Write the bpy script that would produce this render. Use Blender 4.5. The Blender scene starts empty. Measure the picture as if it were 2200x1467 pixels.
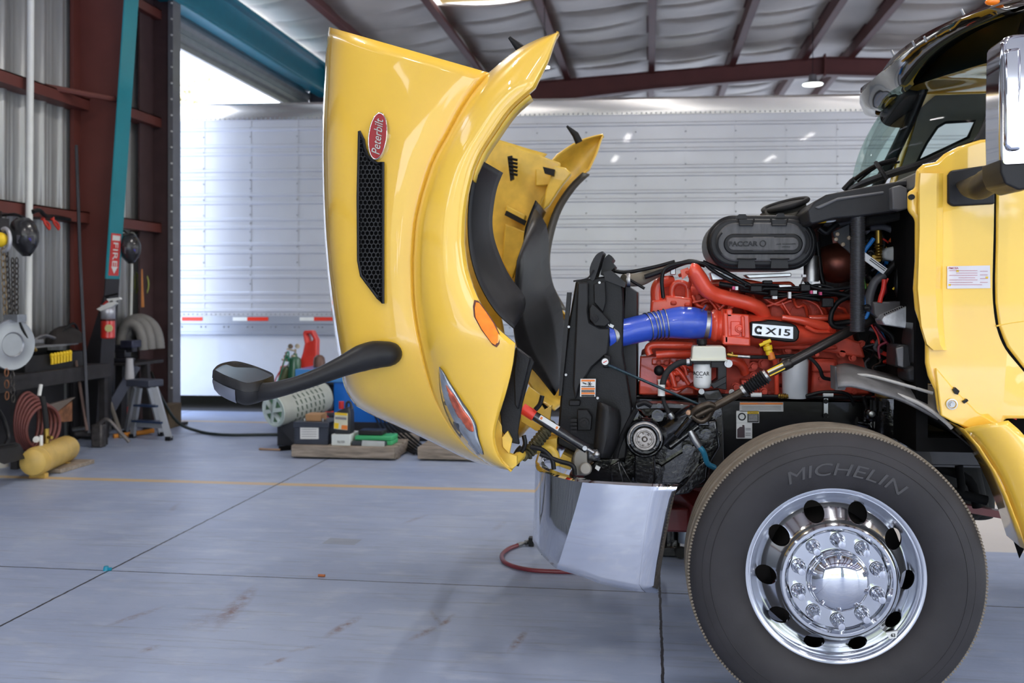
import bpy, math, random
from mathutils import Vector, Matrix
PI = math.pi
SC = bpy.context.scene
COL = SC.collection
# ---------------- camera: 35 mm, level, looking slightly left of the building's depth axis ----------------
F, CX, HY, CZ = 2139.0, 1100.0, 633.0, 1.46
TH = math.atan2(293, 2139); cs, sn = math.cos(TH), math.sin(TH)
cam_d = bpy.data.cameras.new('camera'); cam = bpy.data.objects.new('camera', cam_d); COL.objects.link(cam)
cam_d.sensor_width = 36; cam_d.lens = F/2200*36; cam_d.shift_y = -(733.5-HY)/2200
cam_d.clip_start = .05; cam_d.clip_end = 300
cam_d.dof.use_dof = True; cam_d.dof.focus_distance = 3.75; cam_d.dof.aperture_fstop = 3.2
cam.location = (0, 0, CZ); cam.rotation_euler = (PI/2, 0, TH)
SC.camera = cam
# ---------------- exposure, world ----------------
vs_ = SC.view_settings
vs_.view_transform = 'Standard'; vs_.look = 'None'; vs_.gamma = 1; vs_.use_curve_mapping = False
vs_.exposure = 1.38
SC.cycles.max_bounces = 8; SC.cycles.diffuse_bounces = 4; SC.cycles.glossy_bounces = 5
SC.cycles.transmission_bounces = 6; SC.cycles.transparent_max_bounces = 8
SC.cycles.sample_clamp_indirect = 6; SC.cycles.caustics_reflective = False; SC.cycles.caustics_refractive = False
try: SC.cycles.use_denoising = True
except Exception: pass
W = bpy.data.worlds.new('world'); SC.world = W; W.use_nodes = True
nt = W.node_tree; N = nt.nodes; L = nt.links; N.clear()
out = N.new('ShaderNodeOutputWorld'); bg = N.new('ShaderNodeBackground'); L.new(bg.outputs[0], out.inputs[0])
tc = N.new('ShaderNodeTexCoord'); sep = N.new('ShaderNodeSeparateXYZ'); L.new(tc.outputs['Generated'], sep.inputs[0])
ramp = N.new('ShaderNodeValToRGB'); L.new(sep.outputs[2], ramp.inputs[0])
cr = ramp.color_ramp; cr.elements[0].position = 0.0; cr.elements[0].color = (.95, .96, 1, 1)
cr.elements[1].position = .8; cr.elements[1].color = (.5, .66, 1, 1)
nz = N.new('ShaderNodeTexNoise'); nz.inputs['Scale'].default_value = 9; nz.inputs['Detail'].default_value = 8; L.new(tc.outputs['Generated'], nz.inputs[0])
m1 = N.new('ShaderNodeMath'); m1.operation = 'MULTIPLY_ADD'; L.new(nz.outputs[0], m1.inputs[0]); m1.inputs[1].default_value = .55; m1.inputs[2].default_value = -.17
m2 = N.new('ShaderNodeMath'); m2.operation = 'LESS_THAN'; L.new(sep.outputs[2], m2.inputs[0]); L.new(m1.outputs[0], m2.inputs[1])
mx = N.new('ShaderNodeMix'); mx.data_type = 'RGBA'; L.new(m2.outputs[0], mx.inputs[0]); L.new(ramp.outputs[0], mx.inputs[6])
tr_ = N.new('ShaderNodeMix'); tr_.data_type = 'RGBA'; L.new(nz.outputs[0], tr_.inputs[0])
tr_.inputs[6].default_value = (.10, .13, .05, 1); tr_.inputs[7].default_value = (.55, .60, .42, 1)
L.new(tr_.outputs[2], mx.inputs[7]); L.new(mx.outputs[2], bg.inputs[0])
bg.inputs[1].default_value = 2.2
sun_d = bpy.data.lights.new('sun', 'SUN'); sun_d.energy = 6; sun_d.angle = math.radians(3); sun_d.color = (1, .96, .9)
sun = bpy.data.objects.new('sun', sun_d); COL.objects.link(sun); sun.rotation_euler = (math.radians(34), 0, math.radians(12)); sun.location = (0, -12, 20)

# ---------------- helpers ----------------
def P(x, y, Y):                       # image point -> place on the plane at depth Y
    u = (x-CX)/F; t = Y/(u*sn+cs); return Vector((t*(u*cs-sn), Y, CZ+(HY-y)/F*t))
def FL(x, y, z=0):                    # image point -> place on the level z
    t = (CZ-z)*F/(y-HY); u = (x-CX)/F; return Vector((t*(u*cs-sn), t*(u*sn+cs), z))
def PX(x, y, X):                      # image point -> place on the plane X
    u = (x-CX)/F; t = X/(u*cs-sn); return Vector((X, t*(u*sn+cs), CZ+(HY-y)/F*t))
def lin(c): return tuple((v/12.92 if v <= .04045 else ((v+.055)/1.055)**2.4) for v in [k/255 for k in c])
V = Vector
WL = {}                               # world translation of every parent
MATS = {}
def mat(name, c, rough=.5, metal=0, coat=0, var=.08, sc=6, bump=0, bsc=60, c2=None, trans=0, emit=0, stretch=None, alpha=1, ior=None, spec=None):
    if name in MATS: return MATS[name]
    m = bpy.data.materials.new(name); m.use_nodes = True; n = m.node_tree.nodes; l = m.node_tree.links
    b = n['Principled BSDF']; b.inputs['Roughness'].default_value = rough; b.inputs['Metallic'].default_value = metal
    if spec is not None: b.inputs['Specular IOR Level'].default_value = spec
    if coat: b.inputs['Coat Weight'].default_value = coat; b.inputs['Coat Roughness'].default_value = .03
    if trans: b.inputs['Transmission Weight'].default_value = trans
    if ior: b.inputs['IOR'].default_value = ior
    if alpha < 1: b.inputs['Alpha'].default_value = alpha
    col = lin(c)
    t = n.new('ShaderNodeTexCoord'); mp = n.new('ShaderNodeMapping'); l.new(t.outputs['Object'], mp.inputs[0])
    if stretch: mp.inputs['Scale'].default_value = stretch
    z = n.new('ShaderNodeTexNoise'); z.inputs['Scale'].default_value = sc; z.inputs['Detail'].default_value = 5; l.new(mp.outputs[0], z.inputs[0])
    r = n.new('ShaderNodeValToRGB'); l.new(z.outputs[0], r.inputs[0])
    e = r.color_ramp.elements; e[0].position = .35; e[1].position = .65
    a = tuple(min(1, v*(1-var)) for v in col); d = lin(c2) if c2 else tuple(min(1, v*(1+var)) for v in col)
    e[0].color = a+(1,); e[1].color = d+(1,)
    l.new(r.outputs[0], b.inputs['Base Color'])
    if emit: l.new(r.outputs[0], b.inputs['Emission Color']); b.inputs['Emission Strength'].default_value = emit
    if bump:
        z2 = n.new('ShaderNodeTexNoise'); z2.inputs['Scale'].default_value = bsc; z2.inputs['Detail'].default_value = 4; l.new(mp.outputs[0], z2.inputs[0])
        bu = n.new('ShaderNodeBump'); bu.inputs['Strength'].default_value = bump; bu.inputs['Distance'].default_value = .01
        l.new(z2.outputs[0], bu.inputs['Height']); l.new(bu.outputs[0], b.inputs['Normal'])
    MATS[name] = m; return m
def smooth_pts(pts, k=6):             # Catmull-Rom through the points
    if len(pts) < 3 or k < 2: return [V(p) for p in pts]
    p = [V(q) for q in pts]; p = [2*p[0]-p[1]]+p+[2*p[-1]-p[-2]]; o = []
    for i in range(1, len(p)-2):
        for j in range(k):
            t = j/k; o.append(.5*((2*p[i])+(p[i+1]-p[i-1])*t+(2*p[i-1]-5*p[i]+4*p[i+1]-p[i+2])*t*t+(3*p[i]-p[i-1]-3*p[i+1]+p[i+2])*t**3))
    o.append(p[-2]); return o
def resample(pts, n):                 # n points evenly spaced along a polyline
    d = [0]
    for a, b in zip(pts, pts[1:]): d.append(d[-1]+(b-a).length)
    o = []; j = 0
    for i in range(n):
        s = d[-1]*i/(n-1)
        while j < len(d)-2 and d[j+1] < s: j += 1
        q = d[j+1]-d[j]; o.append(pts[j].lerp(pts[j+1], 0 if q < 1e-9 else min(1, (s-d[j])/q)))
    return o
class MB:
    def __init__(s): s.v = []; s.f = []; s.m = []; s.cur = 0; s.st = []; s.hold = False
    def add(s, vs, fs, M=None):
        if not s.hold: s.st.append((len(s.v), len(s.f)))
        o = len(s.v); s.v += [(M @ V(v)) if M else V(v) for v in vs]
        for f in fs: s.f.append(tuple(i+o for i in f)); s.m.append(s.cur)
        return s
    def box(s, c, d, R=None):
        x, y, z = d[0]/2, d[1]/2, d[2]/2
        vs = [(i*x, j*y, k*z) for k in (-1, 1) for j in (-1, 1) for i in (-1, 1)]
        M = Matrix.Translation(V(c)) @ (R.to_4x4() if R else Matrix.Identity(4))
        return s.add(vs, [(0, 2, 3, 1), (4, 5, 7, 6), (0, 1, 5, 4), (2, 6, 7, 3), (0, 4, 6, 2), (1, 3, 7, 5)], M)
    def bx(s, a, b): a = V(a); b = V(b); return s.box((a+b)/2, [abs(q) for q in (b-a)])
    def bar(s, a, b, w, h):           # box beam between two points
        a = V(a); b = V(b); q = (b-a).to_track_quat('X', 'Z').to_matrix(); return s.box((a+b)/2, ((b-a).length, w, h), q)
    def tube(s, pts, r, n=12, k=1, caps=True, flat=1):
        pts = smooth_pts(pts, k) if k > 1 else [V(p) for p in pts]
        m = len(pts); R = r if isinstance(r, (list, tuple)) else [r]
        def rad(i):
            t = i/(m-1)*(len(R)-1); j = min(int(t), len(R)-1); return R[j] if j >= len(R)-1 else R[j]+(R[j+1]-R[j])*(t-j)
        up = None; vs = []
        for i in range(m):
            t = (pts[min(i+1, m-1)]-pts[max(i-1, 0)])
            if t.length < 1e-9: t = V((0, 0, 1))
            t.normalize()
            if up is None: up = t.orthogonal().normalized() if abs(t.y) > .95 else (V((0, 1, 0))-t*t.y).normalized()
            else:
                up = up-t*up.dot(t)
                up = up.normalized() if up.length > 1e-6 else t.orthogonal().normalized()
            w = t.cross(up)
            for j in range(n):
                a = 2*PI*j/n; vs.append(pts[i]+rad(i)*(up*math.cos(a)*flat+w*math.sin(a)))
        fs = [(i*n+j, i*n+(j+1) % n, (i+1)*n+(j+1) % n, (i+1)*n+j) for i in range(m-1) for j in range(n)]
        if caps: fs += [tuple(range(n))[::-1], tuple((m-1)*n+j for j in range(n))]
        return s.add(vs, fs)
    def cyl(s, a, b, r, r2=None, n=24): return s.tube([a, b], [r, r if r2 is None else r2], n)
    def lathe(s, prof, o, ax=(0, -1, 0), n=48, a0=0, a1=2*PI, close=False):   # prof: (radius, height along axis)
        ax = V(ax).normalized(); u = ax.orthogonal().normalized()
        if abs(ax.y) > .99: u = V((1, 0, 0))
        w = ax.cross(u); full = abs(a1-a0-2*PI) < 1e-6; nn = n if full else n+1; vs = []
        for r, h in prof:
            for j in range(nn):
                a = a0+(a1-a0)*j/n; vs.append(V(o)+ax*h+u*r*math.cos(a)+w*r*math.sin(a))
        m = len(prof); fs = []
        for i in range(m-1 if not close else m):
            i2 = (i+1) % m
            for j in range(n):
                j2 = (j+1) % nn; fs.append((i*nn+j, i*nn+j2, i2*nn+j2, i2*nn+j))
        return s.add(vs, fs)
    def prism(s, pts, dv):            # planar outline swept along dv
        pts = [V(p) for p in pts]; n = len(pts); dv = V(dv)
        return s.add(pts+[p+dv for p in pts], [tuple(range(n)), tuple(range(n, 2*n))[::-1]]+[(i, i+n, (i+1) % n+n, (i+1) % n) for i in range(n)])
    def pp(s, px, Y, dep, k=1):       # outline traced in the image, at depth Y, with real thickness
        p = [P(x, y, Y) for x, y in px]
        if k > 1: p = smooth_pts(p+[p[0]], k)[:-1]
        return s.prism(p, (0, dep, 0))
    def grid(s, rows):
        n = len(rows[0]); return s.add([v for r in rows for v in r], [(i*n+j, i*n+j+1, (i+1)*n+j+1, (i+1)*n+j) for i in range(len(rows)-1) for j in range(n-1)])
    def ball(s, c, r, n=16, m=10, R=None):
        r = r if isinstance(r, (tuple, list)) else (r, r, r); vs = []
        for i in range(m+1):
            a = PI*i/m
            for j in range(n):
                b = 2*PI*j/n; q = V((r[0]*math.sin(a)*math.cos(b), r[1]*math.sin(a)*math.sin(b), r[2]*math.cos(a)))
                vs.append(V(c)+(R @ q if R else q))
        return s.add(vs, [(i*n+j, (i+1)*n+j, (i+1)*n+(j+1) % n, i*n+(j+1) % n) for i in range(m) for j in range(n)])
    def text(s, body, fn, w, h=None, ex=.002, shear=0, off=0, fit=True):
        cu = bpy.data.curves.new('t', 'FONT'); cu.body = body; cu.size = 1; cu.shear = shear; cu.offset = off; cu.resolution_u = 4; cu.extrude = .5
        ob = bpy.data.objects.new('t', cu); COL.objects.link(ob); dg = bpy.context.evaluated_depsgraph_get(); dg.update()
        me = bpy.data.meshes.new_from_object(ob.evaluated_get(dg)); vs = [v.co.copy() for v in me.vertices]
        fs = [tuple(p.vertices) for p in me.polygons]; bpy.data.objects.remove(ob); bpy.data.curves.remove(cu); bpy.data.meshes.remove(me)
        x0 = min(v.x for v in vs); x1 = max(v.x for v in vs); y0 = min(v.y for v in vs); y1 = max(v.y for v in vs)
        kx = w/(x1-x0); ky = (h/(y1-y0)) if h else kx
        return s.add([fn((v.x-(x0+x1)/2)*kx, (v.y-(y0+y1)/2)*ky, v.z*2*ex) for v in vs], fs)
    def each(s, name, m, parent, **k):
        st = s.st+[(len(s.v), len(s.f))]; o = None
        for (v0, f0), (v1, f1) in zip(st, st[1:]):
            q = MB(); q.v = s.v[v0:v1]; q.f = [tuple(i-v0 for i in f) for f in s.f[f0:f1]]; q.m = [0]*(f1-f0); o = q.build(name, m, parent, **k)
        return o
    def build(s, name, mats, parent=None, ang=40, bevel=0, seg=2, solid=0, off=-1, flip=False):
        mats = mats if isinstance(mats, (list, tuple)) else [mats]
        if parent is None:
            lo = V((min(v.x for v in s.v), min(v.y for v in s.v), min(v.z for v in s.v))); hi = V((max(v.x for v in s.v), max(v.y for v in s.v), 0))
            org = V(((lo.x+hi.x)/2, (lo.y+hi.y)/2, lo.z))
        else: org = WL[parent.name]
        me = bpy.data.meshes.new(name); me.from_pydata([v-org for v in s.v], [], s.f); me.update()
        import bmesh
        b = bmesh.new(); b.from_mesh(me); bmesh.ops.remove_doubles(b, verts=b.verts, dist=1e-5)
        bmesh.ops.recalc_face_normals(b, faces=b.faces)
        if flip: bmesh.ops.reverse_faces(b, faces=b.faces)
        b.to_mesh(me); b.free()
        for m in mats: me.materials.append(m)
        if len(mats) > 1 and len(me.polygons) == len(s.m): me.polygons.foreach_set('material_index', s.m)
        me.polygons.foreach_set('use_smooth', [True]*len(me.polygons)); me.set_sharp_from_angle(angle=math.radians(ang))
        o = bpy.data.objects.new(name, me); COL.objects.link(o)
        if parent is None: o.location = org
        else: o.parent = parent
        WL[o.name] = org
        if solid: q = o.modifiers.new('s', 'SOLIDIFY'); q.thickness = solid; q.offset = off
        if bevel: q = o.modifiers.new('b', 'BEVEL'); q.width = bevel; q.segments = seg; q.limit_method = 'ANGLE'; q.angle_limit = math.radians(35)
        return o
def thing(name, label, cat, loc, group=None):
    o = bpy.data.objects.new(name, None); COL.objects.link(o); o.location = loc; o.empty_display_size = .1
    o['label'] = label; o['category'] = cat; WL[o.name] = V(loc)
    if group: o['group'] = group
    return o
def tag(o, label, cat, group=None, kind=None):
    o['label'] = label; o['category'] = cat
    if group: o['group'] = group
    if kind: o['kind'] = kind
    return o
def struct(o, label=None):
    o['kind'] = 'structure'
    if label: o['label'] = label
    return o
def plab(o, label): o['label'] = label; return o
def fxz(o, ux=(1, 0, 0), uz=(0, 0, 1), n=(0, -1, 0)):   # text mapping onto a plane
    o, ux, uz, n = V(o), V(ux), V(uz), V(n); return lambda a, b, c: o+ux*a+uz*b+n*c
# ---------------- shared materials ----------------
YEL = mat('yellow_paint', (253, 203, 72), .3, coat=1, var=.02)
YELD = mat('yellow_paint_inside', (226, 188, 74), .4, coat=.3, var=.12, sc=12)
BLK = mat('black_plastic', (26, 26, 28), .38, spec=.2, var=.2, sc=15, bump=.08, bsc=150)
BLK2 = mat('satin_black_plastic', (36, 36, 38), .42, spec=.25, var=.2, sc=8, bump=.05, bsc=200)
BLKG = mat('gloss_black_paint', (16, 16, 18), .22, coat=.6, spec=.5, var=.4, sc=10, bump=.3, bsc=45)
BLKD = mat('dark_grime', (12, 12, 13), .85, spec=.1, var=.3, sc=12)
RUB = mat('rubber', (34, 34, 36), .62, spec=.25, var=.12, sc=9, bump=.08, bsc=150)
CHR = mat('chrome', (212, 214, 220), .05, 1, var=.01)
ALU = mat('brushed_aluminium', (178, 180, 184), .3, 1, var=.08, sc=20)
STL = mat('zinc_steel', (165, 165, 165), .38, 1, var=.12, sc=30)
RED = mat('engine_red', (230, 80, 54), .34, coat=.35, var=.12, sc=9, bump=.1, bsc=60)
RED2 = mat('engine_red_dusty', (204, 74, 54), .6, var=.2, sc=14, bump=.15, bsc=50)
RDK = mat('column_red', (100, 50, 44), .55, var=.08, sc=3)
TEAL = mat('teal_paint', (18, 132, 146), .45, var=.06, sc=3)
GALV = mat('galvanised_sheet', (176, 177, 178), .42, .35, var=.1, sc=2, stretch=(2, 2, .4))
WHT = mat('white_plastic', (225, 226, 224), .4, var=.03)
GRY = mat('grey_paint', (120, 122, 126), .5, var=.1)
ORG = mat('orange_label', (232, 130, 50), .5, var=.02)
TXT = mat('print_black', (25, 25, 28), .6, var=.01)
TXG = mat('print_grey', (130, 130, 135), .6, var=.05)
YLB = mat('safety_yellow', (240, 200, 30), .45, var=.05)
BLU = mat('blue_hose', (52, 86, 198), .32, coat=.3, var=.06, sc=6, bump=.06, bsc=150)
WOOD = mat('weathered_wood', (146, 134, 122), .8, var=.3, sc=6, stretch=(1, 8, 8), bump=.3, bsc=30)
RUST = mat('rusty_steel', (120, 78, 52), .8, var=.4, sc=14, bump=.3, bsc=60)
BROWNH = mat('brown_hose', (112, 62, 58), .55, var=.15, sc=8)
# ================= SETTING =================
# floor: blue-grey paint, joints, painted lines, stains that keep their place
def floor_material():
    m = bpy.data.materials.new('painted_floor'); m.use_nodes = True; n = m.node_tree.nodes; l = m.node_tree.links; b = n['Principled BSDF']
    t = n.new('ShaderNodeTexCoord'); co = t.outputs['Object']
    def noise(sc, det=5, stretch=None, rough=.6):
        mp = n.new('ShaderNodeMapping'); l.new(co, mp.inputs[0])
        if stretch: mp.inputs['Scale'].default_value = stretch
        z = n.new('ShaderNodeTexNoise'); z.inputs['Scale'].default_value = sc; z.inputs['Detail'].default_value = det; z.inputs['Roughness'].default_value = rough; l.new(mp.outputs[0], z.inputs[0]); return z.outputs[0]
    def math_(op, a, bb, c=None):
        q = n.new('ShaderNodeMath'); q.operation = op
        for i, k in enumerate((a, bb, c)):
            if k is None: continue
            if isinstance(k, (int, float)): q.inputs[i].default_value = k
            else: l.new(k, q.inputs[i])
        return q.outputs[0]
    def mix(fac, a, bb):
        q = n.new('ShaderNodeMix'); q.data_type = 'RGBA'
        if isinstance(fac, (int, float)): q.inputs[0].default_value = fac
        else: l.new(fac, q.inputs[0])
        for i, k in ((6, a), (7, bb)):
            if isinstance(k, tuple): q.inputs[i].default_value = k+(1,)
            else: l.new(k, q.inputs[i])
        return q.outputs[2]
    def ramp(v, p0, p1):
        q = n.new('ShaderNodeMapRange'); q.inputs[1].default_value = p0; q.inputs[2].default_value = p1; l.new(v, q.inputs[0]); return q.outputs[0]
    sp = n.new('ShaderNodeSeparateXYZ'); l.new(co, sp.inputs[0]); X, Y = sp.outputs[0], sp.outputs[1]
    base = mix(ramp(noise(.9, 6), .35, .65), lin((148, 161, 190)), lin((168, 180, 205)))
    base = mix(math_('MULTIPLY', ramp(noise(3.5, 8, (1, 2.2, 1)), .52, .72), .35), base, lin((206, 212, 220)))
    streak = math_('MULTIPLY', ramp(noise(4, 8, (.35, 6, 1), .75), .53, .68), .7)
    base = mix(streak, base, lin((134, 138, 150)))
    base = mix(math_('MULTIPLY', ramp(noise(22, 6, (.5, 2.5, 1), .7), .62, .75), .6), base, lin((116, 118, 126)))
    # tyre-mark bands across the floor
    for y0, w in ((5.65, .28), (3.05, .35)):
        d = math_('ABSOLUTE', math_('SUBTRACT', Y, y0), 0)
        band = math_('MULTIPLY', ramp(d, w, 0), ramp(noise(9, 7, (.4, 7, 1), .8), .5, .66))
        base = mix(math_('MULTIPLY', band, .55), base, lin((112, 115, 122)))
    # bare concrete beyond the truck
    far = math_('MULTIPLY', ramp(math_('ADD', Y, math_('MULTIPLY', noise(3), .02)), 5.97, 5.99), ramp(X, 1.4, 1.42))
    base = mix(far, base, lin((216, 210, 204)))
    base = mix(ramp(Y, 11.85, 11.9), base, lin((62, 62, 66)))  # shade under and beyond the trailer, painted into the floor colour
    # painted lines
    for y0, w, lo in ((7.36, .05, -30), (10.9, .06, -30)):
        d = math_('ABSOLUTE', math_('SUBTRACT', Y, y0), 0)
        q = math_('MULTIPLY', math_('LESS_THAN', d, w), ramp(noise(14, 6), .22, .38))
        base = mix(math_('MULTIPLY', q, .8), base, lin((214, 180, 118)))
    wob = math_('MULTIPLY', math_('SUBTRACT', noise(12, 4), .5), .016)
    for ax, p0, w in ((X, -2.83, .0065), (X, .055, .006), (X, 2.94, .006), (X, -5.7, .006), (Y, 4.93, .0055), (Y, 9.9, .006), (Y, 0, .006)):
        d = math_('ABSOLUTE', math_('SUBTRACT', math_('ADD', ax, wob), p0), 0)
        base = mix(math_('LESS_THAN', d, w), base, lin((54, 52, 58)))
    # rusty scrapes and dull patches
    marks = [((465, 1350), (545, 1262), .035, 1), ((230, 1345), (345, 1305), .02, .8), ((700, 1368), (772, 1325), .022, 1), ((570, 1428), (625, 1410), .015, .9),
             ((880, 1375), (940, 1345), .02, .9), ((945, 1348), (975, 1320), .014, 1), ((1095, 1400), (1130, 1355), .016, 1), ((300, 1402), (345, 1385), .02, .7), ((865, 1125), (920, 1105), .02, .5), ((365, 1100), (385, 1080), .02, .4),
             ((400, 1355), (500, 1300), .05, .35), ((620, 1400), (690, 1385), .015, .6), ((925, 1312), (950, 1345), .01, .6), ((1060, 1140), (1085, 1120), .02, .4)]
    rn = ramp(noise(18, 7, None, .75), .38, .62)
    for a, c, w, k in marks:
        A = FL(*a); C = FL(*c); mid = (A+C)/2; d = C-A
        mp = n.new('ShaderNodeMapping'); mp.vector_type = 'TEXTURE'; mp.inputs['Location'].default_value = mid; mp.inputs['Rotation'].default_value = (0, 0, math.atan2(d.y, d.x)); mp.inputs['Scale'].default_value = (d.length*.62, w*1.6, 1)
        l.new(co, mp.inputs[0]); ln = n.new('ShaderNodeVectorMath'); ln.operation = 'LENGTH'; l.new(mp.outputs[0], ln.inputs[0])
        base = mix(math_('MULTIPLY', math_('MULTIPLY', ramp(ln.outputs['Value'], 1, .2), rn), k), base, lin((126, 100, 92)))
    A = FL(735, 1163)
    mp = n.new('ShaderNodeMapping'); mp.vector_type = 'TEXTURE'; mp.inputs['Location'].default_value = A; mp.inputs['Rotation'].default_value = (0, 0, -.05); mp.inputs['Scale'].default_value = (.1, .07, 1)
    l.new(co, mp.inputs[0]); s2 = n.new('ShaderNodeSeparateXYZ'); l.new(mp.outputs[0], s2.inputs[0])
    base = mix(math_('MULTIPLY', math_('MULTIPLY', math_('LESS_THAN', math_('ABSOLUTE', s2.outputs[0], 0), 1), math_('LESS_THAN', math_('ABSOLUTE', s2.outputs[1], 0), 1)), .6), base, lin((136, 140, 148)))
    l.new(base, b.inputs['Base Color'])
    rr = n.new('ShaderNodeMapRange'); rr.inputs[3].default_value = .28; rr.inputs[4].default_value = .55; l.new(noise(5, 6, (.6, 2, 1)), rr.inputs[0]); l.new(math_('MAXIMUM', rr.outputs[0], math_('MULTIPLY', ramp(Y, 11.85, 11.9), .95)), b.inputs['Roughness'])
    bu = n.new('ShaderNodeBump'); bu.inputs['Strength'].default_value = .06; bu.inputs['Distance'].default_value = .02; l.new(noise(30, 6), bu.inputs['Height']); l.new(bu.outputs[0], b.inputs['Normal'])
    return m
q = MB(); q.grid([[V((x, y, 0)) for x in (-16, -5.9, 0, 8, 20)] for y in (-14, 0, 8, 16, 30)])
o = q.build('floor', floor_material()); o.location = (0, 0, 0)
for v in o.data.vertices: pass
# keep the mesh in world coordinates so joints fall where they belong
me = o.data
off = WL['floor']
for v in me.vertices: v.co += off
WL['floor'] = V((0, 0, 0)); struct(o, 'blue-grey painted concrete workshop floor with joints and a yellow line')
yard = MB(); yard.grid([[V((x, y, -.06)) for x in (-140, 140)] for y in (-140, 140)])
struct(yard.build('ground_outside', mat('yard_asphalt', (128, 128, 130), .8, var=.1, sc=.4)), 'pale concrete yard outside the open bays')

XW, YC, YR, RY0 = -5.8, 9.4, 19.5, -8.0
def roofz(x): return 6.16-.056*abs(x-3.3)
PUR = [-4.65, -3.15, -1.62, 0.0, 1.53, 2.87, 3.72, 5.2, 6.7, 8.2, 9.7, 11.2]
SKY0, SKY1 = 11.2, 14.75
ins = mat('roof_insulation', (214, 202, 188), .42, var=.1, sc=1.2, bump=.35, bsc=7)
def roof_bit(x0, x1, y0, y1, mb, n=8, sag=.075):
    ny = max(2, int((y1-y0)/.06)); rows = []
    for j in range(ny+1):
        y = y0+(y1-y0)*j/ny; r = []
        for i in range(n+1):
            x = x0+(x1-x0)*i/n; t = i/n
            fold = (1-abs((y/.95+.04*i) % 1-.5)*2)**8
            r.append(V((x, y, roofz(x)+.02-sag*4*t*(1-t)*(1-1.1*fold)+.02*math.sin(y*3.1+x*2))))
        rows.append(r)
    mb.grid(rows)
q = MB(); xs = [XW]+PUR+[12.4]
for a, b in zip(xs, xs[1:]):
    if a == -3.15: roof_bit(a, b, RY0, SKY0, q); roof_bit(a, b, SKY1, 27, q)
    elif a == 2.87: roof_bit(a, 3.3, RY0, 27, q, 2, 0); roof_bit(3.3, b, RY0, 27, q, 2, 0)
    else: roof_bit(a, b, RY0, 27, q)
struct(q.build('ceiling', ins, solid=.03, off=1), 'sagging white insulation under the metal roof')
q = MB(); q.bx((-3.1, SKY0, roofz(-2.4)+.02), (-1.68, SKY1, roofz(-2.4)+.03))
sk = q.build('window_1', mat('skylight_sheet', (250, 212, 140), .6, var=.1, sc=3, stretch=(1, .2, 1), trans=.55)); struct(sk, 'amber translucent roof light between purlins')
for i, x in enumerate(PUR):
    q = MB(); z = roofz(x)-.01; h = .22; w = .12
    prof = [(-.03, z), (0, z), (0, z-h), (w, z-h), (w, z-h+.03), (w-.008, z-h+.03), (w-.008, z-h+.008), (.008, z-h+.008), (.008, z-.0), (-.03, z-.008)]
    q.prism([V((x+a, RY0, b)) for a, b in prof], (0, 27-RY0, 0))
    struct(q.build('trim_%d' % (i+1), RDK), 'dark red roof purlin')
def rafter(name, Y):
    q = MB()
    for X0, X1 in ((XW, 3.3), (12.4, 3.3)):
        z0, z1 = roofz(X0)-.21, roofz(X1)-.21; h0, h1 = .55, .33; d = .1
        for yy, dep in ((Y, .012),):
            q.prism([V((X0, Y, z0)), V((X1, Y, z1)), V((X1, Y, z1-h1)), V(((X0*.35+X1*.65), Y, (z0*.35+z1*.65)-h1)), V((X0, Y, z0-h0))], (0, .012, 0))
        q.bar((X0, Y, z0-.006), (X1, Y, z1-.006), .2, .014); 
        q.bar(((X0*.35+X1*.65), Y, (z0*.35+z1*.65)-h1), (X1, Y, z1-h1), .2, .014); q.bar((X0, Y, z0-h0), ((X0*.35+X1*.65), Y, (z0*.35+z1*.65)-h1), .2, .014)
    q.box((3.3, Y-.02, roofz(3.3)-.37), (.03, .2, .42))
    return q.build(name, RDK)
for i, Y in enumerate((-3.8, 2.8, YC, YR)): struct(rafter('trim_%d' % (20+i), Y), 'dark red steel rafter')
# left wall: vertical corrugated sheet
def corr(y0, y1, z0, z1, X, mb, pitch=.3, vertical=True):
    pr = [(0, 0), (.18, 0), (.24, -.032), (.36, -.032), (.42, 0), (.58, 0), (.61, -.01), (.64, 0), (.76, 0), (.79, -.01), (.82, 0), (1, 0)]
    if vertical:
        pts = []; y = y0
        while y < y1:
            for a, b in pr[:-1]:
                if y+a*pitch <= y1: pts.append((y+a*pitch, b))
            y += pitch
        pts.append((y1, 0)); mb.grid([[V((X+b*-1, yy, z)) for yy, b in pts] for z in (z0, z1)])
    else:
        pts = []; z = z0; n = 0
        while z < z1: pts.append((z, .02 if n % 2 else -.02)); pts.append((z+pitch*.3, .02 if n % 2 else -.02)); z += pitch*.5; n += 1
        mb.grid([[V((X+b, yy, zz)) for zz, b in pts] for yy in (y0, y1)])
q = MB(); corr(RY0, 11.0, 0, 5.4, XW, q); struct(q.build('wall_left', GALV, solid=.01), 'galvanised corrugated metal wall')
q = MB(); corr(11.0, 16.6, 4.56, 5.35, XW, q, .2, False); corr(16.6, 27, 0, 5.4, XW, q)
q.box((XW, 13.8, 4.55), (.06, 5.6, .05))
struct(q.build('wall_left_header', mat('header_sheet', (150, 150, 148), .4, .3, var=.06)), 'horizontally ribbed metal header over the open side bay')
q = MB(); q.bx((12.4, RY0, 4.5), (12.46, 27, 5.4)); q.bx((12.4, 18, 0), (12.46, 27, 4.5)); struct(q.build('wall_right', GALV))
q = MB(); q.bx((XW, RY0-.06, 4.35), (12.4, RY0, 5.9))
for a, b in ((XW, -5.2), (2.6, 3.4), (11.4, 12.4)): q.bx((a, RY0-.06, 0), (b, RY0, 4.35))
struct(q.build('wall_front', GALV), 'metal wall with two open bays')
q = MB()
for x in (-5.2, 2.6, 3.4, 11.4): q.bx((x-.06, RY0-.1, 0), (x+.06, RY0+.08, 4.4))
struct(q.build('trim_36', TEAL), 'teal bay door posts')
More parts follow.
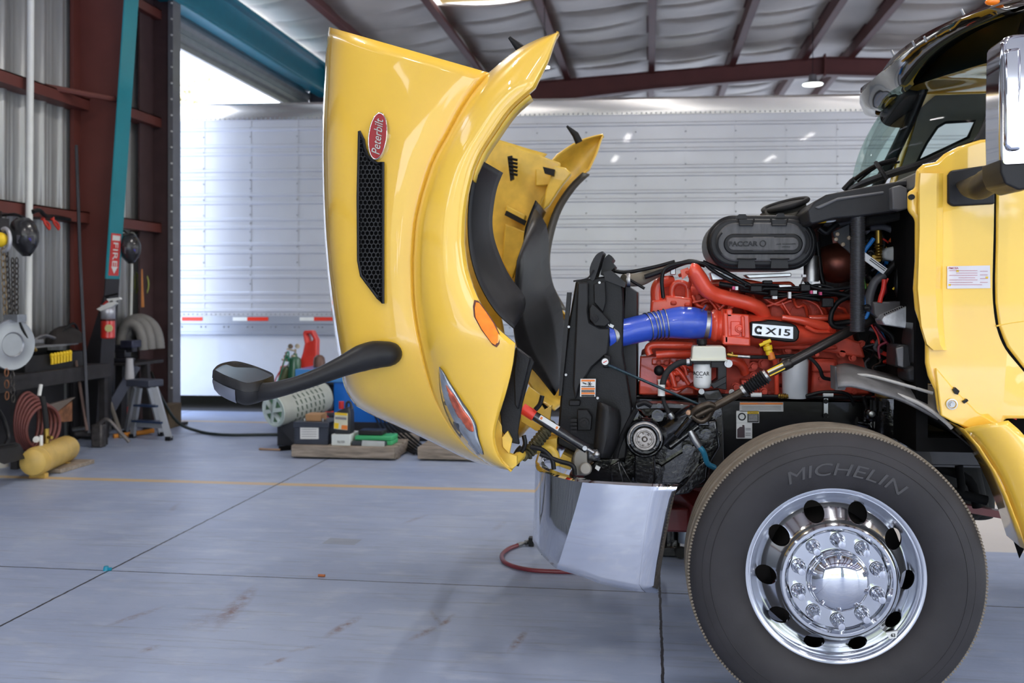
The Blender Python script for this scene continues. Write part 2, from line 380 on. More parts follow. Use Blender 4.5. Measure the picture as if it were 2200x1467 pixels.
# teal eave beam over the side bay
q = MB(); q.bx((-5.62, YC, 4.86), (-5.42, 27, 4.9)); q.bx((-5.56, YC, 4.9), (-5.48, 27, 5.3)); q.bx((-5.66, YC, 5.3), (-5.38, 27, 5.36)); q.box((-5.42, 18, 4.93), (.02, 17.2, .06))
struct(q.build('trim_30', mat('teal_eave_paint', (0, 128, 150), .35, coat=.3, var=.05)), 'teal steel beam above the side opening')
# girts along the left wall
q = MB()
for z, y0, y1 in ((3.42, RY0, YC), (2.28, RY0, YC), (3.5, YC, 11.0), (4.75, YC, 11.0), (2.28, YC, 11.0)):
    q.bx((XW+.02, y0, z), (XW+.2, y1, z+.012)); q.bx((XW+.188, y0, z-.1), (XW+.2, y1, z+.012)); q.bx((XW+.02, y0, z-.1), (XW+.19, y1, z-.088))
struct(q.build('trim_31', RDK), 'dark red horizontal wall girts')
# tapered steel column: red web, teal inner flange painted black at the foot
BPT = mat('black_base_paint', (36, 35, 40), .6, var=.15, sc=5)
_a, _b = P(266, 0, YC-.13), P(232, 500, YC-.13)
def webx(z): return _b.x+(_a.x-_b.x)*(z-_b.z)/(_a.z-_b.z)
col = thing('steel_column', 'red tapered steel building column with teal flange and black painted foot', 'column', (XW+.3, YC, 0)); col['kind'] = 'structure'
q = MB(); q.prism([V((XW+.1, YC, .7)), V((webx(1.75), YC, 1.75)), V((webx(5.5), YC, 5.5)), V((XW+.1, YC, 5.5))], (0, .012, 0)); q.bx((XW+.06, YC-.12, .7), (XW+.1, YC+.12, 5.5)); q.build('web', RDK, col)
q = MB(); q.prism([V((XW+.1, YC, 0)), V((webx(0), YC, 0)), V((webx(1.75), YC, 1.75)), V((XW+.1, YC, .7))], (0, .012, 0)); q.bx((XW+.06, YC-.12, 0), (XW+.1, YC+.12, .7)); q.build('painted_foot', BPT, col)
for nm, z0, z1, m in (('flange', 1.62, 5.5, TEAL), ('flange_foot', 0, 1.62, BPT)):
    q = MB(); q.prism([V((webx(z0), YC-.13, z0)), V((webx(z0)+.012, YC-.13, z0)), V((webx(z1)+.012, YC-.13, z1)), V((webx(z1), YC-.13, z1))], (0, .26, 0)); q.build(nm, m, col)
q = MB(); a = PX(96, 186, XW+.12); b = P(250, 214, YC-.04); q.tube([a, b], .03, 8); q.build('brace_rod', RDK, col)
# red and white arrow sign on the flange
za, zb2 = P(237, 502, YC).z, P(237, 592, YC).z; zm = (za+zb2)/2
def fp(y, z, d=.013): return V((webx(z)+.012+d, YC+y, z))
q = MB(); q.prism([fp(-.09, zb2, 0), fp(.09, zb2, 0), fp(.09, za, 0), fp(-.09, za, 0)], (.006, 0, 0)); sg = q.build('fire_extinguisher_sign', mat('sign_red', (206, 60, 58), .5, var=.04))
tag(sg, 'narrow red and white vertical arrow sign on the teal column flange', 'sign')
q = MB(); q.text('FIRE', lambda x, y, z: fp(y, zm-x, .007+z), .24, .09, .001)
q.prism([fp(-.06, zb2+.09, .006), fp(.06, zb2+.09, .006), fp(0, zb2+.02, .006)], (.003, 0, 0)); q.prism([fp(-.07, za-.02, .006), fp(.07, za-.02, .006), fp(.07, za-.07, .006), fp(-.07, za-.07, .006)], (.003, 0, 0))
q.build('lettering', WHT, sg)
# jamb of the side bay: dark post and grey corner trim with bolts
q = MB(); q.bx((XW+.08, 10.7, 0), (XW+.1, 11.0, 5.0)); q.bx((XW+.02, 10.9, 0), (XW+.3, 10.92, 5)); q.bx((XW+.1, 10.55, 0), (XW+.12, 10.8, 5.2))
struct(q.build('trim_32', mat('dark_jamb', (70, 50, 52), .6, var=.1)), 'dark jamb post of the side bay')
q = MB(); q.bx((XW+.3, 10.86, 0), (XW+.36, 11.04, 5)); q.bx((XW+.0, 11.02, 0), (XW+.36, 11.05, 5)); struct(q.build('trim_33', mat('jamb_trim', (112, 113, 118), .5, .2)), 'grey corner trim of the side bay')
q = MB()
for k in range(26): p = V((XW+.352, 10.85, .2+k*.185)); q.tube([p, p-V((0, .012, 0))], .011, 10)
struct(q.build('trim_34', WHT), 'row of white screw heads up the corner trim')
# far cross frame beyond the trailer
q = MB(); q.bx((XW, 16.55, 0), (XW+.5, 16.75, 5.4)); struct(q.build('trim_35', BPT), 'dark post beyond the trailer')
# ceiling lamps
def lamp(x, y, Y, lab, on, k=1):
    p = P(x, y, Y); t = thing('high_bay_lamp', lab, 'lamp', p)
    q = MB(); q.lathe([(a*k, b*k) for a, b in ((.01, .16), (.06, .15), (.07, .06), (.17, 0), (.18, -.01))], p, (0, 0, 1), 24); q.build('reflector', ALU, t)
    q = MB(); q.lathe([(a*k, b*k) for a, b in ((0, .0), (.16, -.0), (.165, -.02), (0, -.03))], p, (0, 0, 1), 24); q.build('diffuser', mat('lamp_glow_%d' % on, (235, 245, 240), .5, emit=on, var=.01), t)
    q = MB(); q.tube([p+V((0, 0, .15)), V((p.x, p.y, roofz(p.x)-.02))], .006, 6); q.build('cord', BLK, t)
lamp(1746, 180, 17.5, 'pale round high bay lamp hanging under the roof ridge', 2)
lamp(1170, 144, 14.5, 'small glowing lamp under the roof beside the yellow fender tip', 14, .42)
# strip lights added above the view to brighten the truck and interior
first = None
for X in (-2.6, 1.0, 5.6):
    for Y in (-5, -1, 3.2, 7.6):
        p = V((X, Y, roofz(X)-.5)); t = thing('added_strip_light', 'long white strip light added above the view to brighten the truck', 'lamp', p, 'added strip lights over the work bays')
        q = MB(); q.bx(p+V((-.08, -.65, 0)), p+V((.08, .65, .06))); q.build('housing', WHT, t)
        q = MB(); q.bx(p+V((-.06, -.62, -.012)), p+V((.06, .62, -.002))); q.build('diffuser', mat('added_strip_glow', (255, 250, 244), .5, emit=2.5, var=.01), t)
        q = MB(); [q.cyl(p+V((0, dy, .06)), V((p.x, p.y+dy, roofz(p.x)-.0)), .004, n=6) for dy in (-.5, .5)]; q.build('suspension_cord', BLK, t)
        ld = bpy.data.lights.new('added_strip_lamp', 'AREA'); ld.shape = 'RECTANGLE'; ld.size = .14; ld.size_y = 1.24; ld.energy = 20; ld.color = (1, .97, .93)
        lo = bpy.data.objects.new('added_strip_lamp', ld); COL.objects.link(lo); lo.location = p+V((0, 0, -.03))
# white conduit on the wall
q = MB(); q.tube([PX(66, -30, XW+.26), PX(64, 300, XW+.26), PX(60, 772, XW+.26)], .032, 10); tag(q.build('wall_conduit', WHT), 'white vertical pipe running up the corrugated wall', 'pipe')
# ================= TRAILER =================
TP0 = V((1.173, 12.47, 0)); TD = V((1, .0573, 0)).normalized(); TN = V((-TD.y, TD.x, 0))
def TR(x, y):
    u = (x-CX)/F; r = V((u*cs-sn, u*sn+cs, 0)); t = TP0.dot(TN)/r.dot(TN); p = r*t; p.z = CZ+(HY-y)/F*t; return p
def tw(a, z, dep=0): p = TP0+TD*a+TN*dep; p.z = z; return p
A0, A1 = -13.0, 5.2
tr = thing('semi_trailer', 'long white ribbed aluminium semi trailer parked behind the truck', 'trailer', tw(-4, 0, 1.3))
TW = mat('trailer_aluminium', (196, 198, 204), .34, .25, var=.04, sc=1.5, coat=.2)
zt, zb = 3.90, 1.17
zz = lambda y: CZ+(HY-y)/F*12.2
prof = [(zb, 0)]
ry = [264, 301, 319, 356, 373, 410, 428, 465, 483, 520, 538, 575, 593, 630, 648, 668]
for y in sorted(ry, reverse=True):
    z = zz(y)
    prof += [(z-.026, 0), (z-.013, -.014), (z+.013, -.014), (z+.026, 0)]
prof.append((zt-.2, 0))
q = MB(); q.grid([[tw(a, z, d) for z, d in prof] for a in (A0, A1)]); q.build('side_panel', TW, tr, 15)
q = MB(); q.prism([tw(A0, z, d) for z, d in ((zt-.22, -.012), (zt-.22, .02), (zt-.01, .06), (zt, .05), (zt, -.0), (zt-.03, -.02))], TD*(A1-A0)); q.build('top_rail', mat('polished_rail', (210, 208, 206), .22, .8, var=.05, sc=2), tr, bevel=.004)
q = MB(); q.prism([tw(A0, z, d) for z, d in ((.95, -.02), (.95, .03), (zb+.02, .03), (zb+.02, -.025), (zb-.08, -.03), (zb-.09, -.018), (.99, -.018), (.985, -.035), (.955, -.035))], TD*(A1-A0)); q.build('bottom_rail', mat('rail_aluminium', (172, 178, 190), .35, .6, var=.05, sc=2), tr)
q = MB(); q.bx((0, 0, 0), (1, 1, 1)); q.v = [tw(A0+.02+(A1-A0-.04)*v.x, .98+(zt-.06-.98)*v.y, .05+2.5*v.z) for v in q.v]; q.build('box_body', TW, tr)
q = MB(); q.bx((0, 0, 0), (1, 1, 1)); q.v = [tw(A0+(A1-A0)*v.x, .17+.8*v.y, .02+.02*v.z) for v in q.v]; q.build('side_skirt', mat('skirt_white', (200, 206, 216), .35, var=.02, coat=.3), tr)
q = MB(); q.bx((0, 0, 0), (1, 1, 1)); q.v = [tw(A0+(A1-A0)*v.x, .12+.85*v.y, 2.5+.02*v.z) for v in q.v]; q.build('side_skirt', MATS['skirt_white'], tr)
q = MB(); sx = -3.0-16*.6104
for k in range(34):
    a = TR(438, 400); a = (a-TP0).dot(TD)+(k-20)*.6096
    if a < A0 or a > A1: continue
    q.bx((0, 0, 0), (1, 1, 1)); q.v[-8:] = [tw(a-.012+.024*v.x, zb+(zt-.22-zb)*v.y, -.003-.002*v.z) for v in q.v[-8:]]
q.build('seam_strip', TW, tr)
q = MB()
def riv(a, z, d, r=.009): p = tw(a, z, d); q.add([p+TD*r, p+V((0, 0, r)), p-TD*r, p-V((0, 0, r)), p-TN*r*.8], [(0, 1, 4), (1, 2, 4), (2, 3, 4), (3, 0, 4)])
a = A0+.1
while a < A1: riv(a, zt-.2, -.016, .012); riv(a, zb+.04, -.002, .01); a += .06
for k in range(34):
    a = (TR(438, 400)-TP0).dot(TD)+(k-20)*.6096
    if a < A0 or a > A1: continue
    z = zb+.1
    while z < zt-.25:
        riv(a, z, -.007, .011); z += .11 if k % 2 else .2
    for dx in (-.03, .03, .27, .33): riv(a+dx, 1.05, -.022, .013); riv(a+dx, 1.1, -.022, .013)
r_ = q.build('rivet', mat('rivet_grey', (140, 142, 148), .4, .6), tr); r_['kind'] = 'stuff'
for x0, x1, nm, c in ((502, 533, 'a', (232, 234, 228)), (533, 578, 'b', (226, 60, 40)), (645, 676, 'a', (232, 234, 228)), (676, 730, 'b', (226, 60, 40)), (393, 437, 'b', (226, 60, 40)), (357, 393, 'a', (232, 234, 228)), (790, 830, 'b', (226, 60, 40))):
    p0 = TR(x0, 681); p1 = TR(x1, 689); d = -TN*.034
    q = MB(); q.prism([p0+d, V((p1.x, p1.y, p0.z))+d, p1+d, V((p0.x, p0.y, p1.z))+d], TN*.004)
    plab(q.build('reflector_strip', mat('reflector_'+nm, c, .3, var=.04), tr), 'white reflective strip' if nm == 'a' else 'red reflective strip')
q = MB()
for a in (-2.2, -1.0, 3.2, 4.3):
    for d in (.45, 2.2): p = tw(a, .5, d); q = MB(); q.lathe([(0, .15), (.28, .15), (.45, .14), (.5, .08), (.5, -.08), (.45, -.14), (0, -.15)], p, TN, 32); q.build('wheel', RUB, tr)
# pale tree outside, seen over the trailer through the side bay
tt = thing('tree', 'sunlit pale green tree outside behind the trailer top', 'tree', (-13, 24, 0))
random.seed(4)
q = MB(); q.tube([(-13, 24, 0), (-12.8, 24, 3.5), (-12.9, 24.1, 6.2)], [.22, .15, .05], 8); 
for k in range(9): q.tube([(-12.9, 24, 4+.2*k), (-12.9+random.uniform(-1.5, 1.5), 24+random.uniform(-1, 1), 5+.2*k)], [.06, .02], 6)
q.build('trunk', mat('bark', (120, 100, 80), .9), tt)
q = MB()
for k in range(1500):
    a = random.uniform(0, 2*PI); r = 2.0*random.random()**.5; z = random.gauss(6.3, .5); c = V((-12.9+r*math.cos(a), 24+r*math.sin(a)*.7, min(7.4, z))); s_ = random.uniform(.05, .1)
    u = V((random.uniform(-1, 1), random.uniform(-1, 1), random.uniform(-1, 1))).normalized(); w = u.orthogonal().normalized(); q.add([c-u*s_, c+w*s_*.6, c+u*s_, c-w*s_*.6], [(0, 1, 2, 3)])
q.build('foliage', mat('pale_leaves', (206, 200, 160), .6, var=.2, sc=3), tt)
# ================= TRUCK =================
YM = 4.72                              # the truck's centre plane; near side 3.5, far side 5.94
trk = thing('semi_truck', 'yellow semi truck with its hood tilted open over a red engine', 'truck', (1.5, YM, 0))
EACH = set('block_bolt gear_bolt mounting_lug bracket_plate connector wire_tag pink_clip alloy_bracket grommet bolt hinge_hose brake_hose housing_rib port_boss small_pipe chassis_pipe chassis_bolt hole_plug guard_edge clamp_screw boot_clamp rivet_head clip_bolt line_tag seat latch wiper step_recess cab_shield visor_clip tow_bracket windshield_seal radiator_seal bracket_plate inner_bracket hood_latch'.split())
def T(q, name, m, parent=None, **k): return (q.each if name in EACH else q.build)(name, m, parent or trk, **k)
def cut(o, mbs):
    for mb in mbs:
        c = MB.build(mb, 'cutter', BLKD, trk); b = o.modifiers.new('c', 'BOOLEAN'); b.object = c; b.operation = 'DIFFERENCE'; b.solver = 'EXACT'
        bpy.context.view_layer.update(); dg = bpy.context.evaluated_depsgraph_get(); me = bpy.data.meshes.new_from_object(o.evaluated_get(dg))
        o.modifiers.clear(); o.data = me; bpy.data.objects.remove(c)
    return o
def bolt(q, p, r=.012, h=.012, ax=(0, -1, 0), n=6):
    ax = V(ax).normalized(); q.tube([p, p+ax*h*.35], r*1.45, 14); q.hold = True; q.tube([p+ax*h*.3, p+ax*h], r, n); q.hold = False
def pbolt(q, x, y, Y, r=.012, h=.012): bolt(q, P(x, y, Y), r, h)
# ---- hood shell ----
Lc = [(707, 58), (700, 110), (697, 180), (693, 260), (692, 340), (693, 420), (696, 500), (702, 580), (711, 660), (722, 735), (733, 800), (745, 843), (765, 872), (800, 892), (850, 914), (900, 937), (960, 966), (1010, 989), (1062, 1004)]
Cc = [(1050, 156), (1003, 214), (960, 290), (928, 350), (905, 420), (892, 480), (886, 560), (888, 640), (897, 710), (912, 780), (932, 850), (962, 910), (1000, 960), (1035, 988), (1062, 1004)]
Tp = [(1200, 68), (1160, 82), (1120, 101), (1085, 126), (1050, 156)]
Ec = [(1200, 68), (1190, 95), (1178, 130), (1162, 163), (1150, 188), (1100, 232), (1062, 285), (1036, 325), (1018, 365), (1006, 415), (999, 465), (997, 520), (1004, 575), (1020, 625), (1045, 675), (1072, 708), (1107, 738), (1100, 790), (1085, 850), (1072, 890), (1062, 940), (1075, 985), (1100, 1011)]
def seg(pts, a, b, n):
    p = [V((x, y, 0)) for x, y in pts]; i = pts.index(a); j = pts.index(b)
    return resample(smooth_pts(p[i:j+1], 6), n)
def join(*s):
    o = list(s[0])
    for q in s[1:]: o += q[1:]
    return o
n1 = 14
LL = join(seg(Lc, (707, 58), (693, 420), n1), seg(Lc, (693, 420), (702, 580), 8), seg(Lc, (702, 580), (733, 800), n1), seg(Lc, (733, 800), (765, 872), 8), seg(Lc, (765, 872), (1062, 1004), 20))
CC = join(seg(Cc, (1050, 156), (905, 420), n1), seg(Cc, (905, 420), (886, 560), 8), seg(Cc, (886, 560), (897, 710), n1), seg(Cc, (897, 710), (912, 780), 8), seg(Cc, (912, 780), (1062, 1004), 20))
def interp(tab, s):
    for (a, b), (c, d) in zip(tab, tab[1:]):
        if s <= c: return b+(d-b)*(s-a)/(c-a)
    return tab[-1][1]
hs = [0, .015, .035, .06, .09, .13, .18, .25, .35, .5, .65, .8, .9, .95, 1]
hy = [(0, 3.96), (.015, 3.90), (.035, 3.83), (.06, 3.775), (.09, 3.735), (.13, 3.705), (.18, 3.688), (.25, 3.67), (.5, 3.645), (.8, 3.635), (1, 3.64)]
SURF = []
def noff(y): return .14*max(0, (y-740)/264)**1.2
rows = []
for i, (a, b) in enumerate(zip(LL, CC)):
    t = i/(len(LL)-1); r = []
    for s in hs:
        x = a.lerp(b, s); dip = .03*math.exp(-((s-.3)/.05)**2)*(1 if t > .12 else 0)*0
        Y = interp(hy, s)+noff(x.y)*(1+1.1*(1-s)); SURF.append((x.x, x.y, Y)); r.append(P(x.x, x.y, Y))
    rows.append(r)
def mir(p): return V((p.x, 2*YM-p.y, p.z))
def mirf(p): return V((p.x+.055, 2*YM-p.y, p.z))
bulge = [(0, 0), (.06, -.03), (.15, -.06), (.3, -.085), (.5, -.095)]
full = []
for k, r in enumerate(rows):
    c = r[0]; t = k/(len(rows)-1); mid = []
    for f in (.06, .15, .3, .5, .7, .85, .94):
        g = min(f, 1-f); mid.append(V((c.x+interp(bulge, g)*(1-max(0, t-.6)*1.2), c.y+(2*YM-2*c.y)*f, c.z-.25*g*max(0, t-.7))))
    full.append(r[::-1]+mid+[mir(p) for p in r])
q = MB(); q.grid(full); hood = T(q, 'hood', [YEL, YELD], ang=35)
md = hood.modifiers.new('s', 'SOLIDIFY'); md.thickness = .009; md.offset = -1; md.material_offset = 1
# ---- fenders ----
AA = join(seg(Tp, (1200, 68), (1050, 156), 12), seg(Cc, (1050, 156), (905, 420), 14), seg(Cc, (905, 420), (886, 560), 10), seg(Cc, (886, 560), (912, 780), 14), seg(Cc, (912, 780), (1062, 1004), 22))
EE = join(seg(Ec, (1200, 68), (1150, 188), 12), seg(Ec, (1150, 188), (1018, 365), 14), seg(Ec, (1018, 365), (997, 520), 10), seg(Ec, (997, 520), (1107, 738), 14), seg(Ec, (1107, 738), (1100, 1011), 22))
fs = [0, .03, .07, .12, .2, .32, .46, .6, .74, .86, .94, 1]
fy = [(0, 3.64), (.03, 3.622), (.07, 3.59), (.12, 3.557), (.2, 3.528), (.32, 3.508), (.6, 3.495), (.86, 3.50), (.94, 3.505), (1, 3.52)]
rows = []
for i, (a, b) in enumerate(zip(AA, EE)):
    t = i/(len(AA)-1); r = []
    for s in fs:
        x = a.lerp(b, s); y0 = interp(fy, s)
        if t < .17: y0 = y0+(3.50-y0)*(1-t/.17)*.7+.03*(1-t/.17)
        Y = y0+noff(a.y)*(1-.6*s); SURF.append((x.x, x.y, Y)); r.append(P(x.x, x.y, Y))
    e = r[-1]; c_ = V((0, 0, 0)); inw = (r[-1]-r[-3]).normalized()
    r.append(e+V((0, .02, 0))); r.append(e+V((0, .045, 0))-inw*.006)
    rows.append(r)
def surfY(x, y):
    c = sorted((((s[0]-x)**2+(s[1]-y)**2+.5, s[2]) for s in SURF))[:6]; return sum(k[1]/k[0] for k in c)/sum(1/k[0] for k in c)
for mm in (0, 1):
    q = MB(); q.grid([[mirf(p) for p in r] for r in rows] if mm else rows)
    fe = T(q, 'fender', [YEL, YELD], hood, ang=35, flip=False); md = fe.modifiers.new('s', 'SOLIDIFY'); md.thickness = .007; md.offset = -1; md.material_offset = 1
    if mm == 0: near_f = fe
    else: far_f = fe
def decal(px, off, dep, k=1):          # a plate that follows the near hood / fender surface
    p = smooth_pts([V((x, y, 0)) for x, y in px+[px[0]]], k)[:-1] if k > 1 else [V((x, y, 0)) for x, y in px]
    q = MB(); f = [P(v.x, v.y, surfY(v.x, v.y)+off) for v in p]; n = len(f)
    q.add(f+[v+V((0, dep, 0)) for v in f], [tuple(range(n)), tuple(range(n, 2*n))[::-1]]+[(i, i+n, (i+1) % n+n, (i+1) % n) for i in range(n)]); return q
# inner edge stiffener seen along the arch
q = MB(); g = [P(x.x+1, x.y+3, 3.545) for x in EE[12:26]]; h_ = [P(x.x+4, x.y+9, 3.56) for x in EE[12:26]]
q.grid([[a, b, b+V((0, .05, 0))] for a, b in zip(g, h_)]); T(q, 'arch_lip', YELD, hood, solid=.006)
# hood vent with honeycomb
vent = [(772, 282), (781, 300), (784, 318), (790, 334), (800, 345), (812, 351), (823, 348), (823, 652), (812, 640), (776, 592), (770, 560), (769, 420)]
q = decal(vent, -.014, .02); vp = T(q, 'hood_vent', BLKD, hood)
q = MB()
def inside(x, y, poly):
    c = False; j = len(poly)-1
    for i in range(len(poly)):
        (xi, yi), (xj, yj) = poly[i], poly[j]
        if (yi > y) != (yj > y) and x < (xj-xi)*(y-yi)/(yj-yi)+xi: c = not c
        j = i
    return c
hp = 9.2; row = 0; y = 285
while y < 650:
    x = 766+(row % 2)*hp/2
    while x < 826:
        if all(inside(x+dx, y+dy, vent) for dx, dy in ((-3.5, 0), (3.5, 0), (0, -5), (0, 5))):
            Y = surfY(x, y)-.019; vs = []
            for R in (1, .78):
                for k in range(6): a = PI/6+k*PI/3; vs.append(P(x+hp*.577*R*math.cos(a), y+hp*.68*R*math.sin(a), Y))
            vs += [v+V((0, .008, 0)) for v in vs[6:]]
            q.add(vs, [(k, (k+1) % 6, (k+1) % 6+6, k+6) for k in range(6)]+[(k+6, (k+1) % 6+6, (k+1) % 6+12, k+12) for k in range(6)])
        x += hp
    y += hp*.68*1.5; row += 1
T(q, 'honeycomb', BLK2, hood)
q = MB(); fr = [P(x, y, surfY(x, y)-.017) for x, y in vent]; q.tube(fr+[fr[0]], .0055, 6); T(q, 'vent_frame', BLK2, hood)
# oval badge with script
def oval(cx, cy, rx, ry, tilt, n=40): return [(cx+rx*math.cos(a)*math.cos(tilt)-ry*math.sin(a)*math.sin(tilt), cy+rx*math.cos(a)*math.sin(tilt)+ry*math.sin(a)*math.cos(tilt)) for a in [2*PI*k/n for k in range(n)]]
q = MB(); q.pp(oval(811, 292, 20.5, 51.5, .11), 3.622, .04); T(q, 'badge_rim', CHR, hood, bevel=.003)
q = MB(); q.pp(oval(811, 292, 18.3, 49, .11), 3.618, .02); T(q, 'badge_face', mat('badge_red', (158, 12, 26), .35, coat=.1, spec=.3, var=.03), hood)
bc = P(811, 293, 3.617); ta = .11; up = V((math.sin(ta), 0, math.cos(ta))); rt = V((math.cos(ta), 0, -math.sin(ta)))
q = MB(); q.text('Peterbilt', lambda x, y, z: bc+up*x-rt*y*1+V((0, -z, 0)), .135, .032, .002, shear=.35); T(q, 'badge_lettering', STL, hood)
# marker light and headlight
mk = [(1019, 644), (1027, 646), (1044, 668), (1062, 694), (1074, 718), (1073, 738), (1067, 746), (1058, 741), (1034, 709), (1018, 680), (1016, 658)]
T(decal(mk, -.004, .012), 'marker_bezel', mat('amber_dark', (90, 36, 10), .4), hood)
mi = [(1045+(x-1045)*.86, 695+(y-695)*.9) for x, y in mk]
T(decal(mi, -.012, .012), 'side_marker_light', mat('amber_lens', (255, 128, 20), .15, coat=1, var=.12, sc=40, emit=.12), hood)
hl = [(943, 789), (951, 797), (968, 826), (988, 858), (1010, 890), (1022, 912), (1027, 940), (1034, 965), (1043, 986), (1028, 979), (1000, 954), (972, 918), (953, 878), (944, 835)]
def dgrid(lc, rc, off, n=22, k=6, pad=0):
    a = resample(smooth_pts([V((x, y, 0)) for x, y in lc], 5), n); b = resample(smooth_pts([V((x, y, 0)) for x, y in rc], 5), n); q = MB(); rows = []
    for i, (s, e) in enumerate(zip(a, b)):
        r = []
        for j in range(k+1):
            m = s.lerp(e, pad+(1-2*pad)*j/k); r.append(P(m.x, m.y, surfY(m.x, m.y)+off-.006*math.sin(PI*j/k)))
        rows.append(r)
    q.grid(rows); return q
hL = [(943, 788), (943, 812), (946, 845), (955, 880), (972, 917), (1000, 953), (1026, 977), (1043, 987)]
hR = [(943, 788), (954, 800), (968, 825), (989, 858), (1011, 890), (1023, 914), (1028, 942), (1043, 987)]
T(dgrid(hL, hR, -.013), 'headlight_bezel', mat('headlight_rim', (52, 58, 66), .3), hood, solid=.003)
T(dgrid(hL[:], hR[:], -.019, pad=.07), 'headlight', mat('headlight_lens', (158, 164, 172), .12, coat=.6, var=.3, sc=16, metal=.35), hood, solid=.003)
T(dgrid([(957, 828), (966, 858), (984, 896), (1004, 922), (1014, 928)], [(960, 828), (980, 856), (1000, 886), (1014, 906), (1018, 926)], -.025), 'turn_signal', mat('turn_amber', (206, 92, 58), .2, coat=.6, var=.35, sc=30), hood, solid=.003)
# mirror tabs at the fender tips
for mm in (0, 1):
    q = MB(); a = [P(1094, 80, 3.72), P(1122, 108, 3.72), P(1134, 134, 3.72)]; f = mirf if mm else (lambda p: p)
    q.tube([f(p) for p in a], [.006, .02, .022], 8, flat=.4); T(q, 'hood_bracket', BLK, hood)
# wheel-arch liners
def strip(c0, c1, Y0, Y1, n=26, k=4, wav=.0):
    a = resample(smooth_pts([V((x, y, 0)) for x, y in c0], 5), n); b = resample(smooth_pts([V((x, y, 0)) for x, y in c1], 5), n)
    return [[P(p.x+(r.x-p.x)*s/k, p.y+(r.y-p.y)*s/k, Y0+(Y1-Y0)*(s/k)+wav*math.sin(PI*s/k)) for s in range(k+1)] for p, r in zip(a, b)]
q = MB(); q.grid(strip([(1030, 342), (1014, 385), (1005, 450), (1006, 520), (1016, 575), (1036, 625), (1066, 672), (1103, 706)], [(1078, 370), (1066, 400), (1058, 440), (1055, 485), (1064, 530), (1090, 590), (1125, 640), (1122, 672)], 3.56, 3.78, 30, 6, -.02)); T(q, 'wheel_arch_liner', BLK2, hood, solid=.006)
q = MB(); q.grid([[mir(p) for p in r] for r in strip([(1030, 342), (1005, 400), (999, 470), (999, 540), (1016, 600), (1040, 655), (1066, 695), (1103, 730)], [(1078, 370), (1058, 420), (1046, 470), (1046, 530), (1056, 580), (1080, 640), (1115, 690), (1150, 730)], 3.56, 4.1, 30, 6, -.03)]); T(q, 'wheel_arch_liner', BLK, hood, solid=.006)
q = MB(); q.grid([[P(x, y, 5.93), P(x-7, y-2, 5.9), P(x-15, y-4, 5.82)] for x, y in [(v.x, v.y) for v in resample(smooth_pts([V(p+(0,)) for p in ((1266, 374), (1236, 404), (1206, 450), (1188, 505), (1180, 560), (1188, 615), (1217, 668))], 5), 24)]]); T(q, 'arch_edge', mat('bronze_black_edge', (58, 48, 26), .4), hood, solid=.006)
# black inner liner going down to the hinge
q = MB(); q.grid(strip([(1110, 560), (1105, 610), (1100, 650), (1107, 735), (1130, 780), (1150, 800), (1190, 850)], [(1148, 450), (1170, 480), (1176, 520), (1176, 560), (1184, 610), (1206, 668), (1208, 760), (1200, 830)], 4.6, 5.3, 20, 4, .05)); T(q, 'inner_liner', BLK2, hood, solid=.008)
q = MB(); q.pp([(1108, 745), (1140, 768), (1147, 778), (1140, 800), (1122, 868), (1117, 900), (1112, 930), (1116, 955), (1092, 950), (1078, 925), (1072, 870), (1086, 830), (1098, 790)], 3.66, .02); q.pp([(1110, 748), (1138, 770), (1124, 830), (1113, 880), (1106, 870), (1104, 800)], 3.63, .05); T(q, 'splash_liner', BLK, hood, bevel=.004)
# inner yellow structure seen through the arch
q = MB(); q.pp([(1035, 318), (1060, 297), (1205, 350), (1196, 385), (1165, 430), (1150, 470), (1125, 560), (1108, 620), (1085, 590), (1055, 540), (1040, 480), (1050, 420), (1030, 380)], 5.62, .02)
T(q, 'inner_panel', YELD, hood, bevel=.01)
q = MB(); q.pp([(1190, 355), (1214, 360), (1228, 372), (1204, 402), (1180, 440), (1166, 452), (1172, 410)], 5.45, .06); q.pp([(1150, 362), (1208, 368), (1196, 398), (1150, 400)], 5.55, .03); q.pp([(1088, 440), (1130, 462), (1125, 480), (1084, 455)], 5.55, .05); q.pp([(1085, 480), (1135, 500), (1100, 600), (1078, 560)], 5.57, .03); T(q, 'inner_bracket', YELD, hood, bevel=.008)
q = MB()
for k in range(5): q.tube([P(1092+k, 340+k*8, 5.5), P(1112, 344+k*8, 5.5)], .008, 6)
q.pp([(1090, 336), (1100, 334), (1104, 384), (1096, 388)], 5.5, .03); q.pp([(1166, 358), (1192, 364), (1190, 378), (1170, 372)], 5.42, .03); q.pp([(1088, 452), (1130, 474), (1126, 484), (1084, 462)], 5.44, .03); T(q, 'hood_latch', BLK, hood)
# hinge area: yellow brackets, pivot, spring
q = MB(); q.pp([(1136, 830), (1160, 848), (1162, 868), (1170, 880), (1186, 870), (1182, 900), (1195, 935), (1150, 925), (1120, 905), (1118, 870)], 4.1, .02)
q.pp([(1070, 900), (1078, 915), (1080, 960), (1094, 975), (1110, 980), (1110, 1000), (1098, 1008), (1078, 996), (1066, 970), (1063, 930)], 3.66, .03)
q.pp([(1078, 940), (1090, 926), (1100, 945), (1094, 975), (1080, 960)], 3.64, .02); q.pp([(1208, 975), (1228, 985), (1226, 1010), (1196, 1000)], 3.98, .2)
q.pp([(1160, 945), (1196, 942), (1196, 965), (1180, 975), (1155, 962)], 4.0, .15); q.tube([P(1092, 1002, 3.7), P(1110, 985, 3.75), P(1130, 972, 3.85), P(1170, 962, 3.95), P(1190, 975, 3.95), P(1195, 1000, 3.95)], .02, 10, 4); T(q, 'hinge_bracket', YELD, bevel=.003)
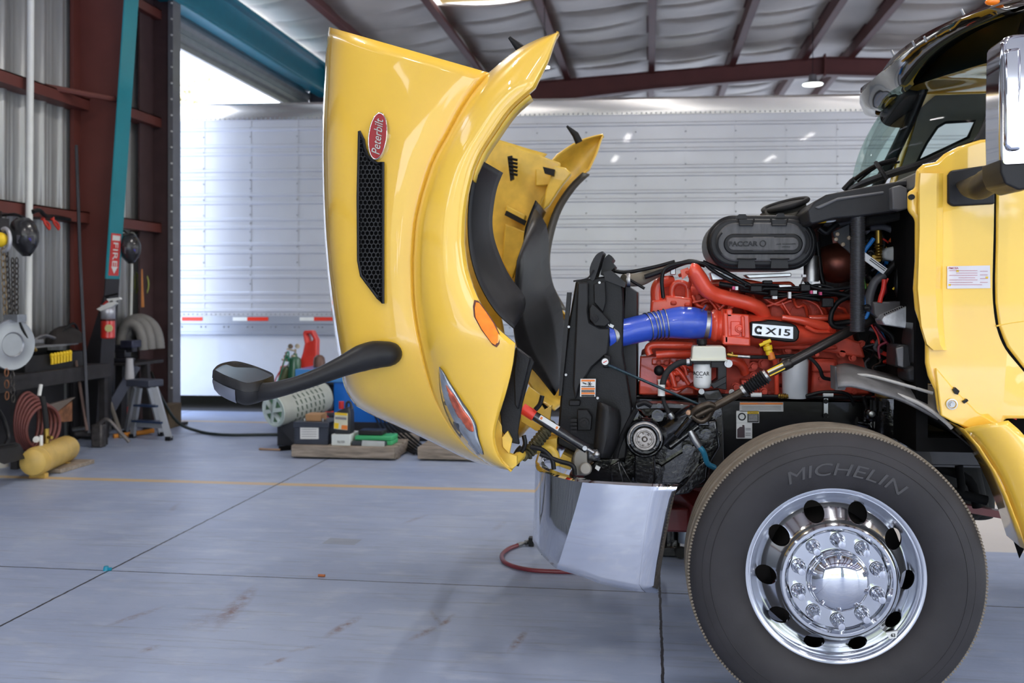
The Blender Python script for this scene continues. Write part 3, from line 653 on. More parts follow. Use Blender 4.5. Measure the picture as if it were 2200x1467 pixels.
q = MB(); q.tube([P(1124, 985, 3.8), P(1165, 935, 3.9), P(1185, 912, 4.0)], [.014, .022, .02], 12); 
for k in range(9): p = P(1132+k*5, 976-k*6, 3.82); q.lathe([(.018, -.004), (.026, 0), (.018, .004)], p, P(1172, 928, 3.9)-P(1132, 976, 3.82), 14)
T(q, 'hinge_spring', mat('grimy_steel', (92, 88, 66), .5, .5, var=.4, sc=40))
q = MB(); 
for pts in ([(1110, 1000), (1118, 975), (1128, 955), (1125, 935)], [(1140, 960), (1165, 966), (1185, 985), (1190, 1008)], [(1150, 880), (1160, 868), (1165, 850)], [(1100, 990), (1112, 968), (1120, 960)], [(1160, 975), (1200, 990), (1230, 1000), (1235, 1020)]): q.tube([P(x, y, 3.78) for x, y in pts], .009, 8, 4)
T(q, 'hinge_hose', BLK)
# gas strut
a, b = P(1122, 877, 3.8), P(1262, 964, 3.8); d = (b-a).normalized(); ln = (b-a).length
q = MB(); q.tube([a+d*.04, b], .0185, 20); st = T(q, 'gas_strut', BLKG)
q = MB(); q.tube([a, a+d*.055], .0215, 20); T(q, 'strut_cap', mat('red_cap', (236, 62, 44), .4), st)
q = MB(); q.tube([b, b+d*.035], .007, 10); q.ball(b+d*.04, .014); q.tube([b-d*.01-V((0, .0, 0)), b-d*.01-V((0, .022, 0))], .009, 12); T(q, 'strut_end', STL, st)
w = V((-d.z, 0, d.x)); q = MB(); m0 = a+d*.075+V((0, -.0155, 0))+w*.01
q.prism([m0-w*.009, m0+w*.009, m0+w*.009+d*.085, m0-w*.009+d*.085], (0, -.003, 0)); T(q, 'strut_label', WHT, st)
q = MB(); 
for f in (.004, .073): q.prism([m0+d*f-w*.005, m0+d*f+w*.005, m0+d*(f+.008)+w*.005, m0+d*(f+.008)-w*.005], (0, -.004, 0))
T(q, 'warning_mark', ORG, st)
# ---- hood mirror on its arm ----
q = MB(); q.tube([P(842, 758, 3.655), P(836, 760, 3.63), P(805, 762, 3.60), P(775, 770, 3.57), P(735, 787, 3.53), P(690, 806, 3.50), P(640, 824, 3.47), P(590, 838, 3.46), P(560, 842, 3.47)], [.038, .047, .052, .050, .038, .031, .028, .030, .034], 20, 4); ar = T(q, 'mirror_arm', BLK2)
rim = [(457, 794, 3.50), (466, 785, 3.56), (482, 779, 3.62), (505, 776, 3.66), (530, 781, 3.68), (560, 791, 3.68), (588, 804, 3.62), (578, 813, 3.52), (556, 820, 3.44), (530, 824, 3.40), (505, 816, 3.40), (480, 806, 3.42)]
R0 = [P(*p) for p in rim]; R0 = smooth_pts(R0+[R0[0]], 4)[:-1]; c = sum(R0, V((0, 0, 0)))/len(R0)
def ring(s, dz, dx=0): return [c+(p-c)*s+V((dx, 0, -dz)) for p in R0]
def loft(q, rings, cap=True):
    n = len(rings[0]); q.add([v for r in rings for v in r], [(i*n+j, i*n+(j+1) % n, (i+1)*n+(j+1) % n, (i+1)*n+j) for i in range(len(rings)-1) for j in range(n)]+([tuple((len(rings)-1)*n+j for j in range(n))] if cap else []))
q = MB(); loft(q, [ring(.93, .004), ring(.97, -.002), ring(1.0, .004), ring(1.02, .03), ring(.97, .034)], False); T(q, 'mirror_rim', BLK2, ar)
q = MB(); loft(q, [ring(1.0, .03), ring(1.0, .045), ring(.93, .07), ring(.78, .088), ring(.5, .098), ring(.2, .1)]); T(q, 'mirror_housing', BLK2, ar)
q = MB(); q.add(ring(.94, .003), [tuple(range(len(R0)))]); T(q, 'mirror_glass', CHR, ar)
q = MB(); nn = len(R0); idx = [k % nn for k in range(-8, 14)]
rr = [[ring(s, dz)[k] for k in idx] for s, dz in ((1.012, .036), (1.012, .046), (.95, .072), (.80, .09), (.6, .099))]; q.grid(rr); T(q, 'mirror_cover', mat('silver_cover', (150, 154, 166), .35, .6, var=.03), ar)
# ---- bumper ----
def zY(z, x, Y): return P(x, 633, Y)+V((0, 0, z-CZ))
cols = [(1457, 1412, 1281, 3.55), (1400, 1362, 1276, 3.552), (1330, 1290, 1260, 3.565), (1290, 1240, 1241, 3.578), (1252, 1196, 1228, 3.59), (1240, 1186, 1222, 3.606), (1226, 1178, 1214, 3.625), (1212, 1170, 1206, 3.65), (1190, 1160, 1194, 3.70), (1172, 1153, 1184, 3.76), (1160, 1148, 1176, 3.82), (1153, 1145, 1170, 3.88), (1150, 1144, 1168, 3.96)]
rows = []
for i, t in enumerate([0, .02, .06, .13, .2, .3, .4, .5, .6, .7, .78, .86, .93, 1]):
    r = []
    for j, (xt, xb, yb, Y) in enumerate(cols):
        x = xt+(xb-xt)*t**(.75 if j < 3 else 1.1); z = .79+(P(xb, yb, Y).z-.79)*t
        lean = (.012 if t == 0 else 0)+.045*max(0, t-.6)*(1 if j > 4 else .3)+.03*t
        r.append(zY(z, x, Y+lean))
    c_ = r[-1]; r += [V((c_.x-.03*math.sin(PI*f), c_.y+(2*YM-2*c_.y)*f, c_.z)) for f in (.1, .3, .5, .7, .9)]+[mir(p) for p in r[::-1]]
    rows.append(r)
lip = [V((p.x+(.0 if k < 5 else .03), p.y+.035 if p.y < YM else p.y-.035, p.z-.004)) for k, p in enumerate(rows[0])]
q = MB(); q.grid([lip]+rows); bmp = T(q, 'bumper', CHR, ang=24, solid=.004)
q = MB(); q.tube([P(1163, 1014, 3.78)+V((0, -.006, 0)), P(1160, 1100, 3.78)+V((0, -.004, 0)), P(1164, 1192, 3.80)], .0025, 6); T(q, 'bumper_seam', GRY, bmp)
# ---- radiator, shroud ----
q = MB(); q.pp([(1237, 603), (1306, 592), (1338, 612), (1340, 660), (1338, 760), (1350, 830), (1358, 880), (1345, 985), (1290, 1000), (1196, 955), (1206, 830), (1222, 690)], 4.02, 1.4); rad = T(q, 'radiator', BLK, bevel=.008)
q = MB(); q.pp([(1218, 628), (1227, 628), (1215, 760), (1206, 850), (1200, 850), (1208, 740)], 3.98, .04); q.pp([(1345, 612), (1368, 628), (1366, 900), (1350, 900), (1338, 760)], 4.15, 1.1); q.pp([(1296, 585), (1312, 580), (1345, 608), (1342, 618), (1300, 602)], 4.0, .3)
q.tube([P(1232, 604, 3.99), P(1262, 598, 3.99), P(1276, 580, 3.99)], .004, 6, 4)
q.pp([(1268, 600), (1267, 575), (1280, 548), (1296, 540), (1291, 556), (1284, 580), (1276, 602)], 4.0, .25, 3); q.pp([(1290, 590), (1296, 560), (1308, 546), (1318, 556), (1314, 562), (1322, 572), (1312, 582), (1308, 596)], 4.1, .25, 2); T(q, 'radiator_seal', BLK2, rad)
q = MB(); q.pp([(1240, 606), (1264, 606), (1264, 670), (1268, 692), (1290, 704), (1310, 704), (1306, 760), (1272, 790), (1246, 830), (1236, 860), (1230, 830), (1236, 700)], 3.985, .04); T(q, 'side_bracket', BLK2, rad, bevel=.008)
q = MB(); q.pp([(1266, 662), (1272, 652), (1284, 662), (1300, 678), (1312, 692), (1300, 702), (1278, 700), (1266, 686)], 3.97, .03); q.pp([(1240, 880), (1262, 880), (1272, 895), (1270, 925), (1240, 925)], 3.975, .03); q.pp([(1222, 860), (1246, 860), (1246, 872), (1222, 872)], 3.98, .03)
q.pp([(1275, 610), (1300, 604), (1302, 648), (1296, 672), (1276, 650)], 3.975, .03); q.pp([(1298, 762), (1312, 766), (1310, 790), (1296, 790)], 3.96, .04); T(q, 'bracket_plate', BLK, rad, bevel=.004)
q = MB(); q.grid(strip([(1284, 862), (1280, 900), (1276, 950), (1274, 982)], [(1330, 880), (1334, 905), (1328, 950), (1312, 985)], 3.96, 4.0, 10, 6, -.05)); T(q, 'duct_cover', BLK2, rad, solid=.01)
q = MB(); [q.pp(oval(x, y, r, r, 0, 20), Y, .015) for x, y, r, Y in ((1277, 684, 8, 3.955), (1255, 908, 10, 3.96), (1277, 684, 3.5, 3.945), (1255, 908, 4, 3.95))]
for k in range(4): q.bx(P(1226, 900+k*8, 3.97), P(1240, 905+k*8, 3.985))
T(q, 'grommet', RUB, rad)
q = MB(); [pbolt(q, x, y, 3.975, .0035, .006) for x, y in ((1288, 607), (1284, 855), (1216, 805), (1270, 985), (1222, 702))]; T(q, 'bolt', STL, rad)
q = MB(); q.pp([(1247, 814), (1280, 814), (1279, 852), (1246, 852)], 3.972, .006); lb = T(q, 'warning_label', WHT, rad)
q = MB(); [q.pp([(1249, y), (1278, y), (1278, y+4), (1249, y+4)], 3.97, .003) for y in (815.5, 833, 843)]; T(q, 'label_band', ORG, rad)
q = MB(); [q.pp([(1249, y), (1277, y), (1277, y+1.6), (1249, y+1.6)], 3.97, .003) for y in (829.5, 838.2, 840.6, 848.2, 850)]
for k in range(6): q.bar(P(1267, 824.5, 3.97), P(1267+5*math.cos(k), 824.5+5*math.sin(k), 3.97), .0015, .0025)
q.bar(P(1252, 822, 3.97), P(1260, 825, 3.97), .002, .004); T(q, 'label_print', TXT, rad)
q = MB(); q.cyl(P(1300, 777, 3.96), P(1300, 777, 3.93), .017); cp = T(q, 'gauge', BLK, rad)
q = MB(); q.cyl(P(1300, 777, 3.93), P(1300, 777, 3.925), .013); T(q, 'gauge_face', WHT, rad)
q = MB(); q.bar(P(1296, 779, 3.923), P(1304, 775, 3.923), .001, .003); T(q, 'gauge_needle', mat('sign_red', (206, 60, 58)), rad)
q = MB(); q.tube([P(1306, 784, 3.93), P(1400, 825, 3.95), P(1500, 868, 4.0)], .0055, 8); T(q, 'stay_rod', mat('steel_black', (60, 78, 84), .25, .7))
q = MB(); q.tube([P(1340, 602, 4.15), P(1375, 600, 4.2), P(1402, 588, 4.25), P(1440, 572, 4.4)], [.026, .028, .026, .02], 16, 5); T(q, 'coolant_hose', mat('dusty_hose', (120, 112, 98), .7, var=.15), ang=60)
q = MB(); q.lathe([(.029, -.008), (.031, 0), (.029, .008)], P(1350, 602, 4.16), (1, 0, 0), 20, close=False); T(q, 'hose_clamp', STL)
# ---- blue charge-air hose ----
hc = [P(1299, 724, 4.05), P(1320, 720, 4.07), P(1350, 712, 4.1), P(1385, 704, 4.12), P(1410, 699, 4.14), P(1435, 695, 4.15), P(1462, 693, 4.16), P(1490, 694, 4.17), P(1515, 697, 4.18), P(1530, 699, 4.18)]
q = MB(); q.tube(hc, [.052, .053, .055, .056, .056, .060, .067, .066, .057, .056], 32, 5, flat=1); bh = T(q, 'charge_air_hose', BLU, ang=60)
def ringat(i, t, r, w, m, nm, par, n=28):
    pts = smooth_pts(hc, 5); a = pts[i]; d = (pts[min(i+1, len(pts)-1)]-pts[i-1]).normalized(); q = MB(); q.lathe([(r-.004, -w), (r, -w), (r, w), (r-.004, w)], a, d, n, close=True); return T(q, nm, m, par, bevel=.001)
for i, r in ((4, .0555), (41, .0595)):
    ringat(i, 0, r, .0085, STL, 'hose_clamp', bh)
for i, r in ((16, .0605), (18, .061), (20, .0615), (22, .0625), (24, .064)): ringat(i, 0, r, .0022, STL, 'wire_ring', bh)
q = MB(); q.bar(P(1310, 698, 4.02), P(1318, 702, 4.02), .01, .012); q.tube([P(1300, 683, 4.02), P(1308, 700, 4.02)], .004, 8); q.tube([P(1508, 668, 4.13), P(1517, 655, 4.1)], .004, 8); T(q, 'clamp_screw', STL, bh)
# ---- engine ----
q = MB(); q.pp([(1396, 690), (1400, 615), (1425, 602), (1500, 606), (1640, 616), (1760, 622), (1830, 640), (1880, 700), (1900, 760), (1880, 850), (1376, 850), (1376, 766), (1396, 760)], 4.42, .6); eng = T(q, 'engine', RED2, bevel=.012)
def E(q, name, m=RED, **k): return T(q, name, m, eng, **k)
q = MB(); q.pp([(1375, 766), (1400, 764), (1492, 770), (1492, 848), (1372, 848)], 4.33, .12); q.pp([(1400, 770), (1440, 770), (1440, 784), (1400, 784)], 4.31, .05); q.pp([(1422, 848), (1476, 800), (1500, 790), (1500, 815), (1455, 848)], 4.28, .06); E(q, 'front_cover', RED, bevel=.006)
q = MB(); q.pp([(1400, 645), (1428, 644), (1428, 634), (1487, 640), (1488, 690), (1396, 690)], 4.28, .1); E(q, 'thermostat_housing', RED, bevel=.012, seg=3)
q = MB()
for x, y, w, h in ((1414, 664, 20, 14), (1456, 668, 22, 14), (1440, 646, 14, 10), (1470, 650, 14, 10)): q.pp([(x, y), (x+w, y), (x+w, y+h), (x, y+h)], 4.272, .02)
E(q, 'housing_rib', RED2, bevel=.008)
q = MB(); q.tube([P(1411, 645, 4.32), P(1411, 620, 4.32), P(1420, 607, 4.32), P(1445, 603, 4.34)], [.026, .026, .025, .024], 18, 5); E(q, 'coolant_elbow', RED, ang=60)
q = MB(); pts = [P(1445, 645, 4.3), P(1443, 625, 4.3), P(1449, 611, 4.3), P(1461, 607, 4.3), P(1474, 612, 4.3), P(1478, 625, 4.3), P(1478, 645, 4.3)]; q.tube(pts, .013, 12, 5); E(q, 'lifting_eye', RED, ang=60)
q = MB(); q.tube([P(1481, 578, 4.12), P(1490, 582, 4.12), P(1503, 600, 4.13), P(1518, 622, 4.14), P(1540, 634, 4.16), P(1575, 643, 4.18), P(1612, 653, 4.2), P(1633, 664, 4.22), P(1643, 682, 4.24), P(1645, 702, 4.25)], [.024, .033, .034, .033, .031, .03, .03, .03, .028, .027], 24, 5); E(q, 'crossover_pipe', RED, ang=60)
q = MB(); q.lathe([(.035, -.012), (.038, 0), (.035, .012)], P(1644, 696, 4.24), (0, 0, 1), 24); q.tube([P(1460, 592, 4.2), P(1478, 585, 4.16), P(1484, 600, 4.18), P(1480, 618, 4.25)], .008, 8, 4); q.pp([(1462, 580), (1478, 574), (1484, 586), (1466, 600)], 4.16, .04); E(q, 'pipe_flange', RED)
# cylinder head with bolts, ports, injector lines
q = MB(); q.pp([(1480, 615), (1560, 622), (1640, 640), (1740, 640), (1830, 645), (1850, 690), (1700, 690), (1560, 690), (1488, 670)], 4.36, .1); q.pp([(1655, 640), (1700, 645), (1740, 640), (1775, 655), (1790, 690), (1700, 700), (1650, 680)], 4.31, .08); E(q, 'cylinder_head', RED2, bevel=.012)
q = MB()
for x, y, r in ((1583, 668, 20), (1716, 672, 24), (1520, 662, 16), (1800, 690, 18)): q.lathe([(r*.0021, 0), (r*.0021, .02), (r*.0016, .024), (r*.0012, .0)], P(x, y, 4.33), (0, -1, 0), 24)
for x, y in ((1500, 640), (1515, 660), (1548, 668), (1650, 645), (1706, 650), (1727, 652), (1756, 668), (1792, 650), (1692, 685), (1640, 690), (1608, 640)): pbolt(q, x, y, 4.31, .009, .016)
E(q, 'port_boss', RED2)
random.seed(7)
for nm, pts in (('a', [(1500, 620), (1520, 640), (1540, 665), (1550, 690)]), ('b', [(1488, 650), (1530, 640), (1560, 630)]), ('c', [(1640, 640), (1670, 655), (1700, 645)]), ('d', [(1680, 650), (1700, 680), (1710, 690)]), ('e', [(1722, 640), (1755, 655), (1770, 680)]), ('f', [(1640, 660), (1670, 650), (1690, 640)]), ('g', [(1545, 665), (1560, 650), (1570, 620)]), ('h', [(1560, 668), (1600, 645), (1620, 640)])):
    q = MB(); q.tube([P(x, y, 4.26) for x, y in pts], .0055, 8, 4); E(q, 'injector_line', RED, ang=60)
q = MB(); q.tube([P(1555, 692, 4.2), P(1600, 696, 4.2)], .008, 10); 
for k in range(26): q.lathe([(.007, -.002), (.011, 0), (.007, .002)], P(1532+k*2.7+30, 690+k*.1, 4.2), (1, 0, 0), 12)
E(q, 'ribbed_conduit', RED)
# intake manifold
o0 = P(1531, 699, 4.18)
q = MB(); q.lathe([(.054, -.01), (.066, 0), (.068, .012), (.062, .018), (.062, .03), (.07, .036), (.07, .05), (.064, .055), (.064, .075)], o0, (1, .05, -.03), 36); E(q, 'intake_neck', RED, ang=50)
q = MB(); q.pp([(1556, 672), (1610, 676), (1613, 744), (1556, 742)], 4.12, .2); q.pp([(1560, 664), (1574, 664), (1574, 682), (1560, 682)], 4.12, .1); q.pp([(1553, 720), (1612, 726), (1612, 744), (1553, 740)], 4.1, .2); q.pp([(1554, 672), (1564, 672), (1566, 738), (1556, 738)], 4.1, .2); q.pp([(1592, 678), (1600, 678), (1602, 724), (1594, 724)], 4.1, .2); E(q, 'intake_manifold', RED, bevel=.006)
q = MB(); pbolt(q, 1588, 706, 4.11, .012, .018); q.pp([(1570, 690), (1590, 690), (1590, 721), (1570, 721)], 4.11, .03); E(q, 'manifold_boss', RED, bevel=.004)
q = MB(); rws = []
for t in range(9):
    x = 1606+t*23; cy = 708+t*1.5; ry = interp([(0, 34), (3, 33), (5, 26), (8, 12)], t); rws.append([P(x, cy-ry*math.cos(a), 4.25)+V((0, -.1*math.sin(a)*ry/34, 0)) for a in [PI*k/12 for k in range(13)]])
q.grid(rws); E(q, 'intake_runner', RED)
bp = [(1612, 696), (1616, 691), (1640, 690), (1650, 687), (1668, 688), (1700, 694), (1712, 700), (1718, 712), (1716, 728), (1708, 735), (1690, 735), (1622, 726), (1613, 720)]
q = MB(); q.pp(bp, 4.11, .1); bd = E(q, 'name_cover', BLK, bevel=.006)
q = MB(); q.pp([(1617, 695), (1704, 702), (1704, 728), (1616, 720)], 4.106, .006); E(q, 'name_plate', ALU)
ux = (P(1704, 715, 4.1)-P(1617, 707.5, 4.1)).normalized(); uz = V((-ux.z, 0, ux.x))
q = MB(); q.text('X15', fxz(P(1671, 712.8, 4.104), ux, uz), .098, .027, .002, off=.02)
cc = P(1630, 709, 4.104); R1 = .0165
def arc(r0, r1, a0, a1, n=14): return [cc+ux*r0*math.cos(a0+(a1-a0)*k/n)+uz*r0*1.05*math.sin(a0+(a1-a0)*k/n) for k in range(n+1)]+[cc+ux*r1*math.cos(a1-(a1-a0)*k/n)+uz*r1*1.05*math.sin(a1-(a1-a0)*k/n) for k in range(n+1)]
q.prism(arc(R1, R1*.45, .9, 2*PI-.9), (0, -.002, 0)); q.prism([cc+ux*.004+uz*.004, cc+ux*.012+uz*.004, cc+ux*.012+uz*.0155, cc+ux*.006+uz*.015], (0, -.002, 0)); q.prism([cc+ux*.004-uz*.006, cc+ux*.012-uz*.006, cc+ux*.012-uz*.0175, cc+ux*.004-uz*.016], (0, -.002, 0)); E(q, 'name_lettering', TXT)
# lower block details
q = MB(); q.tube([P(1396, 762, 4.2), P(1392, 750, 4.2), P(1402, 741, 4.2), P(1440, 741, 4.2), P(1486, 742, 4.22)], .0155, 14, 5); E(q, 'coolant_pipe', RED, ang=60)
q = MB(); q.tube([P(1410, 762, 4.22), P(1440, 760, 4.22), P(1486, 760, 4.24)], .017, 14, 3); E(q, 'coolant_pipe', RED, ang=60)
q = MB(); q.tube([P(1560, 775, 4.25), P(1580, 775, 4.25), P(1594, 785, 4.27), P(1600, 800, 4.3)], .02, 14, 4); E(q, 'oil_pipe', RED, ang=60)
q = MB(); q.tube([P(1664, 770, 4.2), P(1668, 800, 4.22), P(1669, 848, 4.24)], .01, 10, 3); q.tube([P(1672, 760, 4.3), P(1672, 790, 4.3)], .012, 10); E(q, 'dipstick_tube', RED, ang=60)
q = MB(); q.pp([(1560, 740), (1800, 745), (1860, 760), (1870, 848), (1500, 848), (1500, 740)], 4.36, .08); q.pp([(1748, 770), (1800, 772), (1800, 848), (1742, 848)], 4.28, .1); q.pp([(1560, 738), (1620, 738), (1640, 750), (1640, 765), (1560, 760)], 4.3, .1); q.pp([(1745, 775), (1796, 775), (1796, 800), (1745, 800)], 4.26, .05); E(q, 'engine_block', RED2, bevel=.01)
q = MB()
for x, y, r in ((1640, 780, 10), (1618, 786, 8), (1618, 805, 6), (1690, 752, 8), (1740, 756, 8), (1806, 758, 9), (1830, 768, 7), (1752, 760, 6), (1445, 850-20, 8), (1486, 740, 8), (1415, 778, 5), (1432, 778, 5), (1468, 800, 9), (1455, 812, 7), (1478, 780, 7), (1640, 840, 7), (1580, 830, 8), (1850, 740, 8), (1545, 795, 7), (1760, 812, 5), (1785, 812, 5)): bolt(q, P(x, y, 4.30), r*.0016, .04)
for k in range(16): bolt(q, P(1500+k*22, 744+k*.8, 4.31), .006, .012)
for k in range(13): bolt(q, P(1560+k*23, 842, 4.33), .007, .014)
E(q, 'block_bolt', RED2)
q = MB(); q.pp([(1745, 705), (1850, 735), (1860, 770), (1800, 760), (1700, 745)], 4.26, .12); q.pp([(1660, 738), (1800, 742), (1800, 752), (1660, 750)], 4.24, .1); E(q, 'fuel_pump', RED2, bevel=.012)
q = MB(); q.tube([P(1680, 682, 4.16), P(1720, 688, 4.16), P(1760, 698, 4.18), P(1790, 706, 4.2)], [.012, .016, .02, .016], 12, 4); q.tube([P(1730, 700, 4.16), P(1755, 712, 4.17), P(1795, 712, 4.2)], .008, 8, 4); q.tube([P(1738, 684, 4.25), P(1790, 682, 4.25), P(1830, 680, 4.3)], .014, 10, 4)
for k in range(14): q.lathe([(.013, -.002), (.019, 0), (.013, .002)], P(1760+k*2.6, 699+k*.7, 4.19), (1, 0, -.2), 12)
E(q, 'engine_harness', RED, ang=60)
q = MB(); q.tube([P(1418, 790, 4.24), P(1440, 800, 4.24), P(1450, 830, 4.24)], .012, 10, 4); q.tube([P(1440, 780, 4.24), P(1462, 800, 4.24), P(1480, 826, 4.24)], .009, 8, 4); q.tube([P(1455, 780, 4.22), P(1470, 788, 4.22), P(1476, 806, 4.22)], .007, 8, 4); E(q, 'small_pipe', RED, ang=60)
q = MB(); q.ball(P(1416, 796, 4.2), (.022, .02, .022)); E(q, 'oil_cap', BLK)
random.seed(21)
for k in range(9):
    x = 1402+random.random()*80; y = 785+random.random()*50; q = MB(); q.tube([P(x, y, 4.28), P(x+random.uniform(8, 22), y+random.uniform(-12, 12), 4.24), P(x+random.uniform(20, 36), y+random.uniform(-6, 18), 4.28)], random.uniform(.005, .011), 8, 4); E(q, 'oil_line', RED, ang=60)
for k in range(12):
    x = 1575+random.random()*250; y = 748+random.random()*85; w, h = random.uniform(10, 34), random.uniform(8, 22); q = MB(); q.pp([(x, y), (x+w, y+2), (x+w-2, y+h), (x+2, y+h-2)], 4.33-random.random()*.05, .1); bolt(q, P(x+w*.5, y+h*.5, 4.29), .006, .014); E(q, 'casting_boss', RED2, bevel=.006)
for k in range(8):
    x = 1488+k*43; q = MB(); q.tube([P(x, 636, 4.3), P(x+10, 652+random.uniform(-4, 8), 4.27), P(x+26, 664+random.uniform(-8, 8), 4.28), P(x+34, 690, 4.33)], .007, 8, 4); E(q, 'fuel_line', RED, ang=60)
for k in range(10):
    x = 1500+k*34; q = MB(); q.pp([(x, 622), (x+18, 622), (x+22, 634), (x-2, 634)], 4.32, .06); E(q, 'head_rib', RED2, bevel=.005)
# canisters and reservoir
q = MB(); a = P(1708, 764, 4.2); b = P(1708, 852, 4.2); q.lathe([(0, 0), (.045, .002), (.05, .01), (.054, .16), (.05, .175), (0, .18)], P(1708, 856, 4.2), (0, 0, 1), 32); E(q, 'coolant_filter', mat('translucent_white', (196, 198, 200), .35, var=.04, coat=.3))
q = MB(); q.pp([(1488, 748), (1491, 744), (1554, 744), (1559, 748), (1561, 774), (1486, 774)], 4.04, .12, 1); q.pp([(1484, 771), (1563, 771), (1563, 776), (1484, 776)], 4.03, .14); rs = T(q, 'fluid_reservoir', mat('cream_plastic', (214, 214, 198), .45, var=.03), bevel=.008, seg=3)
q = MB(); q.lathe([(.0, .032), (.018, .032), (.021, .028), (.021, .012), (.016, .010), (.016, -.002)], P(1508, 745, 4.09), (0, 0, 1), 20); T(q, 'reservoir_cap', BLK, rs)
q = MB(); q.pp([(1527, 776), (1561, 776), (1561, 838), (1530, 832), (1527, 826), (1542, 815), (1542, 790), (1527, 790)], 4.06, .1); q.pp([(1488, 776), (1528, 776), (1528, 782), (1488, 782)], 4.04, .12); q.pp([(1528, 826), (1561, 808), (1561, 822), (1534, 836)], 4.04, .03); T(q, 'reservoir_bracket', BLK2, rs, bevel=.003)
q = MB(); q.lathe([(0, 0), (.026, .001), (.034, .008), (.036, .02), (.036, .094), (.033, .1), (0, .1)], P(1509, 834, 4.09), (0, 0, 1), 32); T(q, 'spin_on_filter', WHT, rs)
fc = P(1509, 834, 4.09); q = MB(); q.text('PACCAR', lambda x, y, z: V((fc.x+(.0365+z)*math.sin((x-.014)/.0365), fc.y-(.0365+z)*math.cos((x-.014)/.0365), fc.z+.062+y)), .085, .016, .0006, off=.01); q.text('FUEL FILTER', lambda x, y, z: V((fc.x+(.0365+z)*math.sin((x-.016)/.0365), fc.y-(.0365+z)*math.cos((x-.016)/.0365), fc.z+.047+y)), .03, .004, .0006); T(q, 'filter_lettering', TXT, rs)
q = MB(); pbolt(q, 1565, 781, 4.05, .011, .012); pbolt(q, 1507, 841, 4.1, .008, .01); pbolt(q, 1572, 842, 4.08, .008, .01); T(q, 'bolt', STL, rs)
q = MB(); q.tube([P(1486, 779, 4.05), P(1462, 779, 4.04), P(1436, 796, 4.02), P(1424, 824, 4.0), P(1425, 858, 4.0), P(1436, 885, 4.0), P(1444, 897, 4.0)], [.0125, .0125, .0125, .0125, .008, .0095, .0095], 14, 5); T(q, 'return_hose', RUB)
q = MB(); q.tube([P(1421, 826, 3.995), P(1421, 850, 3.995)], .0145, 14); q.tube([P(1418, 815, 4.03), P(1420, 838, 4.03)], .01, 10); T(q, 'hose_tag', WHT)
q = MB(); q.lathe([(.0135, -.006), (.016, -.006), (.016, .006), (.0135, .006)], P(1478, 778, 4.045), (1, 0, 0), 16, close=True); q.lathe([(.008, -.02), (.013, -.02), (.013, .0), (.009, .006)], P(1444, 897, 4.0), (P(1444, 897, 4)-P(1436, 885, 4)), 12); T(q, 'hose_clamp', STL)
q = MB(); q.tube([P(1640, 737, 4.08), P(1656, 731, 4.08)], .0075, 10); q.tube([P(1632, 742, 4.08), P(1656, 732, 4.08)], .007, 10); q.lathe([(.0, .025), (.009, .025), (.01, .012), (.018, .01), (.018, -.006), (.014, -.01), (.014, -.026)], P(1650, 748, 4.1), (-.25, 0, 1), 18); T(q, 'dipstick_handle', YLB)
q = MB(); q.lathe([(.0145, -.0), (.0145, -.01)], P(1654, 757, 4.1), (-.25, 0, 1), 16); q.lathe([(.013, .01), (.015, -.012), (.009, -.016)], P(1657, 765, 4.1), (-.25, 0, 1), 16); T(q, 'dipstick_collar', ORG)
q = MB(); q.tube([P(1570, 764, 4.12), P(1586, 765, 4.12)], .006, 8); q.tube([P(1562, 762, 4.12), P(1572, 764, 4.12)], .01, 8); q.tube([P(1572, 756, 4.12), P(1574, 766, 4.12)], .005, 8); T(q, 'brass_fitting', mat('brass', (170, 140, 70), .35, .9))
q = MB(); q.tube([P(1585, 765, 4.12), P(1611, 767, 4.12)], .0075, 10); T(q, 'crimp_sleeve', STL)
q = MB(); q.tube([P(1611, 767, 4.12), P(1660, 767, 4.14), P(1705, 764, 4.16), P(1738, 768, 4.16), P(1760, 790, 4.16), P(1768, 810, 4.18), P(1785, 815, 4.2)], .0075, 10, 5); T(q, 'fuel_hose', RUB)
# ---- wiring over the engine ----
random.seed(11)
runs = [[(1425, 640), (1422, 600), (1432, 575), (1470, 564), (1510, 566), (1530, 580), (1560, 598), (1600, 616)], [(1385, 595), (1430, 580), (1480, 562), (1515, 570)], [(1300, 575), (1340, 585), (1400, 575), (1450, 562)], [(1510, 562), (1560, 585), (1610, 612), (1640, 622)],
        [(1545, 610), (1600, 618), (1660, 620), (1720, 622), (1790, 628), (1840, 640)], [(1590, 622), (1650, 630), (1710, 634), (1770, 632), (1830, 632)], [(1600, 612), (1660, 612), (1720, 618), (1760, 612), (1790, 618)], [(1640, 640), (1690, 636), (1740, 628), (1760, 620)],
        [(1755, 520), (1760, 560), (1766, 600), (1780, 625), (1830, 640)], [(1728, 600), (1742, 615), (1780, 622), (1838, 615)], [(1825, 636), (1800, 650), (1786, 675), (1790, 700), (1830, 705)], [(1700, 635), (1740, 640), (1790, 650)], [(1385, 620), (1360, 605), (1345, 596)]]
for i, r in enumerate(runs):
    q = MB(); q.tube([P(x, y, 4.14+.03*(i % 3)) for x, y in r], random.choice([.006, .008, .0105]), 8, 5); T(q, 'wiring_loom', BLK, ang=60)
q = MB(); [q.pp([(x, y), (x+w, y), (x+w, y+h), (x, y+h)], 4.12, .05) for x, y, w, h in ((1612, 613, 26, 14), (1654, 622, 18, 14), (1640, 602, 20, 8), (1766, 640, 26, 20), (1720, 610, 22, 16))]; T(q, 'connector', BLK, bevel=.004)
q = MB(); [q.pp([(x, y), (x+w, y), (x+w, y+h), (x, y+h)], 4.09, .03) for x, y, w, h in ((1580, 615, 6, 8), (1694, 627, 6, 14), (1747, 624, 8, 7), (1660, 636, 10, 6), (1724, 590, 8, 5))]; T(q, 'wire_tag', WHT)
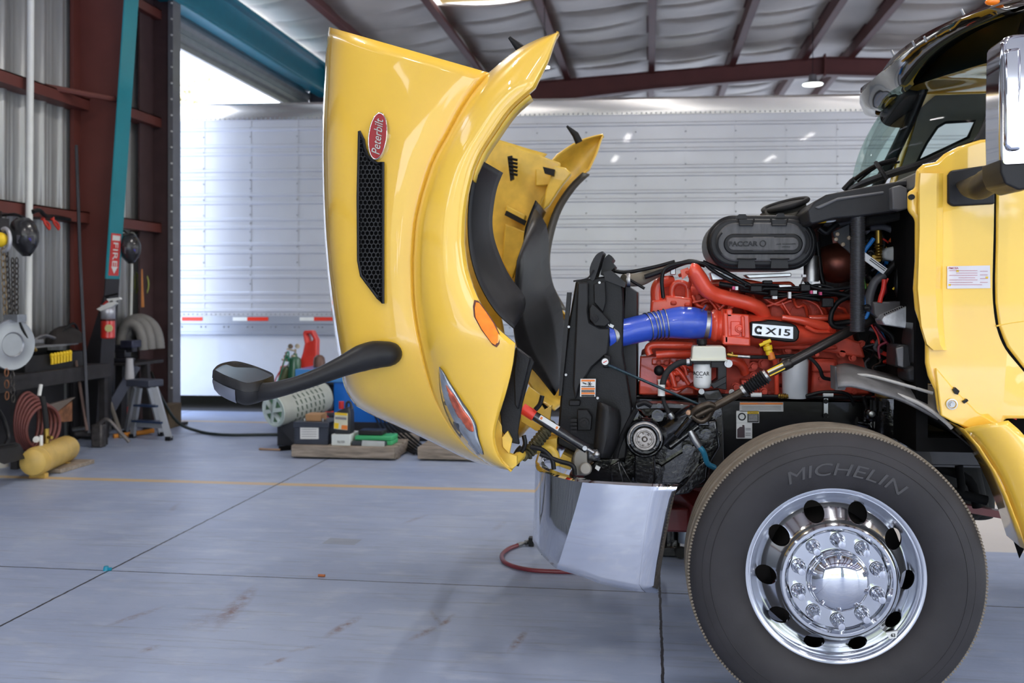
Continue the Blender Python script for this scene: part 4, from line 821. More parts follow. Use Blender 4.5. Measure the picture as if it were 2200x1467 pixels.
q = MB(); [q.pp([(x, y), (x+5, y), (x+5, y+7), (x, y+7)], 4.09, .03) for x, y in ((1574, 615), (1741, 624), (1761, 627))]; T(q, 'pink_clip', mat('pink_plastic', (196, 60, 110), .5))
q = MB(); q.pp([(1520, 604), (1560, 598), (1600, 598), (1640, 606), (1700, 604), (1712, 616), (1640, 618), (1520, 614)], 4.3, .3); T(q, 'rocker_cover', RED, bevel=.01)
q = MB(); q.pp([(1525, 585), (1570, 588), (1575, 600), (1530, 602)], 4.2, .1); q.pp([(1600, 590), (1700, 586), (1700, 594), (1610, 598)], 4.2, .1); q.pp([(1672, 611), (1700, 611), (1704, 616), (1674, 618)], 4.13, .02); q.pp([(1440, 575), (1452, 575), (1452, 590), (1440, 590)], 4.3, .05); T(q, 'alloy_bracket', ALU, bevel=.003)
q = MB(); q.lathe([(.03, 0), (.03, .1), (.026, .105)], P(1743, 605, 4.12), (0, 0, 1), 24); q.pp([(1722, 612), (1736, 578), (1745, 578), (1745, 612)], 4.14, .05); T(q, 'alloy_post', STL)
# ---- air cleaner ----
def stad(cx, cy, hw, hh, n=16):
    o = []
    for k in range(n+1): a = -PI/2+PI*k/n; o.append((cx+(hw-hh)+hh*math.cos(a), cy+hh*math.sin(a)))
    for k in range(n+1): a = PI/2+PI*k/n; o.append((cx-(hw-hh)+hh*math.cos(a), cy+hh*math.sin(a)))
    return o
AC = mat('aged_black_plastic', (84, 83, 84), .42, spec=.3, var=.18, sc=10, stretch=(6, 1, 1), bump=.04, bsc=120)
q = MB(); q.pp(stad(1637, 521, 119, 59), 4.06, .38); acl = T(q, 'air_cleaner', BLK, bevel=.012, seg=3)
q = MB(); q.pp(stad(1636, 521, 112, 51), 4.035, .04); T(q, 'lid_rim', BLK2, acl, bevel=.01, seg=3)
q = MB(); q.pp(stad(1636, 520, 97, 42), 4.02, .03); T(q, 'lid', AC, acl, bevel=.008, seg=3)
q = MB(); q.pp(stad(1640, 524, 85, 22), 4.013, .02); T(q, 'lid_recess', BLK, acl, bevel=.004)
q = MB(); q.pp(stad(1640, 524, 77, 14), 4.009, .02); q.pp([(1617, 508), (1664, 508), (1664, 540), (1617, 540)], 4.012, .02); T(q, 'lid_plate', AC, acl, bevel=.003)
q = MB(); q.text('PACCAR', fxz(P(1597, 523.5, 4.008)), .112, .020, .003, off=.03); q.text('AIR CLEANER', fxz(P(1689, 524, 4.008)), .075, .005, .001); q.text('SERVICE', fxz(P(1689, 530, 4.008)), .03, .004, .001)
q.lathe([(.0095, 0), (.0095, .004), (.0125, .004), (.0125, 0)], P(1639, 523, 4.008), (0, -1, 0), 20); T(q, 'lid_lettering', BLK2, acl)
q = MB()
for x, y, w, h in ((1586, 470, 34, 14), (1656, 470, 36, 14), (1584, 556, 40, 20), (1655, 556, 40, 20)):
    q.tube([P(x, y if y > 500 else y, 4.012), P(x+3, (y if y > 500 else y+h), 4.008), P(x+w-3, (y if y > 500 else y+h), 4.008), P(x+w, y if y > 500 else y, 4.012)], .0035, 6)
    q.pp([(x+3, y+2), (x+w-3, y+2), (x+w-1, y+h), (x+1, y+h)], 4.016, .02)
q.tube([P(1551, 500, 4.01), P(1543, 512, 4.008), P(1542, 530, 4.008), P(1550, 546, 4.01)], .004, 6, 3); q.tube([P(1730, 496, 4.01), P(1738, 510, 4.008), P(1738, 530, 4.008), P(1730, 544, 4.01)], .004, 6, 3)
q.pp([(1583, 464), (1588, 460), (1602, 460), (1608, 470), (1580, 470)], 4.05, .06); q.pp([(1668, 464), (1672, 458), (1684, 458), (1688, 468), (1664, 468)], 4.05, .06); T(q, 'latch', BLK2, acl)
q = MB(); rw = []
for t in range(5): rw.append([P(1690+(44+1.2*t*0)*math.cos(a)+t*1.2, 455+t*5-9*math.sin(a)*(1)-(math.cos(a))*9, 4.35)+V((0, .16*math.sin(a), 0)) for a in [2*PI*k/28 for k in range(29)]])
q.grid(rw); q.pp([(1644, 452), (1668, 446), (1700, 440), (1731, 430), (1737, 475), (1740, 492), (1650, 476)], 4.26, .2); T(q, 'intake_duct', mat('dusty_duct', (86, 82, 74), .7, var=.2, sc=8), acl, solid=.006)
q = MB(); pts = [P(1687+46*math.cos(a), 440-11*math.sin(a)-math.cos(a)*13, 4.35)+V((0, .17*math.sin(a), 0)) for a in [2*PI*k/24 for k in range(25)]]; q.tube(pts, .011, 10); q.add(pts[:-1], [tuple(range(24))]); T(q, 'duct_seal', RUB, acl)
# ---- steering shaft ----
pa, pb, pc = P(1495, 893, 3.98), P(1600, 838, 3.97), P(1648, 806, 3.96); pd = P(1846, 700, 3.98); pe = P(1905, 668, 4.1)
q = MB(); q.tube([P(1660, 798, 3.96), pd, pe], .0185, 20); q.lathe([(.019, -.02), (.022, -.015), (.022, .015), (.019, .02)], P(1690, 782, 3.965), pd-pc, 20); ss = T(q, 'steering_shaft', mat('satin_steel_black', (52, 48, 46), .3, .5, var=.1))
q = MB(); d = (pc-pb).normalized(); prf = []
for k in range(9): h = k*.0105; prf += [(.018+.0012*k*.5, h), (.027+.0006*k, h+.005)]
q.lathe(prf+[(.022, .1)], pb, d, 28); T(q, 'shaft_boot', RUB, ss, ang=20)
q = MB(); 
for f in (-.003, .1): q.lathe([(.02, -.006), (.025, -.006), (.025, .006), (.02, .006)], pb+d*f, d, 20, close=True)
T(q, 'boot_clamp', STL, ss)
q = MB(); q.tube([pa, P(1545, 868, 3.975), pb], [.013, .0165, .0155], 16); q.tube([P(1487, 888, 3.97), P(1500, 876, 3.96), P(1522, 868, 3.96), P(1535, 872, 3.97)], .012, 10, 4); q.tube([P(1487, 893, 3.99), P(1505, 905, 3.99), P(1520, 898, 3.99), P(1532, 878, 3.98)], .011, 10, 4); T(q, 'universal_joint', mat('greasy_steel', (74, 64, 54), .4, .6, var=.3, sc=30), ss)
q = MB(); q.lathe([(0, .014), (.009, .012), (.011, 0)], P(1480, 886, 3.97), (-.3, -1, 0), 14); T(q, 'joint_bolt', mat('rusty_bolt', (190, 150, 120), .5, .5), ss)
e0, e1 = P(1651, 802, 3.94), P(1684, 786, 3.94); u = (e1-e0).normalized(); w = V((-u.z, 0, u.x))
q = MB(); q.prism([e0-w*.013, e0+w*.013, e1+w*.013, e1-w*.013], (0, .006, 0)); T(q, 'shaft_label', YLB, ss)
q = MB(); q.prism([e0-w*.008, e0+w*.001, e1+w*.001, e1-w*.008], (0, -.001, 0)); T(q, 'label_print', TXT, ss); q = MB(); q.prism([e0+w*.003, e0+w*.008, e1+w*.008, e1+w*.003], (0, -.001, 0)); T(q, 'label_stripe', WHT, ss)
# ---- frame, steering gear ----
FRM = mat('frame_black', (14, 14, 17), .28, coat=.3, spec=.3, var=.3, sc=6, bump=.08, bsc=30)
for Y0 in (4.30, 5.06):
    q = MB(); a = P(1340, 853, 4.3); z1 = a.z; z0 = z1-.27; xs0 = P(1345, 900, 4.3).x
    q.bx((xs0, Y0, z0), (5.4, Y0+.012, z1)); q.bx((xs0, Y0, z1-.012), (5.4, Y0+.08, z1)); q.bx((xs0, Y0, z0), (5.4, Y0+.08, z0+.012)); fr = T(q, 'frame_rail', FRM, bevel=.003)
    if Y0 < 4.5: fr0 = fr
q = MB(); q.pp([(1500, 846), (1552, 846), (1556, 1010), (1500, 1010), (1492, 930)], 4.22, .06); q.pp([(1365, 868), (1440, 866), (1500, 872), (1502, 880), (1440, 878), (1365, 880)], 4.05, .1); q.pp([(1330, 870), (1540, 870), (1545, 1040), (1460, 1055), (1320, 1040)], 4.28, .04); q.pp([(1508, 840), (1545, 836), (1556, 860), (1516, 860)], 4.12, .1); T(q, 'front_bracket', mat('worn_black_bracket', (40, 38, 37), .35, coat=.3, var=.5, sc=14, bump=.15, bsc=40), bevel=.004)
q = MB(); q.pp([(1345, 890), (1375, 880), (1390, 900), (1410, 880), (1440, 880), (1450, 905), (1480, 910), (1540, 900), (1548, 960), (1530, 990), (1520, 1040), (1470, 1048), (1440, 1010), (1400, 1036), (1330, 1030), (1342, 960)], 4.12, .14); gear = T(q, 'steering_gear', BLKG, bevel=.012, seg=3)
q = MB(); q.tube([P(1425, 940, 4.08), P(1470, 905, 4.05), P(1495, 888, 4.03)], [.06, .052, .04], 24, 3); q.tube([P(1437, 900, 4.05), P(1450, 915, 4.03)], .016, 12); q.tube([P(1455, 935, 4.02), P(1485, 900, 4.0)], .02, 14); q.tube([P(1440, 960, 4.02), P(1500, 915, 4.02)], .012, 10); T(q, 'gear_housing', BLKG, gear, ang=60)
hb = P(1385, 942, 4.0)
q = MB(); q.lathe([(0, -.08), (.075, -.08), (.078, .0), (.07, .012), (.066, .012), (.06, .0), (.05, .0)], hb, (0, -1, 0), 40); T(q, 'pitman_hub', BLKG, gear)
q = MB(); q.lathe([(.067, .012), (.064, .0145), (.06, .0145), (.057, .01)], hb, (0, -1, 0), 40, -.1, PI+.35); q.lathe([(.046, .012), (.044, .018), (.036, .018), (.034, .012), (.030, .012), (.028, .017), (.012, .017), (.01, .014), (.006, .022), (0, .022)], hb, (0, -1, 0), 40)
for k in range(7): a = k*2*PI/7; q.ball(hb+V((.024*math.cos(a), -.017, .024*math.sin(a))), .0045, 8, 6)
T(q, 'splined_nut', mat('bare_steel', (150, 144, 140), .35, .7, var=.3, sc=60), gear)
q = MB(); q.pp([(1363, 950), (1407, 950), (1410, 1030), (1398, 1060), (1372, 1060), (1362, 1030)], 4.01, .05); T(q, 'pitman_arm', BLKG, gear, bevel=.01, seg=3)
q = MB(); [q.pp([(x-13, y+16), (x-10, y-8), (x, y-14), (x+10, y-8), (x+16, y+16)], 4.07, .06) for x, y in ((1360, 890), (1412, 892), (1510, 900))]; q.pp([(1420, 1000), (1490, 955), (1510, 968), (1500, 1010), (1460, 1040), (1400, 1040)], 4.08, .05); q.pp([(1500, 1000), (1520, 985), (1516, 1030), (1480, 1060), (1440, 1066), (1470, 1040)], 4.05, .06); T(q, 'mounting_lug', BLKG, gear, bevel=.006)
q = MB(); [bolt(q, P(x, y, Y), r, .025) for x, y, Y, r in ((1360, 888, 4.06, .017), (1413, 892, 4.06, .017), (1538, 886, 4.18, .017), (1510, 898, 4.06, .014), (1517, 933, 4.06, .016), (1478, 966, 4.06, .016), (1411, 1010, 4.06, .016), (1372, 872, 4.05, .007), (1416, 871, 4.05, .007), (1542, 932, 4.2, .01), (1542, 955, 4.2, .008))]; T(q, 'gear_bolt', BLKG, gear)
q = MB(); q.tube([P(1482, 925, 4.0), P(1492, 945, 4.0), P(1503, 960, 4.0)], [.012, .015, .012], 12); T(q, 'hose_fitting', STL, gear)
q = MB(); q.tube([P(1503, 960, 4.0), P(1512, 972, 4.0), P(1520, 995, 4.02), P(1535, 1004, 4.05)], .011, 12, 5); T(q, 'pressure_hose', mat('teal_hose', (30, 110, 140), .45), gear)
q = MB(); [q.tube([P(x, y, 4.02+.03*(k % 2)) for x, y in r], .011, 8, 5) for k, r in enumerate(([(1366, 880), (1345, 920), (1325, 970), (1318, 1030)], [(1352, 870), (1350, 900), (1335, 950), (1300, 990), (1290, 1040)], [(1368, 870), (1385, 865), (1400, 872)], [(1355, 940), (1330, 990), (1325, 1040)]))]; T(q, 'brake_hose', BLK, gear)
q = MB(); [q.pp(o_, Y, .1) for o_, Y in (([(1286, 985), (1330, 985), (1360, 1040), (1250, 1035), (1262, 1005)], 4.0), ([(1310, 1000), (1330, 990), (1340, 1040), (1316, 1044)], 3.95), ([(1262, 965), (1285, 965), (1290, 990), (1262, 990)], 3.9))]; T(q, 'tow_bracket', BLKG, bevel=.005)
q = MB(); q.pp([(1235, 970), (1250, 962), (1262, 975), (1262, 1022), (1232, 1022), (1231, 985)], 3.9, .12); q.cyl(P(1258, 1007, 3.88), P(1258, 1007, 3.98), .025); T(q, 'horn_motor', mat('grey_casting', (140, 136, 130), .45, .4), bevel=.006)
q = MB(); q.pp([(1281, 999), (1290, 1004), (1286, 1012), (1278, 1006)], 3.93, .01); T(q, 'tow_tag', WHT)
# rail labels and lines
def lab(x0, y0, x1, y1, Y=4.292): q = MB(); q.pp([(x0, y0), (x1, y0), (x1, y1), (x0, y1)], Y, .006); return q
T(lab(1589, 864, 1683, 884), 'warning_label', mat('label_grey', (196, 196, 196), .5), fr0); T(lab(1590, 865, 1682, 869, 4.289), 'label_band', ORG, fr0)
q = MB(); q.text('WARNING', fxz(P(1636, 867, 4.288)), .03, .005, .0005); [q.pp([(1594, y), (1678, y), (1678, y+.7), (1594, y+.7)], 4.289, .003) for y in (873, 876, 879)]; T(q, 'label_print', TXG, fr0)
T(lab(1582, 882.5, 1631, 908), 'caution_label', WHT, fr0); q = lab(1606, 884, 1630, 889, 4.289); T(q, 'caution_band', YLB, fr0); q = lab(1606, 889, 1630, 907, 4.288)
q.lathe([(.011, 0), (.011, .002), (.0165, .002), (.0165, 0)], P(1594, 895, 4.291), (0, -1, 0), 28, close=True); q.text('CAUTION', fxz(P(1618, 886.5, 4.288)), .04, .006, .0008); T(q, 'caution_print', TXT, fr0)
q = MB(); [q.pp([(1608, y), (1628, y), (1628, y+1), (1608, y+1)], 4.286, .002) for y in (891, 894, 897, 900, 903)]; T(q, 'caution_lines', WHT, fr0)
T(lab(1582, 908.5, 1616, 942), 'oil_label', WHT, fr0); q = MB(); q.pp([(1584, 940), (1584, 922), (1590, 917), (1595, 917), (1595, 913), (1599, 913), (1600, 919), (1600, 940)], 4.288, .003); T(q, 'oil_picture', mat('bottle_print', (70, 54, 60), .5), fr0)
q = MB(); [q.pp([(1602, y), (1613, y), (1613, y+1), (1602, y+1)], 4.288, .003) for y in (920, 923, 930, 934)]; T(q, 'oil_print', TXG, fr0)
q = MB(); q.tube([P(1500, 850, 4.2), P(1560, 849, 4.18), P(1640, 851, 4.18), P(1760, 852, 4.18), P(1900, 854, 4.2)], .0075, 8, 3); q.tube([P(1730, 851, 4.17), P(1770, 842, 4.17), P(1820, 846, 4.17), P(1835, 870, 4.2)], .007, 8, 4); T(q, 'air_line', BLK)
q = MB(); q.tube([P(1613, 848, 4.17), P(1636, 848, 4.17)], .0095, 10); q.tube([P(1768, 848, 4.17), P(1790, 848, 4.17)], .0085, 10); T(q, 'line_tag', WHT); q = MB(); q.tube([P(1672, 850, 4.17), P(1700, 852, 4.17)], .009, 8); [q.lathe([(.008, -.003), (.012, 0), (.008, .003)], P(1676+k*4, 850.4, 4.17), (1, 0, 0), 8) for k in range(6)]; T(q, 'line_fitting', mat('brass', (170, 140, 70)))
q = MB(); q.pp([(1770, 856), (1779, 856), (1779, 896), (1770, 896)], 4.28, .01); T(q, 'clip_plate', ALU); q = MB(); [pbolt(q, 1774, y, 4.28, .007, .01) for y in (862, 892)]; T(q, 'clip_bolt', BLK)
q = MB(); q.tube([P(1840, 905, 4.2), P(1870, 912, 4.2), P(1880, 912, 4.15)], .02, 12, 3); q.ball(P(1872, 890, 4.15), .03); q.tube([P(1855, 850, 4.15), P(1862, 880, 4.15), P(1858, 905, 4.15)], .009, 8, 4); T(q, 'air_valve', BLKG); q = MB(); q.lathe([(0, .012), (.012, .008), (.014, 0)], P(1873, 889, 4.1), (0, -1, 0), 14); T(q, 'valve_port', STL)
# air-dryer canister under the cab
q = MB(); q.lathe([(0, -.26), (.05, -.26), (.064, -.2), (.066, 0), (.076, 0), (.076, .04), (.064, .045)], P(1915, 875, 4.12), (0, 0, 1), 32); dr = T(q, 'air_dryer', BLKG)
q = MB(); q.lathe([(.062, .0), (.062, .045), (.055, .06), (0, .065)], P(1915, 863, 4.12), (0, 0, 1), 32); T(q, 'dryer_cap', mat('gold_cap', (140, 118, 70), .35, .7, var=.1), dr)
q = MB(); [q.box(P(1915, 870, 4.12)+V((.077*math.cos(a), .077*math.sin(a), 0)), (.01, .01, .04)) for a in [2*PI*k/16 for k in range(16)]]; T(q, 'cap_ridge', BLK, dr)
# axle, suspension and dark underside
DR = mat('dark_red_axle', (96, 30, 30), .45, var=.2, sc=8, coat=.2)
q = MB(); c0 = P(1795, 1237, 3.66); q.bar((c0.x, 3.9, .47), (c0.x, 5.5, .47), .14, .12); q.bar((c0.x-1.0, 4.36, .66), (c0.x+.55, 4.36, .57), .09, .06); q.bar((c0.x-.55, 4.2, .52), (c0.x-.55, 5.3, .52), .12, .1); q.bar((c0.x-.6, 4.5, .66), (c0.x-.35, 4.1, .48), .12, .1); T(q, 'front_axle', DR, bevel=.01)
q = MB(); q.pp([(1560, 965), (1900, 965), (1960, 900), (2075, 930), (2110, 1010), (2130, 1100), (2090, 1125), (2000, 1100), (1900, 1090), (1560, 1090)], 4.6, .35); q.bx(P(1880, 900, 4.5), P(2100, 1000, 4.56)); q.lathe([(0, 0), (.09, 0), (.09, .5), (0, .5)], P(2090, 1110, 4.75), (0, 0, 1), 24); T(q, 'gearbox', mat('dirty_gearbox', (13, 13, 13), .85, var=.4, sc=10, bump=.4, bsc=20), bevel=.02)
q = MB(); [q.tube([P(x, y, Y) for x, y in r], rr_, 10, 4) for r, Y, rr_ in (([(1960, 1005), (2010, 1040), (2060, 1060), (2120, 1075)], 4.3, .02), ([(1900, 990), (1960, 960), (2060, 965)], 4.35, .015), ([(2000, 1000), (2080, 1030), (2100, 1090)], 4.35, .02), ([(2060, 1000), (2065, 1060), (2040, 1110)], 4.3, .016))]; T(q, 'chassis_pipe', BLKD)
q = MB(); [pbolt(q, x, y, 4.49, .016, .025) for x, y in ((1975, 975), (2000, 978), (2040, 975), (2070, 980))]; T(q, 'chassis_bolt', BLKG)
q = MB(); q.bar(P(2060, 1088, 4.5), P(2160, 1106, 4.5), .05, .03); T(q, 'chassis_cross_bar', DR)
# ---- wheels ----
def wheel(O, near=True):
    s = 1 if near else -1; ax = (0, -s, 0)
    top = O.z
    def clampz(q): q.v = [V((v.x, v.y, max(v.z, .002))) for v in q.v]; return q
    hub = MB(); YF = O
    prof = [(.298, .0), (.312, .014), (.335, .028), (.37, .036), (.41, .037), (.445, .03), (.47, .02), (.488, .01), (.4955, -.004)]
    side = MB(); side.lathe(prof, O, ax, 128)
    side.lathe([(.296, -.02), (.298, .0)], O, ax, 128)
    side.lathe([(r, -h-.25) for r, h in prof[::-1]], O, ax, 96)
    for r in (.345, .425, .452): side.lathe([(r-.003, interp([(.298, 0), (.37, .036), (.41, .037), (.47, .02)], r)), (r, interp([(.298, 0), (.37, .036), (.41, .037), (.47, .02)], r)+.003), (r+.003, interp([(.298, 0), (.37, .036), (.41, .037), (.47, .02)], r))], O, ax, 128)
    clampz(side); ty = side.build('tyre', mat('tyre_sidewall', (48, 46, 48), .6, spec=.3, var=.12, sc=8, bump=.06, bsc=80), trk, ang=50)
    td = MB(); pr = [(.4955, -.004)]
    for k in range(5):
        h0 = -.012-k*.048; pr += [(.501+(.005 if 0 < k < 4 else 0), h0), (.501+(.005 if 0 < k < 4 else 0), h0-.038)]
        if k < 4: pr += [(.494, h0-.040), (.494, h0-.046)]
    pr.append((.4955, -.246)); td.lathe(pr, O, ax, 180); clampz(td)
    TRD = mat('dusty_tread', (128, 118, 104), .8, var=.1, sc=20, bump=.3, bsc=120); td.build('tread', TRD, ty, ang=30)
    td = MB()
    for k in range(260):
        a = 2*PI*k/260; c = O+V(ax)*-.004+V((math.cos(a)*.497, 0, math.sin(a)*.497))
        if c.z < .02: continue
        td.box(c, (.008, .009, .006), Matrix.Rotation(-a, 3, 'Y'))
    td.build('shoulder_notches', TRD, ty)
    if not near: 
        q = MB(); q.lathe([(0, -.1), (.29, -.1), (.29, -.2), (0, -.2)], O, ax, 40); q.build('rim', ALU, ty); return ty
    AL = mat('polished_aluminium', (204, 206, 210), .1, 1, var=.03, sc=2)
    disc = MB(); disc.lathe([(.282, -.03), (.270, -.022), (.255, -.006), (.235, .014), (.210, .038), (.199, .050), (.194, .062), (.187, .068), (.178, .068), (.170, .060), (.166, .049), (.163, .045), (.0, .045), (.0, .04), (.16, .04), (.19, .035), (.22, .012), (.25, -.018), (.282, -.042)], O, ax, 96, close=True)
    rm = disc.build('rim', AL, ty, ang=50)
    cuts = []
    for k in range(10):
        a = math.radians(36*k); c = O+V((math.cos(a)*.234, 0, math.sin(a)*.234)); m_ = MB(); m_.tube([c+V((0, -.1, 0)), c+V((0, .1, 0))], .033, 28); cuts.append(m_)
    big = MB()
    for m_ in cuts: big.add(m_.v, m_.f)
    cut(rm, [big]); rm.data.set_sharp_from_angle(angle=math.radians(40))
    q = MB(); q.lathe([(.282, -.06), (.282, -.015), (.285, -.008), (.288, -.008), (.290, .001), (.296, .004), (.302, .004), (.305, -.002), (.303, -.02)], O, ax, 128); q.build('rim_flange', AL, ty, ang=30)
    q = MB(); [q.lathe([(.0325, -.012), (.0345, .004), (.0365, -.004)], O+V((math.cos(a)*.234, -.014, math.sin(a)*.234)), V((-.62*math.cos(a)*0, -1, 0)), 24) for a in []]
    q.lathe([(.0, -.05), (.18, -.05), (.2, -.09), (.2, -.2), (.272, -.2), (.272, -.22), (0, -.22)], O, ax, 48); q.build('brake_drum', mat('brake_drum_dark', (44, 40, 39), .7, .2, var=.3), ty)
    q = MB(); q.lathe([(.104, .05), (.103, .058), (.1, .063), (.098, .064), (.098, .082), (.092, .096), (.075, .108), (.05, .116), (.022, .119), (0, .12)], O, ax, 64); q.build('hub_cap', CHR, ty, ang=50)
    first = None
    for k in range(10):
        a = math.radians(90+36*k); c = O+V((math.cos(a)*.136, -.05, math.sin(a)*.136))
        if first is None:
            q = MB(); q.lathe([(.0245, 0), (.0245, .004), (.021, .010), (.019, .012), (.0185, .030), (.017, .036), (.0135, .042), (.013, .068), (.011, .073), (0, .074)], c, ax, 24); first = q.build('lug_nut', CHR, ty, ang=50); c0_ = c; fl = first.location.copy()
        else:
            o = first.copy(); COL.objects.link(o); o.parent = ty; o.location = fl+(c-c0_)
    # raised maker's name
    q = MB(); C0 = O+V((0, -.0365, 0))
    def tf(a0, r0): return lambda x, y, z: C0+V(((r0+y)*math.sin(a0+x/r0), -z*1, (r0+y)*math.cos(a0+x/r0)))
    q.text('MICHELIN', tf(math.radians(5), .374), .41, .042, .0018, shear=.2); q.build('tyre_lettering', mat('tyre_letter', (60, 58, 60), .5), ty)
    q = MB(); q.prism([O+V((x, -.012, z)) for x, z in ((.165, -.185), (.205, -.175), (.2, -.2), (.178, -.205))], (0, .01, 0)); q.build('rim_sticker', WHT, ty)
    q = MB(); q.text('63', fxz(O+V((.189, -.013, -.191))), .014, .012, .001, off=.02); q.build('sticker_print', TXT, ty)
    return ty
wheel(P(1794, 1237, 3.55)); wo = P(1794, 1237, 3.55); wheel(V((wo.x, 2*YM-3.55, wo.z)), False)
# ---- cab ----
CY = 3.60
side = [(1970, 365), (1985, 352), (2012, 347), (2030, 330), (2060, 314), (2108, 299), (2150, 296), (2165, 240), (2182, 180), (2200, 120), (2320, 60), (2700, 20), (2700, 985), (2200, 985), (2175, 905), (2164, 906), (2155, 860), (2148, 850), (2144, 848), (2146, 870), (2152, 890), (2154, 918), (2120, 921), (2075, 921), (2050, 905), (2022, 893), (2016, 880), (2010, 838), (1996, 808), (1990, 780), (1990, 735), (1980, 700), (1968, 665), (1964, 620), (1968, 560), (1968, 470), (1952, 452), (1952, 410), (1968, 405)]
q = MB(); q.pp(side[:12]+[(2700, 900), (2160, 900), (2154, 921)]+side[22:], CY, .03); cab = T(q, 'cab', YEL, bevel=.012, seg=3)
wz = P(2200, 290, CY)
wx0 = P(2185, 290, CY).x; cutw = MB(); cutw.prism([V((wx0+.02, CY-.2, wz.z)), V((wx0+.95, CY-.2, wz.z)), V((wx0+.95, CY-.2, wz.z+.55)), V((wx0+.3, CY-.2, wz.z+.55))], (0, .5, 0)); cut(cab, [cutw])
o = cab
# raised pillar rib and fold lines
q = MB(); q.grid([[P(x, y, Y) for x, Y in ((1972+dx, 3.585), (1976+dx, 3.57), (2012+dx*.5, 3.565), (2020+dx*.3, 3.58), (2026+dx*.3, 3.598))] for y, dx in ((372, 2), (400, 0), (500, 0), (620, -4), (700, 4), (740, 16), (752, 30))]); T(q, 'pillar_rib', YEL, cab, ang=30)
q = MB(); q.pp([(2010, 800), (2012, 790), (2050, 835), (2100, 885), (2150, 915), (2150, 921), (2085, 921), (2050, 908), (2022, 893)], 3.585, .03); T(q, 'lower_flange', YEL, cab, bevel=.008, seg=3)
# door with its gap
q = MB(); dl = [(2141, 402), (2141, 520), (2139, 600), (2140, 650), (2147, 700), (2165, 745), (2200, 790), (2250, 850), (2700, 850), (2700, 330), (2200, 310), (2150, 330)]
q.pp(dl, 3.59, .03); door = T(q, 'door', YEL, cab, bevel=.008, seg=3)
q = MB(); q.tube([P(x, y, 3.602) for x, y in ((2139, 396), (2138, 480), (2136, 560), (2135, 620), (2137, 660), (2144, 704), (2162, 748), (2200, 795), (2245, 852))], .0055, 8, 4); T(q, 'door_gap', BLKD, cab)
q = MB(); q.tube([P(x, y, 3.592) for x, y in ((2141, 700), (2170, 694), (2200, 690), (2300, 690))], .003, 6); T(q, 'door_crease', YEL, door)
q = MB(); q.pp([(2035, 572), (2127, 570), (2128, 619), (2035, 620)], 3.594, .004); T(q, 'inspection_decal', mat('decal_white', (232, 228, 230), .5, var=.02), cab)
q = MB(); q.text('FMCSA', fxz(P(2049, 576, 3.593)), .032, .007, .0006, off=.02); [q.pp([(x0, y), (x1, y), (x1, y+.8), (x0, y+.8)], 3.592, .002) for x0, x1, y in ((2040, 2100, 581), (2055, 2100, 586), (2040, 2100, 591), (2060, 2095, 596), (2040, 2100, 601), (2040, 2090, 606), (2040, 2110, 611), (2106, 2122, 582), (2106, 2122, 590), (2106, 2122, 598), (2106, 2122, 606))]; T(q, 'decal_print', mat('decal_red', (190, 110, 120), .5), cab)
q = MB(); [q.pp([(x, y), (x+5, y), (x+5, y+4), (x, y+4)], 3.592, .002) for x, y in ((2055, 580), (2118, 594), (2038, 610))]; T(q, 'decal_tick', YLB, cab)
q = MB(); q.lathe([(.019, 0), (.019, .003), (.014, .006)], P(2045, 868, 3.58), (0, -1, 0), 24); T(q, 'washer', WHT, cab); q = MB(); bolt(q, P(2045, 868, 3.574), .008, .008); T(q, 'flange_bolt', STL, cab)
q = MB(); q.pp([(2047, 837), (2053, 832), (2062, 840), (2058, 848), (2052, 846)], 3.575, .02); q.pp([(2068, 862), (2078, 857), (2081, 861), (2072, 867)], 3.575, .02); q.pp(oval(1959, 423, 7, 6, 0, 14), 3.592, .01); T(q, 'hole_plug', BLK, cab)
# rear fender section
q = MB(); q.grid(strip([(2072, 921), (2105, 958), (2140, 1012), (2165, 1065), (2186, 1120), (2205, 1180)], [(2166, 903), (2200, 935), (2240, 1000), (2270, 1060), (2290, 1130), (2300, 1190)], 3.56, 3.5, 24, 6, -.03)); q.grid([[p, p+V((0, .04, 0)), p+V((.01, .2, 0))] for p in [P(x, y, 3.56) for x, y in ((2072, 921), (2105, 958), (2140, 1012), (2165, 1065), (2186, 1120), (2205, 1180))]]); T(q, 'rear_fender', YEL, solid=.006)
q = MB(); q.pp([(2154, 846), (2210, 848), (2230, 950), (2190, 950), (2172, 905)], 3.7, .05); q.grid(strip([(2176, 1075), (2186, 1120), (2200, 1180)], [(2160, 1050), (2165, 1120), (2190, 1200)], 3.62, 3.75, 8, 3)); T(q, 'step_recess', BLKD, bevel=.004); q = MB(); q.pp([(2180, 885), (2188, 883), (2184, 902), (2178, 900)], 3.66, .02); T(q, 'red_reflector', mat('red_cap', (236, 62, 44)))
# far side, firewall, floor, rear wall, roof
q = MB(); fs_ = [mir(P(x, y, 3.85)) for x, y in ((1970, 365), (2030, 330), (2108, 299), (2150, 296), (2182, 180), (2200, 120), (2215, 40), (2260, -5), (2700, -20), (2700, 985), (2154, 921), (2016, 880), (1990, 735), (1964, 620), (1968, 470))]; q.prism(fs_, (0, -.03, 0)); far = T(q, 'far_cab_side', YEL, cab, bevel=.01)
cw = MB(); cw.prism([P(x, y, 5.59)-V((0, .3, 0)) for x, y in ((1967, 350), (1978, 328), (1989, 307), (2012, 273), (2031, 262), (2095, 259), (2081, 296), (2031, 320))], (0, .6, 0))
cut(far, [cw])
IN = mat('cab_interior', (118, 116, 110), .8, var=.1); q = MB(); q.prism([P(x, y, 5.54) for x, y in ((1925, 398), (1940, 350), (1962, 285), (1975, 235), (2010, 205), (2290, 195), (2290, 420))], (0, .012, 0)); fl_ = T(q, 'far_door_lining', IN, cab)
